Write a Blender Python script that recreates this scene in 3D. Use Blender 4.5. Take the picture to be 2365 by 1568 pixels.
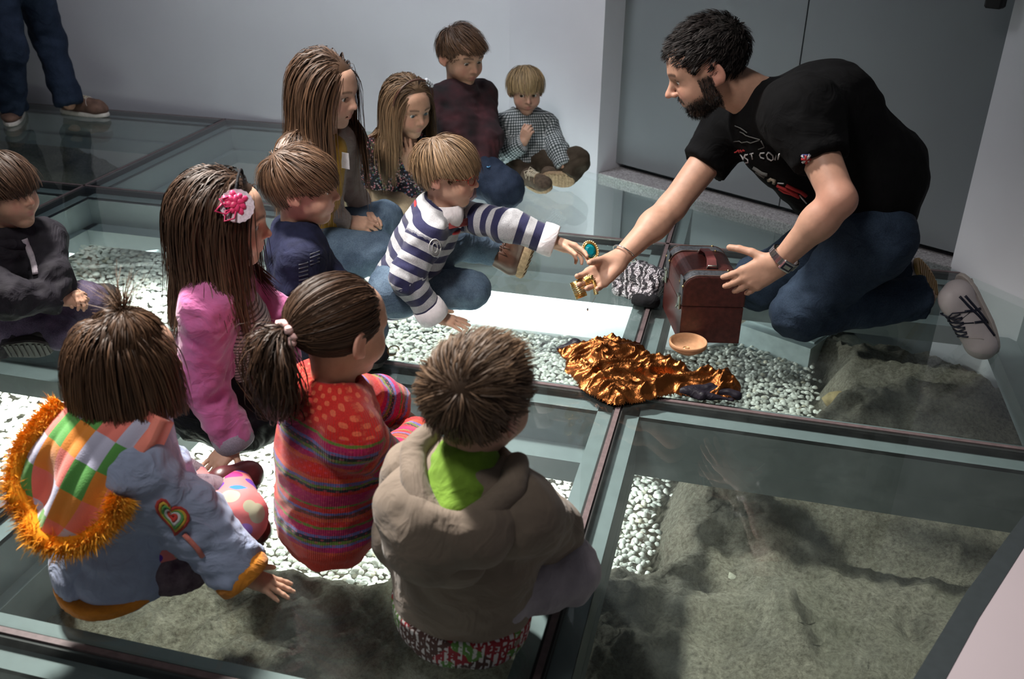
import bpy, math, random
import numpy as np
from mathutils import Matrix, Vector

for _o in list(bpy.data.objects):
    bpy.data.objects.remove(_o)
SC = bpy.context.scene
COL = SC.collection

# ------------------------------------------------------------------ camera
CAM_H = 1.35
CAM_R = np.array([[0.96819483, 0.12249819, -0.21815812],
                  [0.25004275, -0.44308136, 0.86090507],
                  [0.00879752, -0.88807269, -0.45961886]])   # rows: world axes in (right, down, forward)
CAM_F = 2168.416
cam_data = bpy.data.cameras.new('camera')
cam_data.sensor_width = 36.0
cam_data.lens = CAM_F / 2365.0 * 36.0
cam_data.clip_start = 0.02
cam_data.dof.use_dof = True
cam_data.dof.focus_distance = 2.75
cam_data.dof.aperture_fstop = 4.5
cam = bpy.data.objects.new('camera', cam_data)
COL.objects.link(cam)
_m = Matrix.Identity(4)
for _i in range(3):
    _m[_i][0] = CAM_R[_i, 0]
    _m[_i][1] = -CAM_R[_i, 1]
    _m[_i][2] = -CAM_R[_i, 2]
_m[2][3] = CAM_H
cam.matrix_world = _m
SC.camera = cam

# ------------------------------------------------------------------ world, lights, exposure
world = bpy.data.worlds.new('world')
SC.world = world
world.use_nodes = True
_bg = world.node_tree.nodes['Background']
_bg.inputs[0].default_value = (0.92, 0.95, 1.0, 1)
_bg.inputs[1].default_value = 0.055
SC.view_settings.view_transform = 'Standard'
SC.view_settings.look = 'None'
SC.view_settings.gamma = 1.0
SC.view_settings.exposure = 0.2
SC.view_settings.use_curve_mapping = False


def add_area(name, loc, target, size, power, color, size_y=None, spread=180):
    d = bpy.data.lights.new(name, 'AREA')
    d.energy = power
    d.color = color
    d.size = size
    d.spread = math.radians(spread)
    if size_y:
        d.shape = 'RECTANGLE'
        d.size_y = size_y
    o = bpy.data.objects.new(name, d)
    COL.objects.link(o)
    o.location = loc
    v = Vector(target) - Vector(loc)
    o.rotation_euler = v.to_track_quat('-Z', 'Y').to_euler()
    return o


# ceiling spotlights of the hall, above the picture
add_area('ceiling_lamp_left_offscreen', (-2.5, 2.7, 3.5), (-0.8, 1.7, 0.1), 0.35, 56, (1.0, 0.95, 0.88), spread=62)
add_area('ceiling_lamp_front_offscreen', (-1.2, 0.5, 3.4), (-0.8, 2.6, 0.3), 0.6, 10, (1.0, 0.95, 0.90), spread=52)
add_area('ceiling_lamp_back_offscreen', (-1.9, 3.3, 3.3), (-1.7, 4.9, 0.9), 0.6, 28, (0.93, 0.95, 1.0), spread=120)
# strip lights under two beams: the photograph shows the gravel lit from below the glass, free of the children's shadows
add_area('under_beam_strip_light', (-1.55, 2.29, -0.235), (-1.55, 2.32, -0.6), 2.3, 46, (0.95, 1.0, 0.97), size_y=0.10)
add_area('under_beam_strip_light', (-2.30, 3.45, -0.235), (-2.22, 3.25, -0.6), 3.8, 59, (0.95, 1.0, 0.97), size_y=0.10)


# ------------------------------------------------------------------ helpers: placement
def at(u, v, z=None, y=None, x=None, d=None):
    """world point seen at photograph pixel (u, v) on a plane of known height / depth"""
    r = CAM_R @ np.array([(u - 1182.5) / CAM_F, (v - 784.0) / CAM_F, 1.0])
    if z is not None:
        t = (z - CAM_H) / r[2]
    elif y is not None:
        t = y / r[1]
    elif x is not None:
        t = x / r[0]
    else:
        t = d / np.linalg.norm(r)
    return np.array([0, 0, CAM_H]) + t * r


def A(*p):
    return np.array(p, float)


def nrm(v):
    v = np.asarray(v, float)
    return v / (np.linalg.norm(v) + 1e-12)


def frame(fwd, up=(0, 0, 1), roll=0.0):
    """columns: x right-hand side, y forward, z up"""
    y = nrm(fwd)
    x = nrm(np.cross(y, np.asarray(up, float)))
    z = np.cross(x, y)
    if roll:
        c, s = math.cos(roll), math.sin(roll)
        x, z = c * x + s * z, c * z - s * x
    return np.array([x, y, z]).T


# ------------------------------------------------------------------ helpers: materials
def new_mat(name):
    m = bpy.data.materials.new(name)
    m.use_nodes = True
    nt = m.node_tree
    return m, nt, nt.nodes['Principled BSDF']


def N(nt, typ, **kw):
    n = nt.nodes.new(typ)
    for k, v in kw.items():
        setattr(n, k, v)
    return n


def L(nt, a, b):
    nt.links.new(a, b)


def ramp(nt, fac, stops, const=False):
    r = N(nt, 'ShaderNodeValToRGB')
    if const:
        r.color_ramp.interpolation = 'CONSTANT'
    el = r.color_ramp.elements
    while len(el) > 1:
        el.remove(el[-1])
    el[0].position = stops[0][0]
    el[0].color = (*stops[0][1], 1)
    for p, c in stops[1:]:
        e = el.new(p)
        e.color = (*c, 1)
    if fac is not None:
        L(nt, fac, r.inputs[0])
    return r.outputs[0]


def mixc(nt, fac, a, b, mode='MIX'):
    n = N(nt, 'ShaderNodeMix', data_type='RGBA', blend_type=mode)
    for sock, v in ((n.inputs[0], fac), (n.inputs[6], a), (n.inputs[7], b)):
        if isinstance(v, (int, float)):
            sock.default_value = v
        elif isinstance(v, tuple):
            sock.default_value = (*v[:3], 1)
        else:
            L(nt, v, sock)
    return n.outputs[2]


def mth(nt, op, a, b=None, c=None):
    n = N(nt, 'ShaderNodeMath', operation=op)
    for i, v in enumerate((a, b, c)):
        if v is None:
            continue
        if isinstance(v, (int, float)):
            n.inputs[i].default_value = v
        else:
            L(nt, v, n.inputs[i])
    return n.outputs[0]


def noise(nt, scale, detail=3, rough=.55, vec=None, dist=0):
    n = N(nt, 'ShaderNodeTexNoise')
    n.inputs['Scale'].default_value = scale
    n.inputs['Detail'].default_value = detail
    n.inputs['Roughness'].default_value = rough
    n.inputs['Distortion'].default_value = dist
    if vec is None:
        vec = objco(nt)
    L(nt, vec, n.inputs['Vector'])
    return n.outputs['Fac']


def voro(nt, scale, feature='F1', vec=None, out='Distance', rnd=1.0):
    n = N(nt, 'ShaderNodeTexVoronoi', feature=feature)
    n.inputs['Scale'].default_value = scale
    n.inputs['Randomness'].default_value = rnd
    L(nt, vec if vec is not None else objco(nt), n.inputs['Vector'])
    return n.outputs[out]


def objco(nt):
    for n in nt.nodes:
        if n.type == 'TEX_COORD':
            return n.outputs['Object']
    return N(nt, 'ShaderNodeTexCoord').outputs['Object']


def attr(nt, name, out='Fac'):
    n = N(nt, 'ShaderNodeAttribute', attribute_name=name)
    return n.outputs[out]


def bump(nt, bs, height, strength=.3, dist=.002):
    b = N(nt, 'ShaderNodeBump')
    b.inputs['Strength'].default_value = strength
    b.inputs['Distance'].default_value = dist
    L(nt, height, b.inputs['Height'])
    L(nt, b.outputs[0], bs.inputs['Normal'])


def folds(nt, fine=.05, sc=11):
    f = noise(nt, sc, 3, .5, dist=1.4)
    f = mth(nt, 'ABSOLUTE', mth(nt, 'SUBTRACT', f, .5))
    return mth(nt, 'ADD', mth(nt, 'MULTIPLY', f, -3.0), mth(nt, 'MULTIPLY', noise(nt, 420, 2), fine))


def cloth(name, col, rough=.85, var=.25, scale=60, bmp=.25, sheen=.15, col2=None):
    m, nt, b = new_mat(name)
    f = noise(nt, scale, 4)
    c2 = col2 if col2 else tuple(min(1, x * (1 - var)) for x in col)
    c1 = tuple(min(1, x * (1 + var * .5)) for x in col)
    c = ramp(nt, f, [(.3, c2), (.7, c1)])
    L(nt, c, b.inputs['Base Color'])
    b.inputs['Roughness'].default_value = rough
    b.inputs['Sheen Weight'].default_value = sheen if max(col) > .08 else .0
    b.inputs['Specular IOR Level'].default_value = .25 if max(col) > .08 else .12
    bump(nt, b, folds(nt, .22 * bmp), bmp * 2, .006)
    return m


def denim(name, col, fade, scale=14):
    m, nt, b = new_mat(name)
    f = noise(nt, scale, 4, .6)
    w = noise(nt, 300, 2)
    c = ramp(nt, f, [(.30, col), (.72, fade)])
    c = mixc(nt, .35, c, ramp(nt, w, [(.3, tuple(x * .5 for x in col)), (.7, fade)]))
    L(nt, c, b.inputs['Base Color'])
    b.inputs['Roughness'].default_value = .85
    b.inputs['Specular IOR Level'].default_value = .2
    bump(nt, b, mth(nt, 'ADD', folds(nt, 0, 9), mth(nt, 'MULTIPLY', w, .10)), .6, .006)
    return m


def plain(name, col, rough=.5, metal=0, spec=.5, nz=0, nscale=40, bmp=0):
    m, nt, b = new_mat(name)
    f = noise(nt, nscale, 3)
    v = nz if nz else .08
    L(nt, ramp(nt, f, [(.3, tuple(x * (1 - v) for x in col)), (.7, tuple(min(1, x * (1 + v)) for x in col))]), b.inputs['Base Color'])
    b.inputs['Roughness'].default_value = rough
    b.inputs['Metallic'].default_value = metal
    b.inputs['Specular IOR Level'].default_value = spec
    if bmp:
        bump(nt, b, noise(nt, nscale * 4, 3), bmp, .002)
    return m


# ------------------------------------------------------------------ helpers: objects
OFF = {}


def thing(name, label, cat, loc, group=None):
    o = bpy.data.objects.new(name, None)
    o.empty_display_size = .05
    COL.objects.link(o)
    o.location = loc
    o['label'] = label
    o['category'] = cat
    if group:
        o['group'] = group
    OFF[o.name] = np.array(loc, float)
    return o


def tag(o, label, cat, group=None):
    o['label'] = label
    o['category'] = cat
    if group:
        o['group'] = group
    return o


def mk(name, verts, faces, mat, parent=None, smooth=True, attrs=None, midx=None, label=None):
    verts = np.asarray(verts, float)
    off = OFF.get(parent.name, np.zeros(3)) if parent else np.zeros(3)
    if parent is None:                       # a thing of its own: origin at its base centre
        off = A(*( (verts[:, :2].min(0) + verts[:, :2].max(0)) / 2), verts[:, 2].min())
    vv = verts - off
    me = bpy.data.meshes.new(name)
    if isinstance(faces, np.ndarray):
        nf, k = faces.shape
        me.vertices.add(len(vv))
        me.vertices.foreach_set('co', vv.astype(np.float32).ravel())
        me.loops.add(nf * k)
        me.loops.foreach_set('vertex_index', faces.astype(np.int32).ravel())
        me.polygons.add(nf)
        me.polygons.foreach_set('loop_start', np.arange(0, nf * k, k, dtype=np.int32))
        me.update(calc_edges=True)
    else:
        me.from_pydata(vv.tolist(), [], faces)
        me.update()
    me.validate()
    if smooth:
        me.polygons.foreach_set('use_smooth', np.ones(len(me.polygons), bool))
    for m in (mat if isinstance(mat, (list, tuple)) else [mat]):
        me.materials.append(m)
    if midx is not None:
        me.polygons.foreach_set('material_index', np.asarray(midx, np.int32))
    if attrs:
        for k, v in attrs.items():
            v = np.asarray(v, np.float32)
            if v.ndim == 1:
                a = me.attributes.new(k, 'FLOAT', 'POINT')
                a.data.foreach_set('value', v)
            else:
                a = me.attributes.new(k, 'FLOAT_VECTOR', 'POINT')
                a.data.foreach_set('vector', v.ravel())
    o = bpy.data.objects.new(name, me)
    COL.objects.link(o)
    if parent is not None:
        o.parent = parent
        OFF[o.name] = off
    else:
        o.location = off
        OFF[o.name] = off
    if label:
        o['label'] = label
    return o


class MB:
    """collects plain pieces for one mesh"""

    def __init__(s):
        s.v = []
        s.f = []

    def add(s, v, f):
        n = len(s.v)
        s.v += [tuple(map(float, p)) for p in v]
        s.f += [tuple(i + n for i in q) for q in f]
        return s

    def box(s, c, size, R=None, bev=0.0):
        hx, hy, hz = [x / 2 for x in size]
        R = np.eye(3) if R is None else R
        c = np.asarray(c, float)
        if bev <= 0:
            P = [(x, y, z) for z in (-hz, hz) for y in (-hy, hy) for x in (-hx, hx)]
            s.add([c + R @ A(*p) for p in P], [(0, 2, 3, 1), (4, 5, 7, 6), (0, 1, 5, 4), (2, 6, 7, 3), (0, 4, 6, 2), (1, 3, 7, 5)])
            return s
        b = bev
        rings = []
        for (z, i) in ((-hz, b), (-hz + b, 0), (hz - b, 0), (hz, b)):
            x, y = hx - i, hy - i
            rings.append([(x - b * (i == 0), y, z), (-x + b * (i == 0), y, z), (-x, y - b * (i == 0), z), (-x, -y + b * (i == 0), z),
                          (-x + b * (i == 0), -y, z), (x - b * (i == 0), -y, z), (x, -y + b * (i == 0), z), (x, y - b * (i == 0), z)] if i == 0 else
                         [(x, y, z)] * 2 + [(-x, y, z)] * 2 + [(-x, -y, z)] * 2 + [(x, -y, z)] * 2)
        rings[0] = [(hx - b * 1.0, hy - b, -hz), (-hx + b, hy - b, -hz), (-hx + b, hy - b, -hz), (-hx + b, -hy + b, -hz), (-hx + b, -hy + b, -hz), (hx - b, -hy + b, -hz), (hx - b, -hy + b, -hz), (hx - b, hy - b, -hz)]
        rings[3] = [(p[0], p[1], hz) for p in rings[0]]
        V_ = [c + R @ A(*p) for r in rings for p in r]
        F_ = [tuple(reversed(range(8))), tuple(range(24, 32))]
        for k in range(3):
            for i in range(8):
                j = (i + 1) % 8
                F_.append((k * 8 + i, k * 8 + j, k * 8 + 8 + j, k * 8 + 8 + i))
        s.add(V_, F_)
        return s

    def tube(s, pts, r, n=8, closed=False, cap=True):
        pts = [np.asarray(p, float) for p in pts]
        m = len(pts)
        rr = r if hasattr(r, '__len__') else [r] * m
        up = None
        V_ = []
        for i, p in enumerate(pts):
            a = pts[(i - 1) % m] if (closed or i > 0) else p
            b = pts[(i + 1) % m] if (closed or i < m - 1) else p
            t = nrm(b - a)
            if up is None:
                up = nrm(np.cross(t, A(.3, .5, .81) if abs(t[2]) < .9 else A(1, .2, 0)))
            up = nrm(up - t * (up @ t))
            w = np.cross(t, up)
            for k in range(n):
                an = 2 * math.pi * k / n
                V_.append(p + rr[i] * (math.cos(an) * up + math.sin(an) * w))
        F_ = []
        for i in range(m if closed else m - 1):
            j = (i + 1) % m
            for k in range(n):
                l = (k + 1) % n
                F_.append((i * n + k, i * n + l, j * n + l, j * n + k))
        if cap and not closed:
            F_.append(tuple(reversed(range(n))))
            F_.append(tuple(range((m - 1) * n, m * n)))
        return s.add(V_, F_)

    def lathe(s, prof, c=(0, 0, 0), R=None, n=32):
        R = np.eye(3) if R is None else R
        c = np.asarray(c, float)
        V_ = []
        for r, z in prof:
            for k in range(n):
                a = 2 * math.pi * k / n
                V_.append(c + R @ A(r * math.cos(a), r * math.sin(a), z))
        F_ = []
        for i in range(len(prof) - 1):
            for k in range(n):
                l = (k + 1) % n
                F_.append((i * n + k, i * n + l, i * n + n + l, i * n + n + k))
        return s.add(V_, F_)

    def sphere(s, c, r, R=None, n=12, m=8):
        r = A(*r) if hasattr(r, '__len__') else A(r, r, r)
        R = np.eye(3) if R is None else R
        c = np.asarray(c, float)
        V_ = [c + R @ (r * A(0, 0, 1))]
        for i in range(1, m):
            th = math.pi * i / m
            for k in range(n):
                ph = 2 * math.pi * k / n
                V_.append(c + R @ (r * A(math.sin(th) * math.cos(ph), math.sin(th) * math.sin(ph), math.cos(th))))
        V_.append(c + R @ (r * A(0, 0, -1)))
        F_ = [(0, 1 + k, 1 + (k + 1) % n) for k in range(n)]
        for i in range(m - 2):
            for k in range(n):
                l = (k + 1) % n
                F_.append((1 + i * n + k, 1 + (i + 1) * n + k, 1 + (i + 1) * n + l, 1 + i * n + l))
        e = len(V_) - 1
        b = 1 + (m - 2) * n
        F_ += [(e, b + (k + 1) % n, b + k) for k in range(n)]
        return s.add(V_, F_)

    def prism(s, outline, z0, z1, c=(0, 0, 0), R=None):
        R = np.eye(3) if R is None else R
        c = np.asarray(c, float)
        n = len(outline)
        V_ = [c + R @ A(x, y, z0) for x, y in outline] + [c + R @ A(x, y, z1) for x, y in outline]
        F_ = [tuple(reversed(range(n))), tuple(range(n, 2 * n))]
        F_ += [(i, (i + 1) % n, n + (i + 1) % n, n + i) for i in range(n)]
        return s.add(V_, F_)

    def build(s, name, mat, parent=None, smooth=False, label=None):
        return mk(name, s.v, s.f, mat, parent, smooth, label=label)


# ------------------------------------------------------------------ helpers: gradient noise
_prm = np.random.default_rng(11).permutation(512)
_prm = np.r_[_prm, _prm]
_grd = np.random.default_rng(5).normal(size=(512, 3))
_grd /= np.linalg.norm(_grd, axis=1)[:, None]


def pnoise(p):
    p = np.asarray(p, float)
    i = np.floor(p).astype(int)
    f = p - i
    u = f * f * f * (f * (f * 6 - 15) + 10)
    i &= 255
    res = 0
    for dx in (0, 1):
        for dy in (0, 1):
            for dz in (0, 1):
                h = _prm[_prm[_prm[(i[:, 0] + dx) & 255] + ((i[:, 1] + dy) & 255)] % 512 + ((i[:, 2] + dz) & 255)] % 512
                g = _grd[h]
                w = (u[:, 0] if dx else 1 - u[:, 0]) * (u[:, 1] if dy else 1 - u[:, 1]) * (u[:, 2] if dz else 1 - u[:, 2])
                res = res + w * (g * (f - A(dx, dy, dz))).sum(1)
    return res


def fbm(p, oct=4, gain=.5):
    p = np.asarray(p, float)
    a, s, r = 1.0, 1.0, 0
    for k in range(oct):
        r = r + a * pnoise(p * s + 17.3 * k)
        a *= gain
        s *= 2.03
    return r


# ------------------------------------------------------------------ helpers: signed distance bodies
class SDF:
    def __init__(s):
        s.ops = []

    def cone(s, a, b, ra, rb, k=.015, sub=False, flat=None, capa=False, capb=False):
        """tapered limb from a to b; flat=(axis, factor) squashes its section"""
        a, b = np.asarray(a, float), np.asarray(b, float)
        r = max(ra, rb)
        ab = b - a
        l2 = float(ab @ ab) + 1e-12
        dr = ab / math.sqrt(l2)
        ax, fa = (nrm(flat[0]), flat[1]) if flat else (None, 1.0)

        def f(x, y, z):
            px, py, pz = x - a[0], y - a[1], z - a[2]
            t = np.clip((px * ab[0] + py * ab[1] + pz * ab[2]) / l2, 0, 1)
            qx, qy, qz = px - t * ab[0], py - t * ab[1], pz - t * ab[2]
            if ax is not None:
                w = (qx * ax[0] + qy * ax[1] + qz * ax[2]) * (1 / fa - 1)
                qx, qy, qz = qx + w * ax[0], qy + w * ax[1], qz + w * ax[2]
            d = np.sqrt(qx * qx + qy * qy + qz * qz) - (ra + (rb - ra) * t)
            if fa < 1:
                d = d * (.5 + .5 * fa)
            if capb:
                d = np.maximum(d, (x - b[0]) * dr[0] + (y - b[1]) * dr[1] + (z - b[2]) * dr[2])
            if capa:
                d = np.maximum(d, -(px * dr[0] + py * dr[1] + pz * dr[2]))
            return d
        rm = r * max(1.0, fa)
        s.ops.append((f, np.minimum(a, b) - rm, np.maximum(a, b) + rm, k, sub))
        return s

    def ell(s, c, r, R=None, k=.015, sub=False):
        c = np.asarray(c, float)
        r = A(*r) if hasattr(r, '__len__') else A(r, r, r)
        R = np.eye(3) if R is None else R
        mn = r.min()

        def f(x, y, z):
            px, py, pz = x - c[0], y - c[1], z - c[2]
            q = [(px * R[0, i] + py * R[1, i] + pz * R[2, i]) / r[i] for i in range(3)]
            k0 = np.sqrt(q[0] ** 2 + q[1] ** 2 + q[2] ** 2)
            k1 = np.sqrt((q[0] / r[0]) ** 2 + (q[1] / r[1]) ** 2 + (q[2] / r[2]) ** 2) + 1e-9
            return k0 * (k0 - 1) / k1
        e = np.abs(R) @ r
        s.ops.append((f, c - e, c + e, k, sub))
        return s

    def box(s, c, half, R=None, rnd=.01, k=.01, sub=False):
        c = np.asarray(c, float)
        hf = A(*half) - rnd
        R = np.eye(3) if R is None else R

        def f(x, y, z):
            px, py, pz = x - c[0], y - c[1], z - c[2]
            q = [np.abs(px * R[0, i] + py * R[1, i] + pz * R[2, i]) - hf[i] for i in range(3)]
            o = np.sqrt(sum(np.maximum(v, 0) ** 2 for v in q))
            return o + np.minimum(np.maximum(q[0], np.maximum(q[1], q[2])), 0) - rnd
        e = np.abs(R) @ A(*half)
        s.ops.append((f, c - e, c + e, k, sub))
        return s

    def plane(s, p, n, k=.004):
        """cuts away everything on the side n points to"""
        p, n = np.asarray(p, float), nrm(n)

        def f(x, y, z):
            return -((x - p[0]) * n[0] + (y - p[1]) * n[1] + (z - p[2]) * n[2])
        s.ops.append((f, None, None, k, True))
        return s

    def mesh(s, h):
        los = [o[1] for o in s.ops if o[1] is not None and not o[4]]
        his = [o[2] for o in s.ops if o[1] is not None and not o[4]]
        lo = np.min(los, 0) - 3 * h - .006
        hi = np.max(his, 0) + 3 * h + .006
        n = np.ceil((hi - lo) / h).astype(int) + 1
        F = np.full(n, 1.0, np.float32)
        ax = [(lo[i] + np.arange(n[i]) * h).astype(np.float32) for i in range(3)]
        for f, blo, bhi, k, sub in s.ops:
            if blo is None:
                sl = (slice(None),) * 3
                i0, i1 = np.zeros(3, int), n
            else:
                mg = k + 3 * h
                i0 = np.clip(np.floor((blo - mg - lo) / h).astype(int), 0, n - 1)
                i1 = np.clip(np.ceil((bhi + mg - lo) / h).astype(int) + 1, 1, n)
                if (i1 <= i0).any():
                    continue
                sl = tuple(slice(a, b) for a, b in zip(i0, i1))
            x = ax[0][i0[0]:i1[0], None, None]
            y = ax[1][None, i0[1]:i1[1], None]
            z = ax[2][None, None, i0[2]:i1[2]]
            d = f(x, y, z).astype(np.float32)
            g = F[sl]
            if sub:
                if k > 0:
                    hh = np.clip(.5 + .5 * (d + g) / k, 0, 1)      # smooth max(g, -d)
                    F[sl] = -(d * (1 - hh) - g * hh) + k * hh * (1 - hh)
                else:
                    F[sl] = np.maximum(g, -d)
            else:
                hh = np.clip(.5 + .5 * (d - g) / k, 0, 1)
                F[sl] = d * (1 - hh) + g * hh - k * hh * (1 - hh)
        return surfnet(F, lo, h)


def surfnet(F, lo, h):
    S = F < 0
    n = np.array(S.shape) - 1
    cnt = np.zeros(n, np.int8)
    for a in (0, 1):
        for b in (0, 1):
            for c in (0, 1):
                cnt += S[a:a + n[0], b:b + n[1], c:c + n[2]]
    act = (cnt > 0) & (cnt < 8)
    I = np.argwhere(act)
    idx = np.full(n, -1, np.int64)
    idx[act] = np.arange(len(I))
    acc = np.zeros((len(I), 3))
    ct = np.zeros(len(I))
    for axis in range(3):
        o1, o2 = [(1, 2), (0, 2), (0, 1)][axis]
        for p in (0, 1):
            for q in (0, 1):
                a = np.zeros(3, int)
                a[o1], a[o2] = p, q
                b = a.copy()
                b[axis] = 1
                fa = F[tuple((I + a).T)]
                fb = F[tuple((I + b).T)]
                m = (fa < 0) != (fb < 0)
                t = fa[m] / (fa[m] - fb[m])
                acc[m] += a + t[:, None] * (b - a)
                ct[m] += 1
    v = lo + (I + acc / ct[:, None]) * h
    Q = []
    for axis in range(3):
        o1, o2 = [(1, 2), (2, 0), (0, 1)][axis]
        sl0 = [slice(None)] * 3
        sl1 = [slice(None)] * 3
        sl0[axis] = slice(0, -1)
        sl1[axis] = slice(1, None)
        ch = S[tuple(sl0)] != S[tuple(sl1)]
        E_ = np.argwhere(ch)
        ok = (E_[:, o1] > 0) & (E_[:, o2] > 0) & (E_[:, o1] < n[o1]) & (E_[:, o2] < n[o2])
        E_ = E_[ok]
        ins = S[tuple(E_.T)]
        c = []
        for (p, q) in ((1, 1), (0, 1), (0, 0), (1, 0)):
            e = E_.copy()
            e[:, o1] -= p
            e[:, o2] -= q
            c.append(idx[tuple(e.T)])
        q = np.stack(c, 1)
        q[~ins] = q[~ins][:, ::-1]
        Q.append(q)
    Q = np.concatenate(Q)
    return v, Q[(Q >= 0).all(1)]


def vnormals(v, q):
    n = np.zeros_like(v)
    fn = np.cross(v[q[:, 2]] - v[q[:, 0]], v[q[:, 3]] - v[q[:, 1]])
    for i in range(4):
        np.add.at(n, q[:, i], fn)
    return n / (np.linalg.norm(n, axis=1)[:, None] + 1e-12)


def bone_coords(v, bones):
    """per vertex: distance along the nearest bone, angle round it, its id, closeness to a joint"""
    best = np.full(len(v), 1e9)
    u = np.zeros(len(v))
    ang = np.zeros(len(v))
    sid = np.zeros(len(v))
    jn = np.zeros(len(v))
    for bn in bones:
        a, b, ra, rb = bn['a'], bn['b'], bn['ra'], bn['rb']
        ab = b - a
        ln = np.linalg.norm(ab)
        d = ab / ln
        t = ((v - a) @ d) / ln
        tc = np.clip(t, 0, 1)
        q = v - a - tc[:, None] * ab
        dist = np.linalg.norm(q, axis=1) / (ra + (rb - ra) * tc)
        if bn.get('id') in (1, 2) and bn.get('s0', 0) == 0 and bn.get('ja') == .5:
            dist = dist + 3.0 * np.clip(.05 - t, 0, 1) * 10
        m = dist < best
        ref = nrm(np.cross(d, bn.get('ref', A(.2, .1, 1.0) if abs(d[2]) < .9 else A(0, 1, 0))))
        oth = np.cross(d, ref)
        best[m] = dist[m]
        if bn.get('uax') is not None:
            o_, d_ = bn['uax']
            ref = nrm(np.cross(d_, bn['ref']))
            oth = np.cross(d_, ref)
            w_ = v - o_
            u[m] = (w_ @ d_)[m]
            ang[m] = np.arctan2(w_ @ oth, w_ @ ref)[m]
        else:
            u[m] = (bn.get('s0', 0) + t * ln)[m]
            ang[m] = np.arctan2(q @ oth, q @ ref)[m]
        sid[m] = bn.get('id', 0)
        j = np.exp(-((1 - t) * ln / (1.4 * rb)) ** 2) * bn.get('jb', 0) + np.exp(-(t * ln / (1.4 * ra)) ** 2) * bn.get('ja', 0)
        jn[m] = j[m]
    return u, ang, sid, jn


def B(a, b, ra, rb, id=0, s0=0, flat=None, capa=False, capb=False, ja=0, jb=0, k=None, ref=None):
    d = dict(a=np.asarray(a, float), b=np.asarray(b, float), ra=ra, rb=rb, id=id, s0=s0, flat=flat, capa=capa, capb=capb, ja=ja, jb=jb, k=k)
    if ref is not None:
        d['ref'] = np.asarray(ref, float)
    return d


def garment(name, bones, mat, parent, h=.007, k=.025, wr=.004, fu=26, seed=0, extra=None, late=None, label=None, fine=0.0, floor=None):
    S = SDF()
    for b in bones:
        S.cone(b['a'], b['b'], b['ra'], b['rb'], b['k'] or k, flat=b['flat'], capa=b['capa'], capb=b['capb'])
    if extra:
        extra(S)
    if floor is not None:
        S.plane((0, 0, floor), (0, 0, -1))
    v, q = S.mesh(h)
    u, ang, sid, jn = bone_coords(v, bones)
    if wr:
        n = vnormals(v, q)
        p = np.stack([u * fu + 1.2 * np.sin(ang + seed + sid * 2.1) + sid * 7.7, np.cos(ang) * .9 + seed * 3.1, np.sin(ang) * .9 + sid * 1.7], 1)
        a = 1 - 2.2 * np.abs(pnoise(p))
        bb = pnoise(v * 13 + seed * 5.0)
        c = 1 - 2.4 * np.abs(pnoise(v * A(17, 17, 26) + seed * 9.0))
        dsp = wr * ((a - .45) * (.55 + 1.3 * jn) + .9 * bb + .7 * (c - .4))
        if fine:
            dsp = dsp + fine * pnoise(v * 90 + seed)
        for _ in range(3):                     # even the folds out where two limbs meet
            fm = dsp[q].mean(1)
            acc = np.bincount(q.ravel(), np.repeat(fm, 4), len(v))
            dsp = .4 * dsp + .6 * acc / np.maximum(1, np.bincount(q.ravel(), minlength=len(v)))
        dsp = dsp * 1.25
        v = v + n * dsp[:, None]
        if floor is not None:
            v[:, 2] = np.maximum(v[:, 2], floor)
    if late:
        v = late(v)
    return mk(name, v, q, mat, parent, True, attrs=dict(u=u, ang=ang, sid=sid), label=label)


# ------------------------------------------------------------------ people: skin, heads, hands
def skin_mat(name, col, lip, blush, brow):
    m, nt, b = new_mat(name)
    f = noise(nt, 55, 4)
    base = ramp(nt, f, [(.3, tuple(c * .90 for c in col)), (.7, tuple(min(1, c * 1.05) for c in col))])
    c = mixc(nt, attr(nt, 'blush'), base, blush)
    c = mixc(nt, attr(nt, 'lip'), c, lip)
    c = mixc(nt, attr(nt, 'brow'), c, brow)
    L(nt, c, b.inputs['Base Color'])
    b.inputs['Roughness'].default_value = .52
    b.inputs['Specular IOR Level'].default_value = .35
    b.inputs['Subsurface Weight'].default_value = .12
    b.inputs['Subsurface Radius'].default_value = (.012, .005, .003)
    b.inputs['Subsurface Scale'].default_value = 1.0
    bump(nt, b, noise(nt, 500, 2), .08, .001)
    return m


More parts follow.
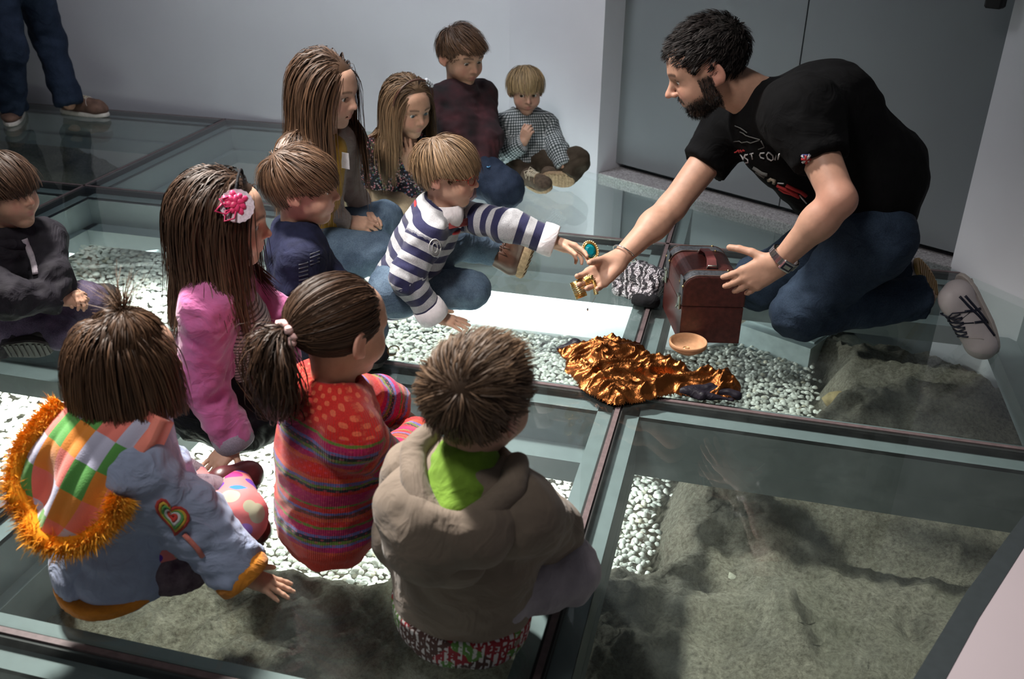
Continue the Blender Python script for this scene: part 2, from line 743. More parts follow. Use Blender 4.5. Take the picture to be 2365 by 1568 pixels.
def add_head(S, c, M, s=1.0, jaw=1.0, nose=1.0, open_=.0042, adult=False, neck_to=None, neck_r=.040, mouth=0.0):
    """head in its own frame (x right, y forward, z up), s = size; chin to crown 0.21 at s = 1"""
    def P(x, y, z):
        return c + s * (M @ A(x, y, z))

    def E(x, y, z, r, k=.012, sub=False, rot=None):
        R = M if rot is None else M @ rot
        S.ell(P(x, y, z), A(*r) * s, R, k * s, sub)

    def C(p, q, ra, rb, k=.010, sub=False):
        S.cone(P(*p), P(*q), ra * s, rb * s, k * s, sub)
    E(0, -.014, .030, (.0735, .0905, .0770), .01)                 # skull
    E(0, .030, -.016, (.0590 * jaw, .0560, .0700), .030)          # face
    E(0, .006, -.052, (.0500 * jaw, .056, .038), .030)            # jaw base
    E(0, .053, -.088, (.0240 * jaw, .0240, .0190), .030)          # chin
    for sx in (-1, 1):
        E(sx * .034 * jaw, .052, -.036, (.0250, .0240, .0270), .022)   # cheek
        C((sx * .010, .0810, .0165), (sx * .043, .0660, .0165), .0075, .0065, .014)  # brow ridge
    E(0, .050, .036, (.050, .027, .036), .03)                     # forehead
    for sx in (-1, 1):
        E(sx * .0295, .0860, -.0005, (.0160, .0140, .0105), .012, True)          # socket
        S.ell(P(sx * .0295, .0655, -.0010), .0148 * s, None, .004 * s)            # lid ball
        E(sx * .0300, .0800, -.0025, (.0135, .0090, open_), .003, True)          # eye slit
    b = .010 if adult else 0
    C((0, .079, .006), (0, .0965 + b * .6, -.022), .0065, .0075 * nose, .012)      # nose bridge
    E(0, .0965 + b, -.0275, (.0090 * nose, .0100, .0080), .007)
    for sx in (-1, 1):
        E(sx * .0095, .0870 + b * .7, -.0310, (.0066, .0080, .0062), .006)
        E(sx * .0050, .0930 + b * .8, -.0355, (.0030, .0040, .0022), .003, True)
    E(0, .0740, -.052, (.0260, .0120, .0130), .016)               # muzzle
    C((-.0165, .0760, -.0555), (-.0035, .0850, -.0520), .0032, .0048, .004)
    C((.0165, .0760, -.0555), (.0035, .0850, -.0520), .0032, .0048, .004)
    C((-.0130, .0765, -.0625), (.0130, .0765, -.0625), .0045, .0045, .006)
    C((-.005, .0810, -.0635), (.005, .0810, -.0635), .0052, .0052, .006)
    C((-.0175, .0800, -.0578 - mouth * .3), (.0175, .0800, -.0578 - mouth * .3), .0014 + mouth, .0014 + mouth, .002, True)  # mouth line
    C((-.012, .088, -.0578), (.012, .088, -.0578), .0012, .0012, .002, True)
    for sx in (-1, 1):                                             # ears
        an = math.radians(22) * sx
        R = np.array([[math.cos(an), -math.sin(an), 0], [math.sin(an), math.cos(an), 0], [0, 0, 1]])
        R = R @ np.array([[1, 0, 0], [0, math.cos(.25), -math.sin(.25)], [0, math.sin(.25), math.cos(.25)]]).T
        E(sx * .0760, -.012, -.006, (.0080, .0195, .0305), .006, False, R)
        E(sx * .0855, -.010, -.002, (.0075, .0120, .0190), .004, True, R)
        E(sx * .0745, -.004, -.028, (.0060, .0090, .0100), .006)
    if neck_to is not None:
        S.cone(P(0, -.022, -.050), np.asarray(neck_to, float), neck_r * s, neck_r * 1.08 * s, .018 * s)


def head_attrs(v, c, M, s, beard=False, browz=.0195):
    p = ((v - c) @ M) / s
    x, y, z = p.T
    g = lambda d, w: np.exp(-(d / w) ** 2)
    front = (y > .045) * (np.abs(z) < .13)
    lip = np.maximum(g(z + .0545, .0045) * g(x, .015), g(z + .0635, .0050) * g(x, .013)) * front * (y > .074)
    blush = .55 * (g(np.abs(x) - .038, .018) * g(z + .034, .020)) * front + .5 * g(x, .011) * g(z + .028, .012) * (y > .088)
    blush = np.maximum(blush, .55 * ((np.abs(x) > .072) & (y < .02) & (np.abs(z + .008) < .04)))
    arc = browz + .0035 * np.cos((np.abs(x) - .030) / .022 * 1.5)
    brow = .8 * np.clip(1.3 - np.abs(z - arc) / .0042, 0, 1) * (np.abs(x) > .012) * (np.abs(x) < .048) * (y > .04)
    lash = .9 * np.clip(1.2 - np.abs(z - .0030 + .06 * (np.abs(x) - .0295) ** 2 / .02) / .0022, 0, 1) * (np.abs(np.abs(x) - .0300) < .0145) * (y > .06)
    out = dict(lip=np.clip(lip, 0, 1), blush=np.clip(blush, 0, 1), brow=np.clip(np.maximum(brow, lash), 0, 1))
    if beard:
        out['beard'] = beard_mask(p)
    return out


def beard_mask(p):
    x, y, z = p.T
    ax = np.abs(x)
    jaw = np.clip((-.062 - z + .42 * (ax - .02) * (ax > .02)) / .012, 0, 1) * (y > -.005)
    side = np.clip((ax - .052) / .008, 0, 1) * np.clip((-.002 - z) / .012, 0, 1) * (y > .000) * (y < .034)
    tash = np.clip(1.4 - np.abs(z + .0455 + .10 * ax) / .0075, 0, 1) * (ax < .030) * (y > .06)
    m = np.maximum(np.maximum(jaw, side), tash)
    lips = np.exp(-((z + .058) / .008) ** 2) * (ax < .018) * (y > .07)
    return np.clip(m * (1 - 1.3 * lips) * (z > -.118), 0, 1)


def hand_frame(fdir, dorsal, right=True):
    y = nrm(fdir)
    z = nrm(np.asarray(dorsal, float) - y * (np.asarray(dorsal, float) @ y))
    x = np.cross(y, z)                                   # for a right hand the thumb lies at -x seen from above
    return np.array([-x if right else x, y, z]).T         # column 0 = thumb side


def add_hand(S, wrist, fdir, dorsal, right=True, size=.125, curl=(.3, .3, .35, .4), spread=.06, thumb=(.75, .35, .2), k=1.0, tcurl=.25):
    """palm, four fingers and a thumb; curl per finger in radians per joint"""
    M = hand_frame(fdir, dorsal, right)
    s = size / .185
    w = np.asarray(wrist, float)

    def P(x, y, z):
        return w + s * (M @ A(x, y, z))
    kn = [(.030, .094, .002), (.010, .098, .004), (-.010, .093, .003), (-.028, .084, -.001)]
    ln = [.072, .080, .074, .058]
    rd = [.0098, .0100, .0094, .0084]
    for i in range(4):
        x0 = kn[i][0] * .62
        S.cone(P(x0, .004, 0), P(*kn[i]), .0150 * s, .0118 * s, .014 * s)
    S.cone(P(.016, .022, -.007), P(.022, .060, -.007), .0165 * s, .013 * s, .014 * s)      # thumb pad
    S.cone(P(-.018, .016, -.007), P(-.022, .055, -.006), .0150 * s, .012 * s, .014 * s)
    tips = []
    for i in range(4):
        p = A(*kn[i])
        a = 0.0
        sp = spread * (1.5 - i)
        for j, fr in enumerate((.46, .30, .24)):
            a += curl[i] * (1.0 if j else .9)
            d = A(math.sin(sp), math.cos(sp) * math.cos(a), -math.sin(a))
            d[0] *= math.cos(a) * .9 + .1
            d = nrm(d)
            q = p + d * ln[i] * fr
            S.cone(P(*p), P(*q), rd[i] * (1 - .09 * j) * s, rd[i] * (.92 - .09 * j) * s, (.0045 if j else .007) * s)
            p = q
        tips.append(P(*p))
    p = A(.024, .026, -.006)
    out, dn, tw = thumb
    for j, (l_, r_) in enumerate(((.042, .0125), (.034, .0108), (.026, .0095))):
        an = out - tcurl * j
        d = nrm(A(math.sin(an), math.cos(an), -math.sin(dn + tw * j)))
        q = p + d * l_
        S.cone(P(*p), P(*q), r_ * s, r_ * .9 * s, (.009 if j == 0 else .004) * s)
        p = q
    tips.append(P(*p))
    return tips


def join_meshes(parts):
    V_, Q_, At = [], [], {}
    n = 0
    keys = set(k for p in parts for k in p[2])
    for v, q, at_ in parts:
        V_.append(v)
        Q_.append(q + n)
        for k in keys:
            At.setdefault(k, []).append(at_.get(k, np.zeros(len(v))))
        n += len(v)
    return np.concatenate(V_), np.concatenate(Q_), {k: np.concatenate(a) for k, a in At.items()}


M_EYE = None


def eye_mat(name, iris):
    m, nt, b = new_mat(name)
    a = attr(nt, 'iris')
    L(nt, ramp(nt, a, [(0, (.62, .60, .58)), (.80, (.62, .60, .58)), (.86, tuple(c * .35 for c in iris)), (.90, iris), (.955, iris), (.962, (.004, .004, .004))]), b.inputs['Base Color'])
    b.inputs['Roughness'].default_value = .08
    return m


def add_eyes(parent, c, M, s, mat, gaze=(0, 1, -.15)):
    g = nrm(A(*gaze))
    for sx in (-1, 1):
        mb = MB().sphere(c + s * (M @ A(sx * .0295, .0655, -.0010)), .0138 * s, M @ frame(A(1, .2, 0), g)[:, [0, 1, 2]], 20, 14)
        v = np.array(mb.v)
        ctr = c + s * (M @ A(sx * .0295, .0655, -.0010))
        d = ((v - ctr) @ M) / (.0138 * s)
        mk('eye', v, mb.f, mat, parent, True, attrs=dict(iris=np.clip(d @ g, 0, 1)))


# ------------------------------------------------------------------ people: hair
def hair_mat(name, root, mid, tip, rough=.52, spec=.26):
    m, nt, b = new_mat(name)
    root = tuple(.3 * r_ + .7 * m_ for r_, m_ in zip(root, mid))     # roots nearly the colour of the lengths
    t = attr(nt, 't')
    r = attr(nt, 'rnd')
    c = ramp(nt, t, [(0, root), (.45, mid), (1, tip)])
    d = mixc(nt, 1.0, c, ramp(nt, r, [(0, (.62, .62, .62)), (.6, (1, 1, 1)), (1, (1.45, 1.40, 1.3))]), 'MULTIPLY')
    L(nt, d, b.inputs['Base Color'])
    b.inputs['Roughness'].default_value = rough
    b.inputs['Specular IOR Level'].default_value = spec
    b.inputs['Anisotropic'].default_value = .5
    return m


SK_C = A(0, -.014, .030)
SK_R = A(.0735, .0905, .0770)
HL_Y = [-.11, -.07, -.045, -.02, -.008, .008, .022, .032, .05, .07, .10]
HL_Z = [-.062, -.060, -.050, -.030, .012, .010, -.012, -.002, .028, .048, .056]


def scalp_ok(p, dz=0.0):
    return p[:, 2] > np.interp(p[:, 1], HL_Y, HL_Z) + dz


def scalp_points(n, rs, dz=0.0, grow=1.0):
    out = []
    while sum(map(len, out)) < n:
        d = rs.normal(size=(n * 2, 3))
        d /= np.linalg.norm(d, axis=1)[:, None]
        p = SK_C + d * SK_R * grow
        out.append(p[scalp_ok(p, dz)])
    return np.concatenate(out)[:n]


def grow_strands(roots, length, nseg, flow, rs, vol=.010, lift=.25, grav=A(0, 0, -1), wob=.10, cut=None, coll=(), stiff=.55, face=True, layer=None, clump=0.0):
    """all strands at once; flow(p, i, t) gives the combing direction; coll = list of (a, b, radius) capsules"""
    n = len(roots)
    P = np.zeros((n, nseg + 1, 3))
    P[:, 0] = roots
    off = (layer if layer is not None else rs.random(n) ** .7) * vol
    nm = (roots - SK_C) / SK_R ** 2
    nm /= np.linalg.norm(nm, axis=1)[:, None]
    d0 = flow(roots, 0, 0.0)
    d = d0 + nm * lift
    d /= np.linalg.norm(d, axis=1)[:, None]
    ph = rs.normal(size=(n, 3)) * wob
    alive = np.ones(n)
    st = (length / nseg)[:, None]
    for i in range(nseg):
        p = P[:, i]
        f = flow(p, i, (i + 1) / nseg)
        d = stiff * d + (1 - stiff) * f + ph * .35
        d /= np.linalg.norm(d, axis=1)[:, None] + 1e-9
        q = p + d * st * alive[:, None]
        for (ce, ra) in ((SK_C, SK_R), (A(0, .024, -.030), A(.064, .060, .088))) if face else ((SK_C, SK_R),):
            rr = ra + off[:, None] * min(1, (i + 1) / 2.0) + .002
            w = (q - ce) / rr
            l_ = np.linalg.norm(w, axis=1)
            m = l_ < 1
            q[m] = ce + w[m] / l_[m][:, None] * rr[m]
        for a, b, r in coll:
            ab = b - a
            t = np.clip(((q - a) @ ab) / (ab @ ab), 0, 1)
            c = a + t[:, None] * ab
            w = q - c
            l_ = np.linalg.norm(w, axis=1) + 1e-9
            m = l_ < r + off * .6
            q[m] = c[m] + w[m] / l_[m][:, None] * (r + off[m] * .6)[:, None]
        d = q - p
        d /= np.linalg.norm(d, axis=1)[:, None] + 1e-9
        if cut is not None:
            alive = alive * np.where(cut(q), .12, 1.0)
        P[:, i + 1] = q
    if clump > 0 and n > 40:
        nc = max(8, n // 18)
        ci = rs.choice(n, nc, replace=False)
        D = ((roots[:, None] - roots[ci][None]) ** 2).sum(-1)
        g = ci[D.argmin(1)]
        w = clump * np.linspace(0, 1, nseg + 1)[None, :, None] ** 1.5
        P = P * (1 - w) + (P[g] + (P[:, :1] - P[g][:, :1]) * .55) * w
    return P


def ribbons(P, width, rs, taper=.25, axis_c=None, thick=.13):
    n, k, _ = P.shape
    T = np.gradient(P, axis=1)
    T /= np.linalg.norm(T, axis=2)[:, :, None] + 1e-9
    c = SK_C if axis_c is None else axis_c
    O = P - c
    O[:, :, 2] *= np.where(P[:, :, 2] > c[2], 1.0, .15)
    O = O - (O * T).sum(2)[:, :, None] * T
    O /= np.linalg.norm(O, axis=2)[:, :, None] + 1e-9
    W = np.cross(T, O)
    tw = rs.normal(size=n) * .30
    W, O = W * np.cos(tw)[:, None, None] + O * np.sin(tw)[:, None, None], O * np.cos(tw)[:, None, None] - W * np.sin(tw)[:, None, None]
    s = np.linspace(0, 1, k)
    prof = np.minimum(1, .55 + s * 3) * (1 - (1 - taper) * np.clip((s - .45) / .55, 0, 1) ** 1.5)
    w = (width[:, None] * prof[None])[:, :, None] * .5
    V_ = np.stack([P - W * w, P + W * w], 2).reshape(-1, 3)
    base = np.arange(n)[:, None, None] * (k * 2) + np.arange(k - 1)[None, :, None] * 2
    q1 = np.stack([base, base + 1, base + 3, base + 2], -1).reshape(-1, 4)
    t = np.broadcast_to(s[None, :, None], (n, k, 2)).ravel()
    rnd = np.repeat(rs.random(n), k * 2)
    return V_, q1, dict(t=t, rnd=rnd)


def hair_cap(grow=1.045, dz=.004, lower=None, nu=56, nv=36):
    th = np.linspace(0.02, math.pi * .98, nv)
    ph = np.linspace(0, 2 * math.pi, nu, endpoint=False)
    d = np.stack([np.sin(th)[:, None] * np.cos(ph), np.sin(th)[:, None] * np.sin(ph), np.cos(th)[:, None] * np.ones(nu)], -1)
    v = (SK_C + d * SK_R * grow).reshape(-1, 3)
    ok = scalp_ok(v, dz)
    q = []
    for i in range(nv - 1):
        for j in range(nu):
            a, b, c, e = i * nu + j, i * nu + (j + 1) % nu, (i + 1) * nu + (j + 1) % nu, (i + 1) * nu + j
            if ok[a] and ok[b] and ok[c] and ok[e]:
                q.append((a, e, c, b))
    return v, np.array(q), dict(t=np.zeros(len(v)), rnd=np.full(len(v), .25))


def build_hair(name, parent, c, M, s, mat, parts, label=None):
    v, q, at_ = join_meshes(parts)
    return mk(name, c + s * (v @ M.T), q, mat, parent, True, attrs=at_, label=label)


def tangent_away(W, extra=None):
    W = A(*W)

    def f(p, i, t):
        n = (p - SK_C) / SK_R ** 2
        n /= np.linalg.norm(n, axis=1)[:, None]
        d = p - W
        d = d - (d * n).sum(1)[:, None] * n
        d /= np.linalg.norm(d, axis=1)[:, None] + 1e-6
        if extra is not None:
            d = d + extra(p, t)
            d /= np.linalg.norm(d, axis=1)[:, None] + 1e-6
        return d
    return f


def short_hair(seed, n=3000, W=(.012, -.060, .090), length=.085, vol=.012, lift=.2, zc=((-.1, -.055), (-.03, -.030), (.0, .004), (.03, .010), (.05, .030), (.1, .034)),
               width=.0021, wob=.08, grav=A(0, 0, -1), gw=.25, lvar=.3, nseg=7, extra=None, stiff=.5, clump=.35, dz=0.0):
    """zc: (y, z) line where the hair is cut"""
    rs = np.random.default_rng(seed)
    ro = scalp_points(n, rs, dz)
    ys, zs = zip(*zc)
    ex = (lambda p, t: grav * gw * t + (extra(p, t) if extra else 0))
    jit = rs.normal(size=n) * .005
    P = grow_strands(ro, length * (1 - lvar * rs.random(n)), nseg, tangent_away(W, ex), rs, vol, lift, wob=wob,
                     cut=lambda q: q[:, 2] < np.interp(q[:, 1], ys, zs) + jit, stiff=stiff, clump=clump)
    return [hair_cap(1.045, .004 + dz), ribbons(P, width * (.7 + .6 * rs.random(n)), rs)]


# ------------------------------------------------------------------ people: shoes
def shoe(parent, heel, toe, up, mat, smat, width=.07, height=.06, sole=.018, collar=None, name='shoe', laces=None, toe_h=.55, boot=0.0, label=None, hs=.005):
    """heel, toe: points on the ground line of the sole; up: direction of the ankle"""
    heel, toe = np.asarray(heel, float), np.asarray(toe, float)
    M = frame(toe - heel, up)
    ln = np.linalg.norm(toe - heel)
    x, y, z = M.T

    def P(a, b, c):
        return heel + x * a + y * b * ln + z * c
    w = width / 2
    S = SDF()
    S.cone(P(0, .17, sole + w * .75), P(0, .17, sole + height - w * .45), w * .82, w * .72, .02)
    S.cone(P(0, .2, sole + w * .5), P(0, .80, sole + w * .45), w * .85, w * 1.0, .03)
    S.ell(P(0, .80, sole + height * toe_h * .35), (w, ln * .20, height * toe_h * .65), M, .02)
    S.cone(P(0, .28, sole + height * .8), P(0, .62, sole + height * .48), w * .55, w * .6, .03)
    if boot:
        S.cone(P(0, .22, height * .7), P(0, .20, height + boot), w * .78, w * .85, .02, capb=True)
    S.plane(P(0, 0, sole * .8), -z, .004)
    v, q = S.mesh(hs)
    o = mk(name, v, q, mat, parent, True, label=label)
    # sole outline
    ol = []
    for t in np.linspace(0, 1, 26):
        a = 2 * math.pi * t
        yy = .5 - .5 * math.cos(a)
        half = w * (1.05 if yy > .45 else .90) * (1 - abs(2 * yy - 1) ** 3.2) ** .5 * (1 if .3 < yy < 1 else 1)
        if .35 < yy < .55:
            half *= .93
        ol.append(((half if math.sin(a) >= 0 else -half) * 1.04, yy * ln * 1.02 - .01 * ln))
    ol = ol[:-1]
    mb = MB()
    MM = np.array([x, y, z]).T
    n = len(ol)
    rings = [(0.94, 0.0), (1.0, .25), (1.0, .8), (.97, 1.05)]
    V_ = []
    for sc, hz in rings:
        V_ += [heel + MM @ A(px * sc, (py - ln / 2) * sc + ln / 2, hz * sole) for px, py in ol]
    F_ = [tuple(range(n)), tuple(reversed(range(3 * n, 4 * n)))]
    for k in range(3):
        F_ += [(k * n + (i + 1) % n, k * n + i, k * n + n + i, k * n + n + (i + 1) % n) for i in range(n)]
    mb.add(V_, F_)
    # tread bars under the sole
    for t in np.linspace(.10, .90, 9):
        hw = w * .75 * (1 - abs(2 * t - 1) ** 4) ** .5
        mb.box(P(0, t, -.0012), (hw * 2, ln * .045, .004), MM)
    mb.build('sole', smat, o)
    from mathutils.bvhtree import BVHTree
    tr_ = BVHTree.FromPolygons(v.tolist(), q.tolist())

    def top(a, b, lift=.0015):
        h = tr_.ray_cast(Vector(P(a, b, .30)), Vector(-z), .4)
        return (np.array(h[0]) + z * lift) if h[0] is not None else P(a, b, sole + height * .5)
    dk = laces or mat
    if laces:
        tn = MB()                                            # tongue seam and toe cap seam
        tn.tube([top(w * .95 * math.sin(t), .74 - .10 * math.cos(t), .0005) for t in np.linspace(-1.35, 1.35, 12)], .0013, 5)
        for sx in (-1, 1):
            tn.tube([top(sx * w * (.40 - .10 * t), .34 + .30 * t, .0005) for t in np.linspace(0, 1, 8)], .0014, 5)
        tn.build('seam', smat, o, True)
        lb = MB()
        for j in range(5):
            t = .37 + .060 * j
            hw = w * (.62 - .04 * j)
            lb.tube([top(k * hw, t + .022 * k, .0022) for k in np.linspace(-1, 1, 7)], .0026, 6)
            lb.tube([top(k * hw, t - .022 * k, .0030) for k in np.linspace(-1, 1, 7)], .0026, 6)
        for sx in (-1, 1):
            c0, c1, c2, c3 = top(0, .35, .004), top(sx * w * .5, .30, .010), top(sx * w * .85, .37, .006), top(sx * w * .45, .42, .006)
            lb.tube([c0, c1, c2, c3, c0], .0024, 6)
            lb.tube([c0, top(sx * w * .4, .45, .004), top(sx * w * .85, .50, .003)], .0022, 6)
        lb.build('laces', laces, o, True)
    return o


def tshape(a, b, c, n=8):
    """quadratic curve through control b"""
    a, b, c = (np.asarray(p, float) for p in (a, b, c))
    return [(1 - t) ** 2 * a + 2 * t * (1 - t) * b + t * t * c for t in np.linspace(0, 1, n)]


# ------------------------------------------------------------------ the setting: walls
def struct(o, label=None):
    o['kind'] = 'structure'
    if label:
        o['label'] = label
    return o


def wall_mat(name, col, sc=2.0, bmp=.05):
    m, nt, b = new_mat(name)
    f = noise(nt, sc, 4)
    L(nt, ramp(nt, f, [(.3, tuple(c * .94 for c in col)), (.7, col)]), b.inputs['Base Color'])
    b.inputs['Roughness'].default_value = .75
    b.inputs['Specular IOR Level'].default_value = .2
    bump(nt, b, noise(nt, 180, 3), bmp, .002)
    return m


M_WALL = wall_mat('painted_wall', (.60, .60, .65))
M_WALLR = M_WALL
M_DOOR = wall_mat('grey_door_paint', (.165, .182, .196), 1.2, .02)
M_JAMB = M_DOOR
M_BLACK = plain('black_gap', (.006, .006, .007), .8)
m_, nt_, b_ = new_mat('terrazzo_sill')
L(nt_, ramp(nt_, noise(nt_, 140, 4, .7), [(.35, (.13, .12, .13)), (.5, (.27, .26, .27)), (.68, (.42, .41, .42))]), b_.inputs['Base Color'])
b_.inputs['Roughness'].default_value = .7
M_SILL = m_
WT, WB = 3.4, -.75


def wall_strip(name, pts, mat, thick=.12, zt=WT, zb=WB, parent=None):
    """vertical wall along plan points, thickness added on the far side (left of the path direction)"""
    mb = MB()
    P = [A(*p) for p in pts]
    n = len(P)
    nr = []
    for i in range(n):
        a, b = P[max(0, i - 1)], P[min(n - 1, i + 1)]
        d = nrm(b - a)
        nr.append(A(-d[1], d[0]))
    Q = [p + t * thick for p, t in zip(P, nr)]
    V_ = [(*p, zb) for p in P] + [(*p, zt) for p in P] + [(*p, zb) for p in Q] + [(*p, zt) for p in Q]
    F_ = []
    for i in range(n - 1):
        F_ += [(i, i + 1, n + i + 1, n + i), (2 * n + i + 1, 2 * n + i, 3 * n + i, 3 * n + i + 1),
               (n + i, n + i + 1, 3 * n + i + 1, 3 * n + i), (i + 1, i, 2 * n + i, 2 * n + i + 1)]
    F_ += [(0, n, 3 * n, 2 * n), (n - 1, 3 * n - 1, 4 * n - 1, 2 * n - 1)]
    mb.add(V_, F_)
    return mb.build(name, mat, parent)


CORN = A(-1.2003, 4.628)
WEND = A(-.681, 4.293)
wd = nrm(WEND - CORN)
struct(wall_strip('wall_back', [(-5.2, 5.03), (-3.944, 4.903), (-2.695, 4.772), tuple(CORN)], M_WALL))
struct(wall_strip('wall_corner', [tuple(CORN), tuple(WEND)], M_WALL, .20))
D0, D1 = A(-.625, 4.410), A(.800, 3.598)
dd = nrm(D1 - D0)
dn = A(-dd[1], dd[0])
# jamb (reveal) between the wall end and the recessed door
mb = MB()
mb.prism([tuple(WEND), tuple(D0 + dd * .012), tuple(D0 + dn * .12 + dd * .012), tuple(WEND + A(-.05, .16))][::1], WB, WT)
struct(mb.build('trim_1', M_JAMB), 'dark grey painted door jamb at the wall end')
# door leaves
JN = at(1770, 494, z=.02)[:2]
tj = float((JN - D0) @ dd)
LEN = float((D1 - D0) @ dd) + .25
for i, (t0, t1) in enumerate(((.016, tj - .003), (tj + .003, LEN))):
    mb = MB()
    c = D0 + dd * (t0 + t1) / 2 + dn * .03
    R = np.array([[dd[0], dn[0], 0], [dd[1], dn[1], 0], [0, 0, 1]])
    mb.box((*c, (.03 + 3.2) / 2), (t1 - t0, .05, 3.2 - .03), R)
    struct(mb.build('door_%d' % (i + 1), M_DOOR), ['left leaf of the grey flush double door', 'right leaf of the grey flush double door'][i])
mb = MB()
c = (D0 + D1) / 2 + dn * .10
mb.box((*c, 1.4), (3.2, .02, 4.2), R)
struct(mb.build('trim_2', M_DOOR), 'grey backing behind the door leaves')
# black door closer fitting at the top right of the door
mb = MB()
pc = at(2300, 4, y=3.52)
mb.box(pc + A(0, 0, .03), (.055, .05, .10), R, .006)
mb.box(pc + A(-.02, -.01, .09), (.04, .03, .06), R, .004)
struct(mb.build('trim_3', M_BLACK), 'small black door fitting high on the grey door')
# stone threshold
mb = MB()
T0, T1 = at(1377, 400, z=0)[:2], at(2196, 618, z=0)[:2]
mb.prism([tuple(T0 - dd * .05), tuple(T1 + dd * .1), tuple(D1 + dn * .06 + dd * .1), tuple(D0 + dn * .06 - dd * .05)], -.05, .004)
struct(mb.build('trim_4', M_SILL), 'speckled stone threshold strip below the grey door')
# right wall
RW0, RW1 = at(2195, 618, z=0)[:2], at(2365, 692, z=0)[:2]
rd = nrm(RW1 - RW0)
rn = A(-rd[1], rd[0])
struct(wall_strip('wall_right', [tuple(RW0 + rn * .15), tuple(RW0), tuple(RW1 + rd * .9)], M_WALLR, .15))
# solid floor with a dark steel edge, lower right corner
C0, C1, C2 = at(2185, 1568, z=0)[:2], at(2260, 1430, z=0)[:2], at(2365, 1265, z=0)[:2]
cd0, cd1 = nrm(C1 - C0), nrm(C2 - C1)
near = [tuple(C0 - cd0 * .9 + A(-.03, 0)), tuple(C0), tuple(C1), tuple(C2), tuple(C2 + cd1 * .2 + A(.01, 0)), tuple(C2 + cd1 * .42 + A(.05, 0))]
M_WALLN = wall_mat('pale_floor_paint', (.42, .36, .39))
mb = MB()
mb.prism(near + [(2.2, near[-1][1]), (2.2, near[0][1])], -.06, .002)
struct(mb.build('floor_solid', M_WALLN), 'pale pinkish solid floor beyond the glass')
E0, E1, E2 = at(2110, 1568, z=0)[:2], at(2230, 1370, z=0)[:2], at(2365, 1190, z=0)[:2]
out = [tuple(E0 - cd0 * .9 + A(-.03, 0)), tuple(E0), tuple(E1), tuple(E2), tuple(E2 + cd1 * .2 + A(.01, 0)), tuple(E2 + cd1 * .42 + A(.05, 0))]
M_STEELD = plain('dark_steel', (.045, .055, .06), .45, .3)
mb = MB()
mb.prism(near + out[::-1], -.05, .003)
struct(mb.build('baseboard_near', M_STEELD), 'dark steel strip along the curved edge of the solid floor')

# ------------------------------------------------------------------ the setting: glass floor on steel beams
AY = [-.137, 1.077, 2.291, 3.487, 4.800]
BX = [-5.524, -4.2075, -2.891, -1.5745, -.258, 1.0585, 2.375]
m_, nt_, b_ = new_mat('floor_glass')
nt_.nodes.remove(b_)
tr = N(nt_, 'ShaderNodeBsdfTransparent')
tr.inputs[0].default_value = (.895, .938, .925, 1)
gl = N(nt_, 'ShaderNodeBsdfGlossy')
gl.inputs['Color'].default_value = (1, 1, 1, 1)
gl.inputs['Roughness'].default_value = .012
df = N(nt_, 'ShaderNodeBsdfDiffuse')
df.inputs[0].default_value = (.55, .62, .60, 1)
lw = N(nt_, 'ShaderNodeLayerWeight')
lw.inputs[0].default_value = .5
p5 = mth(nt_, 'POWER', lw.outputs['Facing'], 5.0)
fr = mth(nt_, 'MULTIPLY_ADD', p5, .90, .035)
dust = mth(nt_, 'MULTIPLY', ramp(nt_, noise(nt_, 7, 6, .7), [(.45, (0, 0, 0)), (.8, (1, 1, 1))]), .022)
dust = mth(nt_, 'ADD', dust, .008)
mx = N(nt_, 'ShaderNodeMixShader')
L(nt_, dust, mx.inputs[0]); L(nt_, tr.outputs[0], mx.inputs[1]); L(nt_, df.outputs[0], mx.inputs[2])
mx2 = N(nt_, 'ShaderNodeMixShader')
L(nt_, fr, mx2.inputs[0]); L(nt_, mx.outputs[0], mx2.inputs[1]); L(nt_, gl.outputs[0], mx2.inputs[2])
L(nt_, mx2.outputs[0], nt_.nodes['Material Output'].inputs[0])
M_GLASS = m_
M_FLANGE = plain('flange_paint', (.165, .195, .210), .55, 0, .4, .06, 25)
M_BEAM = M_FLANGE
M_RUB = plain('joint_sealant', (.105, .075, .078), .55, 0, .4, .2, 60)
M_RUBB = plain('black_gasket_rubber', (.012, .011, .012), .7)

floor = bpy.data.objects.new('floor', None)
COL.objects.link(floor)
struct(floor, 'walk-on glass floor panels set on a grid of steel beams')
OFF['floor'] = np.zeros(3)
GT = .030
# clip polygon of the room so that no panel runs behind the walls
ROOM = [(-5.2, 5.03), (-2.695, 4.772), tuple(CORN), tuple(WEND), tuple(T0), tuple(T1), tuple(RW1 + rd * .9), (1.75, 2.2), near[-1], near[2], near[1], near[0], (0.0, -.2), (-5.2, -.2)]


def clip_poly(poly, x0, x1, y0, y1):
    def cut(P_, ins, inter):
        o_ = []
        for i in range(len(P_)):
            a, b = P_[i - 1], P_[i]
            if ins(b):
                if not ins(a):
                    o_.append(inter(a, b))
                o_.append(b)
            elif ins(a):
                o_.append(inter(a, b))
        return o_

    def ix(X):
        return lambda a, b: (X, a[1] + (b[1] - a[1]) * (X - a[0]) / (b[0] - a[0]))

    def iy(Y):
        return lambda a, b: (a[0] + (b[0] - a[0]) * (Y - a[1]) / (b[1] - a[1]), Y)
    P_ = poly
    for ins, it in ((lambda p: p[0] >= x0, ix(x0)), (lambda p: p[0] <= x1, ix(x1)), (lambda p: p[1] >= y0, iy(y0)), (lambda p: p[1] <= y1, iy(y1))):
        P_ = cut(P_, ins, it)
        if len(P_) < 3:
            return []
    return P_


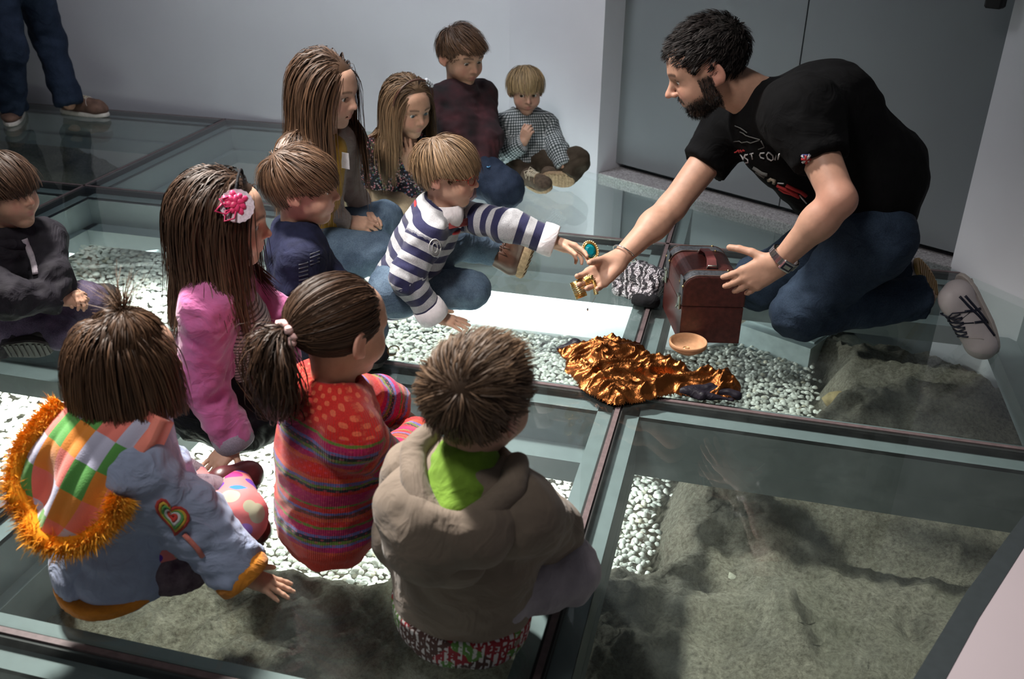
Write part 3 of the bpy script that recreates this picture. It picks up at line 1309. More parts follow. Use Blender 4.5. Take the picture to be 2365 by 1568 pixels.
GAP = .013
ys_ = AY[:-1] + [4.735]
for i in range(len(BX) - 1):
    for j in range(len(AY) - 1):
        top = 4.735 if j == len(AY) - 2 else AY[j + 1]
        pl = clip_poly(ROOM, BX[i] + GAP, BX[i + 1] - GAP, AY[j] + GAP, top - GAP)
        if len(pl) >= 3:
            ar = .5 * abs(sum(pl[k - 1][0] * pl[k][1] - pl[k][0] * pl[k - 1][1] for k in range(len(pl))))
            if ar > .03:
                s2 = sum(pl[k - 1][0] * pl[k][1] - pl[k][0] * pl[k - 1][1] for k in range(len(pl)))
                if s2 < 0:
                    pl = pl[::-1]
                MB().prism(pl, -GT, 0).build('glass_panel', M_GLASS, floor)


def beam_prof(hw=.062, led=.145):
    return [(-hw, -GT - .001), (hw, -GT - .001), (hw, -.155), (led, -.155), (led, -.225), (-led, -.225), (-led, -.155), (-hw, -.155)]


def prof_mesh(pr, a, b, axis):
    n = len(pr)
    V_ = []
    for t in (a, b):
        for p, z in pr:
            V_.append((t, p, z) if axis == 'x' else (p, t, z))
    F_ = [(i, (i + 1) % n, n + (i + 1) % n, n + i) for i in range(n)] + [tuple(reversed(range(n))), tuple(range(n, 2 * n))]
    return V_, F_


def add_beam(axis, pos, a, b, hw=.062, led=.145):
    pr = [(p + pos, z) for p, z in beam_prof(hw, led)]
    MB().add(*prof_mesh(pr, a, b, axis)).build('steel_beam', M_BEAM, floor)
    fl = [(pos - hw, -GT - .012), (pos + hw, -GT - .012), (pos + hw, -GT - .0005), (pos - hw, -GT - .0005)]
    MB().add(*prof_mesh(fl, a, b, axis)).build('top_flange', M_FLANGE, floor)
    rb = [(pos - .0065, -.02), (pos + .0065, -.02), (pos + .0065, -.0012), (pos - .0065, -.0012)]
    MB().add(*prof_mesh(rb, a, b, axis)).build('joint_strip', M_RUB, floor)
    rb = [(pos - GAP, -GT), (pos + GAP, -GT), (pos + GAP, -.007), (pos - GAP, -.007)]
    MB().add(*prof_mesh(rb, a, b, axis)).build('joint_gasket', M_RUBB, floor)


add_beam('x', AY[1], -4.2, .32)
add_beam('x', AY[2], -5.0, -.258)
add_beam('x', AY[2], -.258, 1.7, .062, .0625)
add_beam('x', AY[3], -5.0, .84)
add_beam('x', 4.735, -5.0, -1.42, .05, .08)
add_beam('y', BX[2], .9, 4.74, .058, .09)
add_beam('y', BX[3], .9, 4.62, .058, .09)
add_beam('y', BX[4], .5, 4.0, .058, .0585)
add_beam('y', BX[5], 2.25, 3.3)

# ------------------------------------------------------------------ the setting: the excavation under the glass
GZ = -.50


def poly_mask(x, y, poly):
    ins = np.zeros(x.shape, bool)
    n = len(poly)
    for i in range(n):
        (x0, y0), (x1, y1) = poly[i - 1], poly[i]
        c = ((y0 > y) != (y1 > y)) & (x < (x1 - x0) * (y - y0) / (y1 - y0 + 1e-12) + x0)
        ins ^= c
    return ins


def poly_dist(x, y, poly):
    d = np.full(x.shape, 1e9)
    n = len(poly)
    for i in range(n):
        a, b = A(*poly[i - 1]), A(*poly[i])
        ab = b - a
        t = np.clip(((x - a[0]) * ab[0] + (y - a[1]) * ab[1]) / (ab @ ab), 0, 1)
        d = np.minimum(d, np.hypot(x - a[0] - t * ab[0], y - a[1] - t * ab[1]))
    return np.where(poly_mask(x, y, poly), -d, d)


GRAVEL = [(-4.6, 2.05), (-2.2, 1.95), (-1.6, 1.93), (-1.23, 1.89), (-1.05, 1.83), (-.85, 1.82), (-.6, 1.98), (-.25, 2.12), (-.14, 2.14), (-.16, 2.40), (-.12, 2.70),
          (.03, 2.88), (.22, 2.98), (.33, 3.18), (.36, 3.42), (.345, 3.56), (.07, 3.70), (-.1, 3.98), (-1.5, 3.98), (-4.6, 3.98)]
nx, ny = 340, 280
gx, gy = np.meshgrid(np.linspace(-5.6, 2.2, nx), np.linspace(.2, 5.9, ny), indexing='ij')
# finer grid where the rock is seen from near
gx = np.sign(gx + .3) * np.abs(gx + .3) ** 1.25 / (5.3 ** .25) - .3
X_, Y_ = gx.ravel(), gy.ravel()
pd = poly_dist(X_ + .05 * pnoise(np.stack([X_ * 6, Y_ * 6, X_ * 0], 1)), Y_ + .05 * pnoise(np.stack([X_ * 6, Y_ * 6, X_ * 0 + 9], 1)), GRAVEL)
sm = np.clip(pd / .13, 0, 1)
sm = sm * sm * (3 - 2 * sm)
p3 = np.stack([X_, Y_, 0 * X_], 1)
rug = .050 * fbm(p3 * 3.1, 4) + .030 * (1 - 2 * np.abs(fbm(p3 * 6.3 + 3, 3))) + .024 * fbm(p3 * 17, 4, .65) + .016 * np.abs(fbm(p3 * 34, 3, .6))
Z_ = -.56 + sm * (.13 + rug)
# near rock shelf stands higher, with a hollow running to the right
Z_ += sm * .07 * np.clip((2.02 - Y_) / .12, 0, 1)
Z_ -= .10 * np.exp(-((Y_ - 2.33 + .10 * (X_ - .6)) / .075) ** 2) * np.clip((X_ - .25) / .2, 0, 1)
Z_ += .10 * np.exp(-(((X_ - .23) / .055) ** 2 + ((Y_ - 1.87) / .11) ** 2)) 
Z_ += .09 * np.exp(-(((X_ - .10) / .16) ** 2 + ((Y_ - 2.45) / .13) ** 2)) * sm
Z_ += .11 * np.exp(-(((X_ - .75) / .33) ** 2 + ((Y_ - 3.20) / .30) ** 2)) * sm
Z_ += .22 * np.exp(-(((X_ + 4.6) / .55) ** 2 + ((Y_ - 4.95) / .5) ** 2))
far = np.clip((Y_ - 3.95) / .06, 0, 1) * np.clip((X_ + 4.0) / .4 + (4.6 - Y_), 0, 1)
cc = np.clip((Y_ - 3.60 - .0 * X_) / .08, 0, 1) * np.clip((X_ - .42) / .15, 0, 1)
far = np.maximum(far, cc)
Z_ = Z_ * (1 - far) + far * (-.485 + .003 * rug / .05 - .03 * np.exp(-((Y_ - 4.05 + .45 * (X_ - .6)) / .02) ** 2) * (X_ > .3))
ids = np.arange(nx * ny).reshape(nx, ny)
Q_ = np.stack([ids[:-1, :-1], ids[1:, :-1], ids[1:, 1:], ids[:-1, 1:]], -1).reshape(-1, 4)
m_, nt_, b_ = new_mat('excavated_ground')
f1 = noise(nt_, 5, 6, .65)
f2 = noise(nt_, 75, 6, .75)
c = ramp(nt_, f1, [(.30, (.23, .205, .165)), (.5, (.39, .355, .295)), (.72, (.52, .48, .41))])
c = mixc(nt_, .60, c, ramp(nt_, f2, [(.32, (.07, .062, .05)), (.50, (.42, .385, .33)), (.70, (.78, .73, .64))]))
c = mixc(nt_, mth(nt_, 'MULTIPLY', ramp(nt_, noise(nt_, 2.3, 3), [(.50, (0, 0, 0)), (.66, (1, 1, 1))]), .35), c, (.20, .215, .165))
conc = ramp(nt_, noise(nt_, 8, 5, .65), [(.3, (.20, .23, .215)), (.7, (.34, .375, .355))])
c = mixc(nt_, 1.0, c, (1.3, 1.26, 1.2), 'MULTIPLY')
c = mixc(nt_, attr(nt_, 'concrete'), c, conc)
L(nt_, c, b_.inputs['Base Color'])
b_.inputs['Roughness'].default_value = .95
b_.inputs['Specular IOR Level'].default_value = .1
bump(nt_, b_, mth(nt_, 'ADD', noise(nt_, 42, 8, .85), mth(nt_, 'MULTIPLY', voro(nt_, 30), .35)), 1.0, .055)
o = mk('ground', np.stack([X_, Y_, Z_], 1), Q_, m_, None, True, attrs=dict(concrete=far))
struct(o, 'excavated rocky ground and concrete seen below the glass floor')

# white slab and plinth
M_SLAB = plain('white_slab', (.80, .84, .86), .7, 0, .3, .03, 8)
mb = MB()
mb.prism([(-1.62, 3.56), (-1.40, 3.54), (-.118, 3.55), (.04, 3.70), (.04, 4.35), (-1.62, 4.35)], -.54, -.488)
struct(mb.build('trim_5', M_SLAB), 'smooth white slab beyond the white gravel under the glass')
M_PLINTH = plain('plinth_paint', (.52, .60, .62), .6, 0, .3, .12, 22)
pa, pb = A(.06, 3.690), A(.345, 3.541)
pdr = nrm(pb - pa)
pnr = A(-pdr[1], pdr[0])
mb = MB()
mb.prism([tuple(pa), tuple(pb), tuple(pb + pnr * .34), tuple(pa + pnr * .34)], -.55, -.412)
mb.prism([tuple(pa + pnr * .05 + pdr * .02), tuple(pb + pnr * .05 - pdr * .01), tuple(pb + pnr * .34), tuple(pa + pnr * .34)], -.412, -.404)
struct(mb.build('trim_6', M_PLINTH), 'pale painted plinth under the glass beside the grey pebbles')
# pier below the beam corner, lower left
M_PIER = M_BEAM
mb = MB()
mb.box((-1.60, 1.42, -.37), (.14, .17, .32))
mb.box((-1.57, 1.42, -.47), (.26, .26, .03), None, .006)
mb.box((-1.52, 1.42, -.24), (.03, .26, .04))
struct(mb.build('trim_7', M_PIER), 'dark steel pier carrying the beam below the glass')
# small junction box on the far concrete
mb = MB()
mb.box(at(541, 352, z=-.46), (.16, .10, .10), None, .008)
struct(mb.build('trim_8', plain('box_paint', (.33, .37, .35), .6)), 'small grey junction box on the concrete below the glass')
# fluorescent tube upright at the back of the gravel
mt, ntt, bt = new_mat('tube_glow')
bt.inputs['Emission Color'].default_value = (.95, 1, .97, 1)
bt.inputs['Emission Strength'].default_value = 12.0
tl = thing('tube_lamp', 'short upright white tube lamp below the glass at the back of the gravel', 'lamp', tuple(at(187, 556, z=-.48)))
tp = at(187, 556, z=-.485)
MB().tube([tp + A(0, 0, .02), tp + A(0, 0, .21)], .014, 10).build('tube', mt, tl, True)
MB().tube([tp + A(0, 0, -.03), tp + A(0, 0, .03)], .019, 10).build('socket', M_BEAM, tl)

# pebbles
oc = [(0, 0, 1), (1, 0, 0), (0, 1, 0), (-1, 0, 0), (0, -1, 0), (0, 0, -1)]
of = [(0, 1, 2), (0, 2, 3), (0, 3, 4), (0, 4, 1), (5, 2, 1), (5, 3, 2), (5, 4, 3), (5, 1, 4)]
pv, pf, ed = [A(*p) for p in oc], [], {}
for f in of:
    mids = []
    for a, b in ((f[0], f[1]), (f[1], f[2]), (f[2], f[0])):
        k = (min(a, b), max(a, b))
        if k not in ed:
            ed[k] = len(pv)
            pv.append(nrm(pv[a] + pv[b]))
        mids.append(ed[k])
    pf += [(f[0], mids[0], mids[2]), (f[1], mids[1], mids[0]), (f[2], mids[2], mids[1]), tuple(mids)]
pv, pf = np.array(pv), np.array(pf)
m_, nt_, b_ = new_mat('pebble')
oi = N(nt_, 'ShaderNodeObjectInfo').outputs['Random']
rv = mth(nt_, 'ADD', attr(nt_, 'rnd'), mth(nt_, 'MULTIPLY', oi, attr(nt_, 'one')))
c = ramp(nt_, rv, [(0, (.42, .43, .40)), (.25, (.62, .62, .57)), (.6, (.76, .76, .71)), (.9, (.85, .85, .80)), (1, (.60, .54, .42))])
L(nt_, c, b_.inputs['Base Color'])
b_.inputs['Roughness'].default_value = .75
b_.inputs['Specular IOR Level'].default_value = .25
M_PEB = m_
rs = np.random.default_rng(3)
pts = []
for (x0, x1, sp) in ((-4.6, -1.75, .0235), (-1.75, -.9, .0175), (-.9, .42, .0165)):
    gx_, gy_ = np.meshgrid(np.arange(x0, x1, sp), np.arange(1.75, 4.0, sp * .95), indexing='ij')
    g = np.stack([gx_.ravel(), gy_.ravel()], 1)
    g += rs.uniform(-.45, .45, g.shape) * sp
    pts.append(np.c_[g, np.full(len(g), sp)])
pts = np.concatenate(pts)
dpoly = poly_dist(pts[:, 0], pts[:, 1], GRAVEL)
slab = poly_mask(pts[:, 0], pts[:, 1], [(-1.25, 3.62), (-.9, 3.60), (-.118, 3.56), (.04, 3.70), (.04, 4.35), (-1.5, 4.35)])
keep = (dpoly + rs.normal(size=len(pts)) * .02 < .012) & ~slab
pts = pts[keep]
_c = (np.c_[pts[:, :2], np.full(len(pts), GZ)] - A(0, 0, CAM_H)) @ CAM_R
pts = pts[1182.5 + CAM_F * _c[:, 0] / _c[:, 2] > -320]      # nothing of it shows further left
n = len(pts)
sz = pts[:, 2] * (.50 + .25 * rs.random(n))
ax3 = np.stack([sz * (1.0 + .35 * rs.random(n)), sz * (.75 + .3 * rs.random(n)), sz * (.50 + .25 * rs.random(n))], 1)
qa = rs.normal(size=(n, 3)) * .35
yaw = rs.random(n) * 6.283
cs, sn = np.cos(yaw), np.sin(yaw)
Rz = np.zeros((n, 3, 3))
Rz[:, 0, 0], Rz[:, 0, 1], Rz[:, 1, 0], Rz[:, 1, 1], Rz[:, 2, 2] = cs, -sn, sn, cs, 1
Rx = np.zeros((n, 3, 3))
Rx[:, 0, 0] = 1
Rx[:, 1, 1], Rx[:, 1, 2], Rx[:, 2, 1], Rx[:, 2, 2] = np.cos(qa[:, 0]), -np.sin(qa[:, 0]), np.sin(qa[:, 0]), np.cos(qa[:, 0])
RR = Rz @ Rx
ctr = np.c_[pts[:, :2], GZ + rs.normal(size=n) * .006 - .006 + .02 * np.clip(pts[:, 0] - .1, 0, .3)]
rndv = rs.random(n)
# the pebbles that show largest are objects of their own
cpx = (ctr - A(0, 0, CAM_H)) @ CAM_R
uu = 1182.5 + CAM_F * cpx[:, 0] / cpx[:, 2]
vv = 784 + CAM_F * cpx[:, 1] / cpx[:, 2]
vis = ((uu > 1385) & (uu < 1600) & (vv > 1045) & (vv < 1340)) | ((uu > 1640) & (uu < 1850) & (vv > 800) & (vv < 1010)) | ((uu > 620) & (uu < 860) & (vv > 1060) & (vv < 1380))
score = np.where(vis, sz / cpx[:, 2], 0)
big = np.argsort(-score)[:300]
isb = np.zeros(n, bool)
isb[big] = True
rest = np.where(~isb)[0]
dv = [A(0, 0, 1.0)] + [A(.62 * math.cos(a), .62 * math.sin(a), .78) for a in np.arange(6) * math.pi / 3] + [A(math.cos(a), math.sin(a), 0) for a in np.arange(6) * math.pi / 3 + .5]
df_ = [(0, 1 + i, 1 + (i + 1) % 6) for i in range(6)] + [(1 + i, 7 + i, 1 + (i + 1) % 6) for i in range(6)] + [(1 + (i + 1) % 6, 7 + i, 7 + (i + 1) % 6) for i in range(6)]
dv, df_ = np.array(dv), np.array(df_)
PV = (RR[rest] @ (dv[None] * ax3[rest][:, None, :]).transpose(0, 2, 1)).transpose(0, 2, 1) + ctr[rest][:, None, :]
k_ = len(dv)
PF = (df_[None] + (np.arange(len(rest)) * k_)[:, None, None]).reshape(-1, 3)
gb = mk('gravel', PV.reshape(-1, 3), PF, M_PEB, None, True, attrs=dict(rnd=np.repeat(rndv[rest], k_), one=np.zeros(len(rest) * k_)))
gb['kind'] = 'stuff'
tag(gb, 'bed of rounded white and grey pebbles under the glass floor', 'gravel')
pm = {}
for gi in (0,):
    me = bpy.data.meshes.new('pebble')
    me.from_pydata(pv.tolist(), [], pf.tolist())
    me.polygons.foreach_set('use_smooth', np.ones(len(pf), bool))
    me.materials.append(M_PEB)
    for nme, val in (('rnd', 0.0), ('one', 1.0)):
        a = me.attributes.new(nme, 'FLOAT', 'POINT')
        a.data.foreach_set('value', np.full(len(pv), val, np.float32))
    pm[gi] = me
for i in big:
    o = bpy.data.objects.new('pebble', pm[0])
    COL.objects.link(o)
    o.parent = gb
    mm = np.eye(4)
    mm[:3, :3] = RR[i] @ np.diag(ax3[i])
    mm[:3, 3] = ctr[i] - OFF[gb.name]
    o.matrix_local = Matrix(mm.tolist())

# loose stones lying on the rock
M_STONE = plain('loose_stone', (.42, .40, .33), .95, 0, .1, .35, 30, .6)
M_STONE2 = plain('ochre_stone', (.34, .26, .14), .95, 0, .1, .35, 30, .6)
STN = [(1940, 925, .050, 1, 'pointed ochre stone lying on the rock beside the grey pebbles'), (1992, 905, .030, 0, 'flat grey stone lying beside the pointed ochre stone'),
       (1720, 1170, .05, 0, 'broad pale stone on the bright rock under the near panel'), (1640, 1135, .045, 0, 'rounded chalky stone at the edge of the white pebbles'),
       (1690, 1345, .03, 0, 'small dark-edged stone on the near grey rock shelf')]
for i, (u_, v_, r_, kk, lb_) in enumerate(STN):
    c = at(u_, v_, z=-.425)
    d = pv.copy()
    d = d[:, :] * A(1.2, .9, .8) * r_ * (1 + .35 * pnoise(pv * 1.7 + i * 3.3))[:, None]
    an = i * 1.3
    Rr = np.array([[math.cos(an), -math.sin(an), 0], [math.sin(an), math.cos(an), 0], [0, 0, 1]])
    o = mk('loose_stone', c + d @ Rr.T, pf, M_STONE2 if kk else M_STONE, None, False)
    tag(o, lb_, 'stone', 'stones on the excavated ground')


# ------------------------------------------------------------------ people
SKIN = {}


def skin(tone='a'):
    if tone not in SKIN:
        cols = dict(a=((.53, .315, .225), (.46, .17, .15), (.60, .27, .21), (.055, .030, .018)),
                    b=((.49, .285, .195), (.44, .16, .14), (.57, .24, .18), (.045, .025, .016)),
                    m=((.45, .255, .180), (.40, .15, .13), (.52, .22, .17), (.010, .007, .006)))[tone]
        SKIN[tone] = skin_mat('skin_' + tone, *cols)
    return SKIN[tone]


EYE_BROWN = eye_mat('eye_brown', (.07, .035, .015))
EYE_BLUE = eye_mat('eye_blue', (.10, .14, .17))
H_DARK = hair_mat('hair_dark_brown', (.026, .014, .009), (.048, .026, .016), (.085, .048, .030))
H_BROWN = hair_mat('hair_brown', (.045, .024, .014), (.085, .046, .027), (.15, .085, .050))
H_LIGHT = hair_mat('hair_light_brown', (.075, .045, .025), (.15, .092, .052), (.25, .165, .095))
H_BLOND = hair_mat('hair_blond', (.11, .072, .036), (.27, .185, .095), (.42, .31, .17))
H_BLACK = hair_mat('hair_black', (.005, .004, .004), (.009, .007, .007), (.018, .013, .012), .62, .2)


def kid(label, loc, head, face, s, p0, p3, F, armR, armL, legR, legL, handR=None, handL=None, tone='a', eye=None, open_=.0040, roll=0,
        shirt=None, sdim=(.112, .108, .118, .050), arms=(.050, .043, .037), trou=None, tdim=(.078, .058, .046), seed=0, mouth=0.0, jaw=1.0,
        shirt_name='sweater', trou_name='trousers', hs=.0070, wr=.0045, hip_r=.090, skirt=None, hem=None, forearms=True, sflat=.74, gaze=(0, 1, -.2), lean=0, head_h=.0037, fine=0, nose=1.0, trou_extra=None, shirt_extra=None):
    root = thing('person', label, 'person', tuple(loc))
    M = frame(face, roll=roll)
    F = nrm(F)
    fh = nrm(A(face[0], face[1], 0))
    p3 = head - A(0, 0, .138 * s) - fh * .030 * s + (F * lean if lean else 0)
    Rv = nrm(np.cross(F, A(0, 0, 1)))
    ax = p3 - p0
    ad = nrm(ax)
    wp, wc, shw, rsh = sdim
    sr, sl = p3 + Rv * shw - ad * .042, p3 - Rv * shw - ad * .042
    # --- bare body: head and neck, hands, and the plain trunk under the clothes
    parts = []
    S = SDF()
    add_head(S, head, M, s, jaw=jaw, open_=open_, neck_to=p3 + ad * .005, neck_r=.040, mouth=mouth, nose=nose)
    v, q = S.mesh(head_h)
    parts.append((v, q, head_attrs(v, head, M, s)))
    for hd, (e_, w_), right in ((handR, armR, True), (handL, armL, False)):
        if hd is None:
            continue
        S = SDF()
        hd = dict(hd)
        fd = hd.pop('fdir')
        do = hd.pop('dorsal')
        add_hand(S, w_, fd, do, right, **hd)
        S.cone(e_ + (w_ - e_) * .55, w_ + nrm(fd) * .004, .024 * s, .0185 * s, .012)
        v, q = S.mesh(.0027)
        parts.append((v, q, {}))
    S = SDF()
    S.cone(p0, p3, .06, .05, .02)
    S.cone(sr, sl, .03, .03, .02)
    for (e_, w_), sh in ((armR, sr), (armL, sl)):
        S.cone(sh, e_, .028, .022, .02)
        S.cone(e_, w_, .022, .016, .02)
    for lg, sg in ((legR, 1), (legL, -1)):
        S.cone(p0 + Rv * sg * .06, lg[0], .045, .032, .02)
        S.cone(lg[0], lg[1], .032, .025, .02)
    v, q = S.mesh(.016)
    parts.append((v, q, {}))
    v, q, at_ = join_meshes(parts)
    body = mk('body', v, q, skin(tone), root, True, attrs=at_)
    add_eyes(root, head, M, s, eye or EYE_BROWN, gaze)
    # --- clothes
    p1, p2 = p0 + ax * .45, p0 + ax * .80
    uax = (p0, ad)
    bn = [B(p0 - ad * (.02 if hem is None else hem), p1, wp, wp * .96, flat=(F, sflat), ref=F), B(p1, p2, wp * .96, wc, flat=(F, sflat), ref=F),
          B(p2, p3 - ad * .01, wc * .86, .056, flat=(F, .86), ref=F), B(sl, sr, rsh, rsh, ref=F), B(p3 - ad * .018, sr, .042, rsh, ref=F, k=.035), B(p3 - ad * .018, sl, .042, rsh, ref=F, k=.035)]
    for b in bn:
        b['uax'] = uax
    for (e_, w_), sh, i in ((armR, sr, 1), (armL, sl, 2)):
        l1 = np.linalg.norm(e_ - sh)
        bn += [B(sh, e_, arms[0], arms[1], id=i, jb=1, ja=.5), B(e_, w_, arms[1], arms[2], id=i, s0=l1, ja=1, jb=.6, capb=True)]
    so = None
    if shirt:
        so = garment(shirt_name, bn, shirt, root, h=hs, k=.030, wr=wr * 1.35, seed=seed, floor=.003, fine=fine, extra=shirt_extra or (lambda S: S.cone(p3 + ad * .012, head, .047 * s, .055 * s, .014, True)))
    if trou:
        hipR, hipL = p0 + Rv * .068 * s, p0 - Rv * .068 * s
        tb = [B(hipL, hipR, hip_r, hip_r, ref=F)]
        for (k_, a_), hp, i in ((legR, hipR, 3), (legL, hipL, 4)):
            tb += [B(hp, k_, tdim[0], tdim[1], id=i, jb=1, ja=.6), B(k_, a_, tdim[1], tdim[2], id=i, s0=np.linalg.norm(k_ - hp), ja=1, jb=.7, capb=True)]
        garment(trou_name, tb, trou, root, h=hs * 1.25, k=.020, wr=wr * 1.1, seed=seed + 3, floor=.003, extra=trou_extra)
    return dict(root=root, M=M, c=head, s=s, sr=sr, sl=sl, Rv=Rv, F=F, ad=ad, p0=p0, p3=p3, armR=armR, armL=armL, shirt=so)


def neck_ring(K, r, tube, mat, name='collar', up=.0, tilt=.25, sq=.88, parent=None, n=28):
    """soft ring lying round the neck"""
    z = nrm(K['ad'] + K['F'] * tilt)
    x = nrm(np.cross(K['F'], z))
    y = np.cross(z, x)
    c = K['p3'] + K['ad'] * up
    pts = [c + r * (math.cos(a) * x + sq * math.sin(a) * y) for a in np.linspace(0, 2 * math.pi, n, endpoint=False)]
    return MB().tube(pts, tube, 8, True).build(name, mat, parent or K['root'], True)


def cuff(K, arm, r, w, mat, name='cuff', gap=.0, parent=None):
    e_, w_ = K[arm]
    d = nrm(w_ - e_)
    R = frame(d, (0.1, .2, 1) if abs(d[2]) < .9 else (1, 0, 0))
    R = np.array([R[:, 0], R[:, 2], R[:, 1]]).T
    pr = [(r * .80, -w - .002), (r * 1.03, -w), (r * 1.08, -w * .5), (r * 1.05, -.002), (r * .98, .002), (r * .80, .001), (r * .74, -.012)]
    return MB().lathe(pr, w_ + d * gap, R, 24).build(name, mat, parent or K['root'], True)


def collar_flaps(K, mat, r=.056, h=.034, spread=1.15, name='collar', up=.012, parent=None, lift=.02, back_only=False):
    """turned-down shirt collar with two points at the front"""
    z = K['ad']
    F, Rv = K['F'], K['Rv']
    c = K['p3'] + z * up
    a0 = 0.30
    V_, F_ = [], []
    n = 33
    for i, a in enumerate(np.linspace(a0, 2 * math.pi - a0, n)):
        dr = math.cos(a) * F + math.sin(a) * Rv
        pt = max(0, 1 - min(a - a0, 2 * math.pi - a0 - a) / .75)
        hh = h * (1 + .75 * pt)
        top = c + dr * r + z * lift
        mid = c + dr * (r + .006) + z * (lift + .004)
        bot = c + dr * (r * spread + .012 + .010 * pt) + z * (lift - hh)
        V_ += [c + dr * (r - .006) + z * (lift - .02), top, mid, (mid + bot) / 2 + dr * .006, bot, bot - dr * .004 - z * .001, (top + bot) / 2 + dr * .0]
    m = 7
    for i in range(n - 1):
        for j in range(m - 1):
            F_.append((i * m + j, (i + 1) * m + j, (i + 1) * m + j + 1, i * m + j + 1))
    F_.append(tuple(range(m)))
    F_.append(tuple(reversed(range((n - 1) * m, n * m))))
    return MB().add(V_, F_).build(name, mat, parent or K['root'], True)


def surf_patch(obj, origin, direction, cx, cy, w, h, mat, name, parent, nx=14, ny=14, lift=.0035, mask=None, uvattr=False):
    """a patch laid on the surface of a garment, cast from origin + plane coordinates along direction"""
    bpy.context.view_layer.update()
    d = nrm(direction)
    off = OFF[obj.name]
    me = obj.data
    from mathutils.bvhtree import BVHTree
    key = obj.name
    if key not in _BVH:
        vv = np.empty(len(me.vertices) * 3)
        me.vertices.foreach_get('co', vv)
        vv = vv.reshape(-1, 3) + off
        _BVH[key] = BVHTree.FromPolygons(vv.tolist(), [tuple(p.vertices) for p in me.polygons])
    t = _BVH[key]
    V_, I_, UV = [], {}, []
    for i in range(nx + 1):
        for j in range(ny + 1):
            a, b = i / nx * 2 - 1, j / ny * 2 - 1
            if mask and not mask(a, b):
                continue
            p = origin + cx * a * w / 2 + cy * b * h / 2
            hit = t.ray_cast(Vector(p), Vector(d), 1.0)
            if hit[0] is None:
                continue
            I_[(i, j)] = len(V_)
            V_.append(np.array(hit[0]) - d * lift)
            UV.append((a, b, 0))
    F_ = []
    for i in range(nx):
        for j in range(ny):
            k = [(i, j), (i + 1, j), (i + 1, j + 1), (i, j + 1)]
            if all(q in I_ for q in k):
                F_.append(tuple(I_[q] for q in k))
    if not F_:
        return None
    # give it a little thickness
    n = len(V_)
    V2 = V_ + [p + d * (lift + .002) for p in V_]
    cnt = {}
    for f in F_:
        for a, b in zip(f, f[1:] + f[:1]):
            cnt[(a, b)] = 1
    F2 = list(F_) + [tuple(i + n for i in reversed(f)) for f in F_]
    for (a, b) in cnt:
        if (b, a) not in cnt:
            F2.append((b, a, a + n, b + n))
    return mk(name, V2, F2, mat, parent, True, attrs=dict(uvp=np.array(UV + UV)))


_BVH = {}


def surf_tree(o):
    from mathutils.bvhtree import BVHTree
    if o.name not in _BVH:
        vv = np.empty(len(o.data.vertices) * 3)
        o.data.vertices.foreach_get('co', vv)
        vv = vv.reshape(-1, 3) + OFF[o.name]
        _BVH[o.name] = BVHTree.FromPolygons(vv.tolist(), [tuple(p.vertices) for p in o.data.polygons])
    return _BVH[o.name]


def stitch(o, name, lines, mat, r=.0015, lift=.0015):
    """thin raised lines (print, seams, embroidery) lying on the surface of a garment"""
    t = surf_tree(o)
    mb = MB()
    for ln in lines:
        ps = []
        for u, v in ln:
            d = nrm(CAM_R @ np.array([(u - 1182.5) / CAM_F, (v - 784.0) / CAM_F, 1.0]))
            h = t.ray_cast(Vector((0, 0, CAM_H)), Vector(d), 8)
            if h[0] is not None:
                n = np.array(h[1])
                ps.append(np.array(h[0]) + n * (lift if n @ d < 0 else -lift))
        if len(ps) > 1:
            mb.tube(ps, r, 5)
    if mb.v:
        return mb.build(name, mat, o, True)

Z3 = A(0, 0, 1)
# ---- garment materials
C_NAVY = (.012, .014, .035)
M_NAVY = cloth('navy_jersey', C_NAVY, .85, .35, 30)
M_DENIM = denim('jeans_blue', (.030, .052, .090), (.115, .165, .225))
M_DENIMD = denim('jeans_dark', (.008, .013, .030), (.030, .045, .080))
M_BLACKC = cloth('black_cotton', (.010, .010, .012), .8, .3)
M_WHITEC = cloth('white_cotton', (.66, .62, .64), .85, .1)
M_BEIGE = cloth('beige_cotton', (.42, .33, .23), .85, .15)
M_BROWNP = cloth('brown_corduroy', (.055, .042, .030), .9, .35, 25)
M_GREYP = cloth('grey_cotton', (.36, .32, .36), .85, .15, 25)
M_LEATH = plain('brown_leather', (.075, .032, .020), .38, 0, .5, .25, 25, .15)
M_SUEDE = plain('brown_suede', (.085, .062, .045), .9, 0, .2, .3, 60, .2)
M_CREPE = plain('crepe_sole', (.30, .21, .13), .85, 0, .2, .3, 90, .3)
M_SOLEB = plain('black_rubber', (.018, .017, .016), .6, 0, .4, .2, 50)
M_SOLEW = plain('white_rubber', (.55, .50, .46), .6, 0, .4, .1, 50)
M_LACE = cloth('cream_lace', (.50, .44, .33), .9, .1)
M_RED = cloth('red_cotton', (.42, .012, .015), .8, .15)


def striped_mat(name, c1, c2, period, duty=.5, lo=None):
    m, nt, b = new_mat(name)
    u = attr(nt, 'u')
    f = mth(nt, 'FRACT', mth(nt, 'MULTIPLY_ADD', u, 1 / period, 20.15))
    c = mixc(nt, mth(nt, 'LESS_THAN', f, duty), c2, c1)
    c = mixc(nt, 1.0, c, ramp(nt, noise(nt, 300, 3), [(.3, (.75, .75, .75)), (.7, (1.1, 1.1, 1.1))]), 'MULTIPLY')
    L(nt, c, b.inputs['Base Color'])
    b.inputs['Roughness'].default_value = .9
    b.inputs['Specular IOR Level'].default_value = .2
    b.inputs['Sheen Weight'].default_value = .2
    bump(nt, b, noise(nt, 450, 2), .25, .0015)
    return m


def fold_mat(m):
    return m


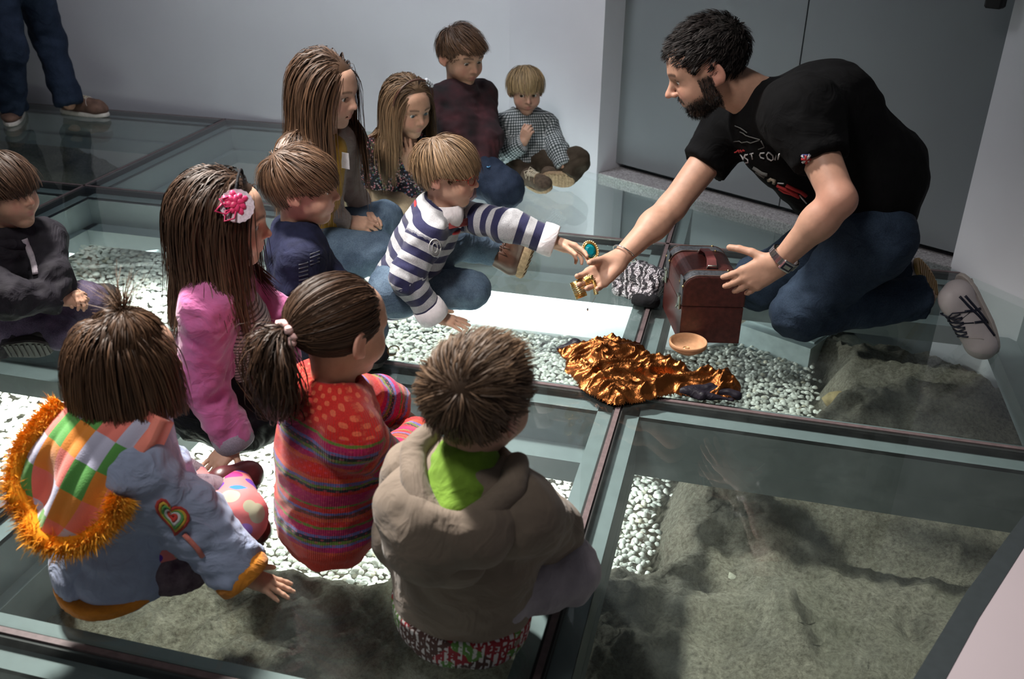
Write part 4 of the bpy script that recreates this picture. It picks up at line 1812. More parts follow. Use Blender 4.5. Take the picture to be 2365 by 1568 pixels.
# ================================================================= boy in the striped rugby shirt
M_STRIPE = striped_mat('navy_grey_stripes', (.018, .018, .060), (.36, .36, .38), .052, .5)
F = nrm(A(1, .12, 0))
p0, p3 = at(925, 652, z=.105), at(1002, 498, z=.375)
aR = (at(938, 640, z=.195), at(1000, 727, z=.058))
aL = (at(1172, 520, z=.325), at(1276, 556, z=.283))
K = kid('boy in navy and grey striped rugby shirt reaching out a gem', at(940, 690, z=0), at(1034, 396, z=.482), (1, -.03, -.10), .97, p0, p3, F, aR, aL,
        (at(1088, 668, z=.078), at(985, 632, z=.050)), (at(1052, 558, z=.155), at(1160, 588, z=.080)),
        handR=dict(fdir=at(1075, 752, z=.016) - aR[1], dorsal=A(.15, -.1, 1), size=.130, curl=(.06, .05, .05, .06), spread=.20, thumb=(1.0, .05, .0)),
        handL=dict(fdir=at(1345, 583, z=.255) - aL[1], dorsal=A(-.1, .75, .65), size=.140, curl=(.26, .30, .42, .48), spread=.10, thumb=(.34, .42, .05), tcurl=.02),
        shirt=M_STRIPE, trou=M_DENIM, shirt_name='rugby_shirt', trou_name='jeans', sdim=(.112, .108, .112, .048), arms=(.052, .046, .040), seed=1, eye=EYE_BROWN, open_=.0038)
STR = K
p3 = K['p3']
cuff(K, 'armR', .0485, .050, M_WHITEC, gap=.010)
cuff(K, 'armL', .0485, .045, M_WHITEC, gap=.008)
collar_flaps(K, M_WHITEC, .054, .046, 1.40, lift=.026)
neck_ring(K, .086, .0055, M_RED, 'collar_band', -.016, .12, .95)
build_hair('hair', K['root'], K['c'], K['M'], K['s'], H_LIGHT, short_hair(21, n=3200, length=.125, vol=.013, W=(0, -.055, .095), lift=.25,
           zc=((-.1, -.058), (-.04, -.040), (-.02, .010), (.02, .018), (.045, .012), (.06, .012), (.1, .016)), clump=.25))
shoe(K['root'], at(1207, 643, z=.012), at(1207, 643, z=.012) + nrm(A(.30, .06, .95)) * .20, (-1, 0, .28), M_LEATH, M_CREPE, .085, .085, .026, boot=.05, laces=M_LEATH, name='boot')
shoe(K['root'], at(1005, 622, z=.03), at(1048, 588, z=.04), (-.4, -.5, .8), M_LEATH, M_CREPE, .075, .06, .02, name='boot')
# glasses
M_FRAME = plain('red_glasses_frame', (.26, .03, .015), .25, 0, .6)
gp = lambda x, y, z: K['c'] + K['s'] * (K['M'] @ A(x, y, z))
g = MB()
for sx in (-1, 1):
    g.tube([gp(sx * .030 + .021 * math.cos(a), .0955 - .010 * abs(math.cos(a)) * (1 if math.cos(a) * sx > 0 else 0), -.002 + .0155 * math.sin(a)) for a in np.linspace(0, 2 * math.pi, 22, endpoint=False)], .0018, 6, True)
    g.tube([gp(sx * .051, .087, .004), gp(sx * .068, .060, .003), gp(sx * .079, .010, .002), gp(sx * .081, -.012, -.004), gp(sx * .079, -.024, -.022)], .0017, 6)
g.tube([gp(-.010, .097, .003), gp(0, .099, .006), gp(.010, .097, .003)], .0017, 6)
gl_ = g.build('glasses', M_FRAME, K['root'], True)
ml, ntl, bl = new_mat('spectacle_lens')
ntl.nodes.remove(bl)
t_ = N(ntl, 'ShaderNodeBsdfTransparent')
g_ = N(ntl, 'ShaderNodeBsdfGlossy')
g_.inputs['Roughness'].default_value = .02
x_ = N(ntl, 'ShaderNodeMixShader')
x_.inputs[0].default_value = .07
L(ntl, t_.outputs[0], x_.inputs[1]); L(ntl, g_.outputs[0], x_.inputs[2]); L(ntl, x_.outputs[0], ntl.nodes['Material Output'].inputs[0])
for sx in (-1, 1):
    MB().prism([(.0205 * math.cos(a), .0150 * math.sin(a)) for a in np.linspace(0, 2 * math.pi, 20, endpoint=False)], -.0006, .0006,
               gp(sx * .030, .0925, -.002), K['M'] @ np.array([[1, 0, 0], [0, 0, 1], [0, 1, 0]]).T).build('lens', ml, gl_)
# printed marks on the rugby shirt
stitch(K['shirt'], 'badge_red', [[(1036 + i * .2, 514 + j * 3.4), (1080, 505 + j * 3.4)] for j in range(5) for i in (0,)], plain('badge_red_print', (.22, .03, .03), .8), .0030)
stitch(K['shirt'], 'badge_letter', [[(1062, 509), (1054, 511), (1055, 521), (1063, 520)]], plain('badge_letter_print', (.03, .03, .05), .8), .0012, .005)
stitch(K['shirt'], 'badge_letter', [[(1046, 511), (1047, 524)]], bpy.data.materials['badge_letter_print'], .0012, .005)
stitch(K['shirt'], 'badge_letter', [[(1068, 507), (1068.5, 513), (1069, 519)], [(1076, 505), (1068.5, 513), (1077, 517)]], bpy.data.materials['badge_letter_print'], .0012, .005)
stitch(K['shirt'], 'oval_emblem', [[(1004 + 13 * math.cos(a), 572 + 20 * math.sin(a)) for a in np.linspace(0, 6.283, 20)], [(1004 + 6 * math.cos(a), 572 + 11 * math.sin(a)) for a in np.linspace(0, 6.283, 14)]], plain('emblem_print', (.40, .40, .40), .8), .0018)

# ================================================================= boy in navy sweater
F = nrm(A(.85, .52, 0))
p0, p3 = at(700, 770, z=.105), at(692, 556, z=.385)
aR = (at(650, 742, z=.185), at(768, 785, z=.095))
aL = (at(800, 690, z=.20), at(838, 735, z=.11))
K = kid('boy in dark navy sweater with a grey neckband', at(700, 810, z=0), at(698, 430, z=.515), (.96, .30, -.08), 1.0, p0, p3, F, aR, aL,
        (at(845, 755, z=.085), at(800, 822, z=.05)), (at(785, 702, z=.09), at(775, 755, z=.06)), shirt=M_NAVY, trou=M_DENIM, trou_name='jeans', seed=4,
        sdim=(.120, .115, .118, .052), arms=(.054, .048, .040), hs=.007)
NAV = K
p3 = K['p3']
neck_ring(K, .050, .0085, cloth('grey_rib', (.24, .24, .26), .9, .15), 'neckband', .004, .25, .92)
build_hair('hair', K['root'], K['c'], K['M'], K['s'], H_BROWN, short_hair(22, n=3200, length=.115, vol=.013, W=(.01, -.070, .080), lift=.25,
           zc=((-.1, -.060), (-.04, -.045), (-.02, .005), (.02, .010), (.045, .008), (.06, .014), (.1, .018)), clump=.25))
stitch(K['shirt'], 'chest_print', [[(690, 612 + 9 * j), (712, 606 + 9 * j)] for j in range(6)] + [[(716, 588 + 8 * j), (738, 580 + 8 * j)] for j in range(4)], plain('grey_print', (.035, .038, .052), .8), .0024, .0002)
shoe(K['root'], at(815, 842, z=.01), at(888, 838, z=.012), (0, 0, 1), M_BLACKC, M_SOLEB, .07, .055)

# ================================================================= girl in pink cardigan
M_PINK = cloth('pink_knit', (.46, .115, .29), .9, .22, 22, .35, .35)
F = nrm(A(.92, .30, 0))
p0, p3 = at(492, 875, z=.15), at(520, 655, z=.465)
aR = (at(462, 868, z=.235), at(541, 1018, z=.055))
aL = (at(640, 735, z=.295), at(652, 835, z=.165))
K = kid('girl in pink cardigan and black skirt leaning on one hand', at(530, 960, z=0), at(518, 508, z=.598), (.92, .38, -.12), 1.0, p0, p3, F, aR, aL,
        (at(620, 930, z=.08), at(500, 960, z=.07)), (at(610, 870, z=.08), at(550, 910, z=.07)),
        handR=dict(fdir=at(490, 1080, z=.016) - at(541, 1018, z=.055), dorsal=A(.2, -.1, 1), size=.130, curl=(.07, .06, .06, .08), spread=.16, thumb=(.9, .05, .0)),
        shirt=M_PINK, shirt_name='cardigan', seed=7, sdim=(.112, .110, .114, .050), arms=(.056, .050, .046), hs=.007, wr=.0055, hem=.03)
PNK = K
p3 = K['p3']
M_STRW = striped_mat('white_stripe_cotton', (.16, .15, .17), (.62, .60, .60), .011, .35)
c_ = cuff(K, 'armR', .047, .040, striped_mat('striped_cuff', (.25, .22, .28), (.65, .62, .64), .012, .3), gap=.012)
# white knitted top showing at the open front
tb = [B(p0 + F * .050 + A(0, 0, .03), p0 + (p3 - p0) * .55 + F * .055, .085, .085, flat=(F, .8)), B(p0 + (p3 - p0) * .55 + F * .055, p3 + F * .02 - A(0, 0, .02), .085, .05, flat=(F, .8))]
for b in tb:
    b['uax'] = (p0, K['ad']); b['ref'] = F
garment('striped_top', tb, striped_mat('knit_grey_white', (.10, .095, .10), (.50, .49, .48), .010, .42), K['root'], h=.007, wr=.005, seed=5, extra=lambda S: S.plane(p0 + F * .085 + K['Rv'] * .02, -nrm(F + K['Rv'] * .15)))
M_SKIRT = cloth('black_satin_skirt', (.006, .006, .009), .42, .3, 18, .3)
sk = [B(p0 - Z3 * .03, at(618, 915, z=.075), .120, .090, id=1), B(p0 - Z3 * .03, at(555, 970, z=.060), .120, .075, id=2), B(p0 - Z3 * .03, at(455, 950, z=.060), .115, .07, id=3), B(at(555, 970, z=.060), at(620, 950, z=.060), .072, .07, id=4), B(at(618, 915, z=.075), at(625, 880, z=.07), .075, .06, id=5)]
garment('skirt', sk, M_SKIRT, K['root'], h=.008, k=.05, wr=.010, fu=30, seed=8, floor=.003, fine=.003)


def long_hair(K, seed, n, length, mat, vol=.020, part=(.0, .02, .11), coll=(), width=.0034, cutz=None, nseg=18, wob=.05, back=0.04, gw=1.6, name='hair', parts_extra=(), dz=-.020, curl=0.0, side=0.0):
    rs = np.random.default_rng(seed)
    g = K['M'].T @ A(0, 0, -1)
    ro = scalp_points(n, rs, dz)
    pz = A(*part)

    def fl(p, i, t):
        nn = (p - SK_C) / SK_R ** 2
        nn /= np.linalg.norm(nn, axis=1)[:, None]
        d = p - pz
        d[:, 1] *= .55
        d[:, 1] -= .03 + back
        d = d - (d * nn).sum(1)[:, None] * nn
        d /= np.linalg.norm(d, axis=1)[:, None] + 1e-6
        w = min(1.0, t * 2.2)
        o_ = d * (1 - w) + g * (gw * w + .35)
        if curl:
            o_ = o_ + curl * max(0, t - .6) * (np.sign(p[:, :1]) * A(1, 0, 0) + A(0, .6, .4) * np.sin(p[:, :1] * 90))
        return o_ / (np.linalg.norm(o_, axis=1)[:, None] + 1e-6)
    inv = lambda w_: (K['M'].T @ (np.asarray(w_, float) - K['c'])) / K['s']
    cl = [(inv(a), inv(b), r / K['s']) for a, b, r in coll]
    P = grow_strands(ro, length * (.72 + .28 * rs.random(n)), nseg, fl, rs, vol, .15, wob=wob, coll=cl, stiff=.5, clump=.45)
    # keep the face free: strands that would cross the face are dropped
    fr = ((P[:, :, 1] > .048) & (np.abs(P[:, :, 0]) < .046) & (P[:, :, 2] < .060) & (P[:, :, 2] > -.13)).any(1)
    P = P[~fr]
    o = build_hair(name, K['root'], K['c'], K['M'], K['s'], mat, [hair_cap(1.06, -.019), ribbons(P, width * (.7 + .6 * rs.random(len(P))), rs, .2)] + list(parts_extra))
    return o


def body_caps(K, r=.09, ar=.055):
    return [(K['p0'], K['p3'] - K['ad'] * .05, r), (K['sl'], K['sr'], ar), (K['sr'], K['armR'][0], ar), (K['sl'], K['armL'][0], ar)]


long_hair(K, 31, 4600, .315, H_DARK, vol=.022, coll=body_caps(K, .10, .058), curl=1.2, wob=.09, nseg=12, width=.0030)
# hair band with a flower and a white lace disc
M_BAND = plain('pink_ribbon', (.62, .04, .14), .4, 0, .5)
M_LACEW = cloth('white_lace', (.55, .48, .55), .9, .25, 200)
hp = lambda x, y, z: K['c'] + K['s'] * (K['M'] @ A(x, y, z))
MB().tube([hp(.0865 * math.sin(a), .030 + .004 * math.cos(a), .032 + .087 * math.cos(a)) for a in np.linspace(-1.75, 1.75, 26)], .0035, 6).build('hair_band', M_BLACKC, K['root'], True)
fc = hp(.074, .036, .062)
fn = nrm(K['M'] @ A(.85, .25, .40))
R_ = frame(np.cross(fn, A(.2, .1, 1)), fn)
cl = thing  # (parts below stay children of the girl)
MB().prism([(.036 * math.cos(a) * (1 + .05 * (k % 2)), .036 * math.sin(a) * (1 + .05 * (k % 2))) for k, a in enumerate(np.linspace(0, 2 * math.pi, 36, endpoint=False))], 0, .005, fc + fn * .004, R_).build('flower_disc', M_LACEW, K['root'])
fl_ = MB()
rs = np.random.default_rng(4)
for k in range(13):
    a = k * 2.4
    rr = .006 + .0013 * k
    p = fc + fn * (.012 - .0004 * k) + R_ @ A(rr * math.cos(a) + .008, rr * math.sin(a) + .004, 0)
    fl_.sphere(p, (.011, .008, .005), frame(R_ @ A(-math.sin(a), math.cos(a), .3), fn), 8, 6)
fl_.build('flower', M_BAND, K['root'], True)
lp = MB()
for a, ln_ in ((1.9, .05), (2.5, .045), (1.3, .04)):
    d = R_ @ A(math.cos(a), math.sin(a), 0)
    e = R_ @ A(-math.sin(a), math.cos(a), 0)
    lp.tube([fc + fn * .006, fc + d * ln_ * .6 + e * .012 + fn * .016, fc + d * ln_ + fn * .014, fc + d * ln_ * .6 - e * .012 + fn * .012, fc + fn * .006], .0022, 6)
lp.build('ribbon_loops', M_BAND, K['root'], True)

# ================================================================= toddler in patchwork-hooded coat
M_COATL = cloth('pale_denim', (.33, .39, .56), .85, .18, 16, .4)
F = nrm(A(.80, .60, 0))
p0, p3 = at(282, 1225, z=.110), at(312, 1000, z=.345)
aR = (at(435, 1190, z=.175), at(556, 1322, z=.055))
Rv = nrm(np.cross(F, Z3))
aL = (p3 - Rv * .150 - A(0, 0, .17) + F * .01, p3 - Rv * .110 - A(0, 0, .25) + F * .05)
K = kid('toddler in denim coat with fur-trimmed patchwork hood and topknot', at(290, 1290, z=0), at(302, 838, z=.468), (.56, .82, -.12), .96, p0, p3, F, aR, aL,
        (at(548, 1192, z=.105), at(500, 1150, z=.075)), (at(420, 1120, z=.07), at(560, 1230, z=.055)),
        handR=dict(fdir=at(648, 1362, z=.012) - aR[1], dorsal=A(.1, .1, 1), size=.120, curl=(.05, .04, .05, .06), spread=.19, thumb=(1.05, .04, .0)),
        shirt=M_COATL, head_h=.0045, shirt_name='coat', seed=11, sdim=(.134, .112, .108, .055), arms=(.064, .060, .056), hs=.007, wr=.0055, sflat=.84, hem=.060)
ORA = K
p3 = K['p3']
M_ORANGE = cloth('orange_knit', (.66, .24, .025), .9, .15, 60, .4)
cuff(K, 'armR', .055, .034, M_ORANGE, gap=.018)
# back panel of the same pale denim, and orange hem
bp = [B(p0 - K['ad'] * .060 - F * .020, p0 + (p3 - p0) * .75 - F * .022, .134, .106, flat=(F, .84), capa=False)]
garment('back_panel', bp, M_COATL, K['root'], h=.007, wr=.004, seed=12, floor=.012, extra=lambda S: S.plane(p0 + K['Rv'] * .100, K['Rv']).plane(p0 + A(0, 0, -.070), (0, 0, -1)))
hm = [B(p0 - K['ad'] * .075 - F * .018 + K['Rv'] * .01, p0 - K['ad'] * .060 - F * .016 + K['Rv'] * .01, .132, .134, flat=(F, .84))]
garment('hem_band', hm, M_ORANGE, K['root'], h=.007, wr=.002, seed=12, floor=.01, extra=lambda S: S.plane(p0 + A(0, 0, -.068), (0, 0, 1)))
# tights with dots, skirt, shoes
m_, nt_, b_ = new_mat('dotted_tights')
vv_ = N(nt_, 'ShaderNodeTexVoronoi', feature='F1')
vv_.inputs['Scale'].default_value = 19
vv_.inputs['Randomness'].default_value = .55
L(nt_, objco(nt_), vv_.inputs['Vector'])
dot = mth(nt_, 'LESS_THAN', vv_.outputs['Distance'], .40)
sepc = N(nt_, 'ShaderNodeSeparateColor')
L(nt_, vv_.outputs['Color'], sepc.inputs[0])
dc = ramp(nt_, sepc.outputs[0], [(0, (.10, .02, .30)), (.25, (.40, .02, .16)), (.5, (.03, .17, .42)), (.75, (.34, .18, .50)), (.9, (.40, .40, .28))], True)
L(nt_, mixc(nt_, dot, (.62, .17, .17), dc), b_.inputs['Base Color'])
b_.inputs['Roughness'].default_value = .85
M_TIGHT = m_
kr, ar, kl, al = at(548, 1192, z=.105), at(500, 1150, z=.075), at(432, 1112, z=.08), at(560, 1230, z=.055)
tb = [B(p0 + K['Rv'] * .05, kr, .070, .062, id=3, jb=1), B(kr, at(545, 1120, z=.08), .058, .036, id=3), B(p0 - K['Rv'] * .05, kl, .06, .045, id=4), B(kl, al, .045, .036, id=4)]
garment('tights', tb, M_TIGHT, K['root'], h=.0065, k=.012, wr=.002, seed=2, floor=.004)
M_SKTF = cloth('mauve_print_skirt', (.16, .12, .14), .85, .6, 30, .3, .1, (.055, .030, .050))
garment('skirt', [B(p0 + F * .02 - Z3 * .06, p0 + F * .09 - Z3 * .065 + K['Rv'] * .03, .095, .095, flat=(F, .9), k=.03), B(p0 - Z3 * .02, at(415, 1120, z=.075), .080, .065), B(p0 - Z3 * .03, at(470, 1170, z=.075), .08, .070)], M_SKTF, K['root'], h=.008, wr=.006, seed=3, floor=.006,
        extra=lambda S: S.plane(p0 + A(0, 0, .03), (0, 0, 1)))
M_MARY = plain('oxblood_leather', (.085, .020, .022), .35, 0, .5, .2, 30)
sh = shoe(K['root'], at(490, 1152, z=.055), at(598, 1108, z=.050), A(-.25, -.55, .75), M_MARY, plain('brown_sole', (.07, .035, .022), .4, 0, .4, .2, 30), .062, .042, .014, toe_h=.6)
shoe(K['root'], at(535, 1262, z=.02), at(614, 1243, z=.022), A(0, 0, 1), M_MARY, M_MARY, .062, .046, .014)
# hair: bob with a topknot
T = A(.0, -.01, .112)
K_ = K


def bob_with_knot(K, seed, n):
    rs = np.random.default_rng(seed)
    g = K['M'].T @ A(0, 0, -1)
    ro = scalp_points(n, rs)
    up = (ro[:, 2] > .060 + .014 * rs.normal(size=n)) & (ro[:, 1] > -.055 + .01 * rs.normal(size=n))
    a, b = ro[up], ro[~up]

    def to_t(p, i, t):
        d = T - p
        return d / (np.linalg.norm(d, axis=1)[:, None] + 1e-6)
    ln_ = np.linalg.norm(a - T, axis=1)
    P1 = grow_strands(a, ln_ * 1.02, 9, to_t, rs, .010, .35, wob=.03, face=False, stiff=.55)

    def down(p, i, t):
        d = p - A(0, -.02, .11)
        d[:, 2] = 0
        d = d / (np.linalg.norm(d, axis=1)[:, None] + 1e-6) * .45 * (1 - t) + g * (1 + t)
        return d / np.linalg.norm(d, axis=1)[:, None]
    P2 = grow_strands(b, .165 * (.75 + .25 * rs.random(len(b))), 11, down, rs, .018, .2, wob=.05, stiff=.5, clump=.5,
                      cut=lambda q: q[:, 2] < -.078 + .012 * np.sin(q[:, 0] * 60))
    fr = ((P2[:, :, 1] > .045) & (np.abs(P2[:, :, 0]) < .052) & (P2[:, :, 2] < .05)).any(1)
    P2 = P2[~fr]
    m = 160
    ro3 = T + rs.normal(size=(m, 3)) * .004
    dirs = A(0, -.1, .8) + rs.normal(size=(m, 3)) * A(.38, .38, .2)
    tt = np.linspace(0, 1, 9)
    l3 = .040 + .045 * rs.random(m)
    P3 = ro3[:, None] + dirs[:, None] * (tt[None, :, None] * l3[:, None, None]) + (tt ** 2)[None, :, None] * (rs.normal(size=(m, 1, 3)) * .018 + A(-.02, 0, -.012))
    out_ = [hair_cap(1.05)]
    for P, w in ((P1, .0025), (P2, .0025), (P3, .0014)):
        out_.append(ribbons(P, w * (.7 + .6 * rs.random(len(P))), rs, .2))
    return out_


build_hair('hair', K['root'], K['c'], K['M'], K['s'], H_BROWN, bob_with_knot(K, 41, 4400))
MB().tube([hp_ for hp_ in [K['c'] + K['s'] * (K['M'] @ (T + A(.008 * math.cos(a), .008 * math.sin(a), .002))) for a in np.linspace(0, 2 * math.pi, 12, endpoint=False)]], .003, 6, True).build('hair_tie', H_DARK, K['root'], True)
# hood hanging down the back, padded patchwork lining and fur rim
bk = -F
hc = at(196, 1068, z=.325)
hx = nrm(at(260, 1120, z=.255) - at(120, 1030, z=.255))           # across
hn = nrm(nrm(A(0, 0, CAM_H) - hc) * .75 + bk * .5 + A(0, 0, .25))
hx = nrm(hx - hn * (hx @ hn))
hy = np.cross(hn, hx)                                             # up the hood
nu, nv = 60, 60
uu_, vv2 = np.meshgrid(np.linspace(-1, 1, nu), np.linspace(-1, 1, nv), indexing='ij')
hw, hh = .112, .145


def hood_pt(a, b, lift=0.0):
    """a across, b from rim (-1) to neck (+1)"""
    wd = (.60 + .40 * np.sqrt(np.clip(1 - ((b + .25) / 1.25) ** 2, 0, 1))) if True else 1
    wd = np.where(b < -.25, np.sqrt(np.clip(1 - ((b + .25) / .80) ** 2, 0, 1)), 1.0 - .10 * (b + .25))
    x = a * hw * wd
    y = b * hh - .012 * a
    r2 = np.clip((x / hw) ** 2 + ((y + .03) / hh) ** 2, 0, 1.4)
    dish = .050 * (1 - r2) + .012
    # a valley towards the rim where the hood folds
    dish = dish - .055 * np.exp(-((x + .035) / .030) ** 2 - ((y + .075) / .06) ** 2)
    pad = .007 * np.abs(np.sin(x / hw * 3.4 * math.pi * .75 + .4))
    q = dish + pad + lift
    return hc + x[..., None] * hx + y[..., None] * hy + q[..., None] * hn


HP = hood_pt(uu_, vv2)
HB = hood_pt(uu_, vv2, -.05)
V_ = np.concatenate([HP.reshape(-1, 3), HB.reshape(-1, 3)])
ids = np.arange(nu * nv).reshape(nu, nv)
q1 = np.stack([ids[:-1, :-1], ids[1:, :-1], ids[1:, 1:], ids[:-1, 1:]], -1).reshape(-1, 4)
rim = np.concatenate([ids[:, 0], ids[-1, 1:], ids[::-1, -1][1:], ids[0, ::-1][1:]])
q2 = np.stack([rim[:-1], rim[1:], rim[1:] + nu * nv, rim[:-1] + nu * nv], 1)
QQ = np.concatenate([q1, q1[:, ::-1] + nu * nv, q2[:, ::-1]])
m_, nt_, b_ = new_mat('patchwork_lining')
pu, pvv = attr(nt_, 'pu'), attr(nt_, 'pv')
iu = mth(nt_, 'FLOOR', mth(nt_, 'MULTIPLY', pu, 5.1))
iv = mth(nt_, 'FLOOR', mth(nt_, 'MULTIPLY_ADD', pvv, 5.0, .3))
cc_ = mth(nt_, 'FRACT', mth(nt_, 'MULTIPLY_ADD', iv, .25, mth(nt_, 'MULTIPLY', iu, .5)))
cc_ = mth(nt_, 'FRACT', mth(nt_, 'ADD', cc_, mth(nt_, 'MULTIPLY', mth(nt_, 'FLOOR', mth(nt_, 'MULTIPLY', iu, .5)), .25)))
c = ramp(nt_, cc_, [(0, (.74, .25, .03)), (.2, (.10, .34, .07)), (.45, (.50, .50, .66)), (.70, (.78, .20, .16))], True)
edge = mth(nt_, 'GREATER_THAN', pu, .90)
c = mixc(nt_, edge, c, (.80, .24, .18))
L(nt_, c, b_.inputs['Base Color'])
b_.inputs['Roughness'].default_value = .9
b_.inputs['Sheen Weight'].default_value = .3
bump(nt_, b_, noise(nt_, 350, 2), .35, .002)
hood = mk('hood', V_, QQ, m_, K['root'], True, attrs=dict(pu=np.tile((uu_.ravel() + 1) / 2, 2), pv=np.tile((vv2.ravel() + 1) / 2, 2)))
# fur rim
rp = []
for t in np.linspace(0, 1, 60):
    if t < .30:
        a, b = -1.0, .45 - (t / .30) * .70
    elif t < .75:
        an = math.pi + (t - .30) / .45 * math.pi
        a, b = math.cos(an) * 1.0, -.25 + math.sin(an) * .75
        rp.append(hood_pt(np.array(0.0 if abs(b + 1) < 1e-3 else a / max(1e-3, math.sqrt(max(1e-6, 1 - ((b + .25) / .80) ** 2)))).clip(-1, 1), np.array(b)))
        continue
    else:
        a, b = 1.0, -.25 + (t - .75) / .25 * .20
    rp.append(hood_pt(np.array(a), np.array(b)))
rp = np.array(rp)
m_f = hair_mat('orange_fur', (.72, .22, .01), (.86, .33, .02), (.92, .48, .07), .9, .1)
fu = MB().tube(list(rp), .017, 8)
fv, ff = np.array(fu.v), fu.f
rs = np.random.default_rng(8)
nf = 8000
k_ = rs.integers(0, len(rp) - 1, nf)
tt = rs.random(nf)[:, None]
cp = rp[k_] * (1 - tt) + rp[k_ + 1] * tt
tg = rp[k_ + 1] - rp[k_]
tg /= np.linalg.norm(tg, axis=1)[:, None] + 1e-9
rd_ = rs.normal(size=(nf, 3)) * .8 + hn * .5 + nrm(cp.mean(0) - hc) * 0
rd_ += (cp - hc) / (np.linalg.norm(cp - hc, axis=1)[:, None] + 1e-9) * .7
rd_ -= (rd_ * tg).sum(1)[:, None] * tg
rd_ /= np.linalg.norm(rd_, axis=1)[:, None]
tf = np.linspace(0, 1, 4)
lf = (.008 + .012 * rs.random(nf))[:, None, None]
PF_ = cp[:, None] + rd_[:, None] * (.012 + lf * tf[None, :, None]) + (tf ** 2)[None, :, None] * (rs.normal(size=(nf, 1, 3)) * .006 + A(0, 0, -.005))
fvv, fq, fa = ribbons(PF_, .0015 * (.7 + .6 * rs.random(nf)), rs, .15, hc)
ftri = np.array([f for f in ff if len(f) == 4])
v, q, at_ = join_meshes([(fv, ftri, dict(t=np.full(len(fv), .2), rnd=np.full(len(fv), .4))), (fvv, fq, fa)])
mk('fur_trim', v, q, m_f, hood, True, attrs=at_)
# coat collar, heart patch and coral tab
hcx, hcy = 398, 1192
hrt = lambda k: [(hcx + k * 30 * (math.sin(t) ** 3) - k * 6 * math.cos(t), hcy - k * 2.0 * (13 * math.cos(t) - 5 * math.cos(2 * t) - 2 * math.cos(3 * t) - math.cos(4 * t)) + k * 9 * math.sin(t)) for t in np.linspace(0, 6.283, 26)]
for nm_, k_, col_ in (('heart_edge', 1.2, (.42, .05, .04)), ('heart_yellow', .98, (.60, .40, .06)), ('heart_green', .78, (.12, .35, .10)), ('heart_white', .56, (.62, .62, .64)), ('heart_red', .30, (.60, .06, .05))):
    stitch(K['shirt'], nm_, [hrt(k_)], cloth(nm_ + '_thread', col_, .9, .1, 200), .0038)
stitch(K['shirt'], 'coral_tab', [[(425, 1232), (440, 1248), (456, 1266), (468, 1284)]], cloth('coral_thread', (.70, .22, .18), .9, .1, 200), .0055)
collar_flaps(K, M_COATL, .060, .045, 1.25, up=.018, lift=.022)

# ================================================================= girl in red striped sweater
m_, nt_, b_ = new_mat('fair_isle_knit')
u_, a_, sd = attr(nt_, 'u'), attr(nt_, 'ang'), attr(nt_, 'sid')
RED, ORG, MAG, GRN, BLU, DRK, BRN = (.52, .022, .018), (.60, .085, .035), (.42, .012, .10), (.135, .20, .035), (.14, .13, .36), (.028, .025, .035), (.17, .045, .035)
seq = [RED, ORG, MAG, BLU, GRN, DRK, BLU, MAG, GRN, RED, ORG, BRN, BLU, RED, GRN, MAG, MAG, RED, DRK, GRN, BLU, ORG, RED]
wd = [1.2, .8, .9, .5, .6, .7, .5, 1.2, .5, .9, .8, .7, .5, .9, .4, 1.3, .9, .7, .5, .6, .6, .8, 1.0]
cum = np.cumsum([0] + wd) / sum(wd)
f = mth(nt_, 'FRACT', mth(nt_, 'MULTIPLY_ADD', mth(nt_, 'ADD', u_, mth(nt_, 'MULTIPLY', noise(nt_, 40, 2), .003)), 1 / .21, 10.32))
c = ramp(nt_, f, [(float(cum[i]), seq[i]) for i in range(len(seq))], True)
# small knitted spots inside the broad bands
w_ = mth(nt_, 'MULTIPLY', a_, 7.0)
sp = mth(nt_, 'MULTIPLY', mth(nt_, 'SINE', mth(nt_, 'MULTIPLY', u_, 480)), mth(nt_, 'SINE', mth(nt_, 'MULTIPLY', a_, 34)))
c = mixc(nt_, mth(nt_, 'MULTIPLY', mth(nt_, 'GREATER_THAN', sp, .55), .55), c, (.50, .06, .10))
tors = mth(nt_, 'LESS_THAN', sd, .5)
yk = mth(nt_, 'MULTIPLY', mth(nt_, 'GREATER_THAN', u_, .232), tors)
sp2 = mth(nt_, 'MULTIPLY', mth(nt_, 'SINE', mth(nt_, 'MULTIPLY', u_, 330)), mth(nt_, 'SINE', mth(nt_, 'MULTIPLY', a_, 22)))
c = mixc(nt_, yk, c, mixc(nt_, mth(nt_, 'GREATER_THAN', sp2, .35), RED, (.66, .12, .06)))
hemm = mth(nt_, 'MULTIPLY', mth(nt_, 'LESS_THAN', u_, -.050), tors)
c = mixc(nt_, hemm, c, (.58, .045, .025))
c = mixc(nt_, 1.0, c, ramp(nt_, noise(nt_, 320, 3), [(.25, (.7, .7, .7)), (.75, (1.15, 1.15, 1.15))]), 'MULTIPLY')
L(nt_, c, b_.inputs['Base Color'])
b_.inputs['Roughness'].default_value = .95
b_.inputs['Sheen Weight'].default_value = .25
b_.inputs['Specular IOR Level'].default_value = .15
bump(nt_, b_, mth(nt_, 'ADD', noise(nt_, 380, 2), mth(nt_, 'SINE', mth(nt_, 'MULTIPLY', a_, 180))), .35, .002)
M_ISLE = m_
F = nrm(A(.72, .69, 0))
p0, p3 = at(757, 1155, z=.115), at(782, 915, z=.375)
aR = (at(898, 1080, z=.185), at(962, 1003, z=.150))
aL = (at(880, 930, z=.20), at(912, 945, z=.175))
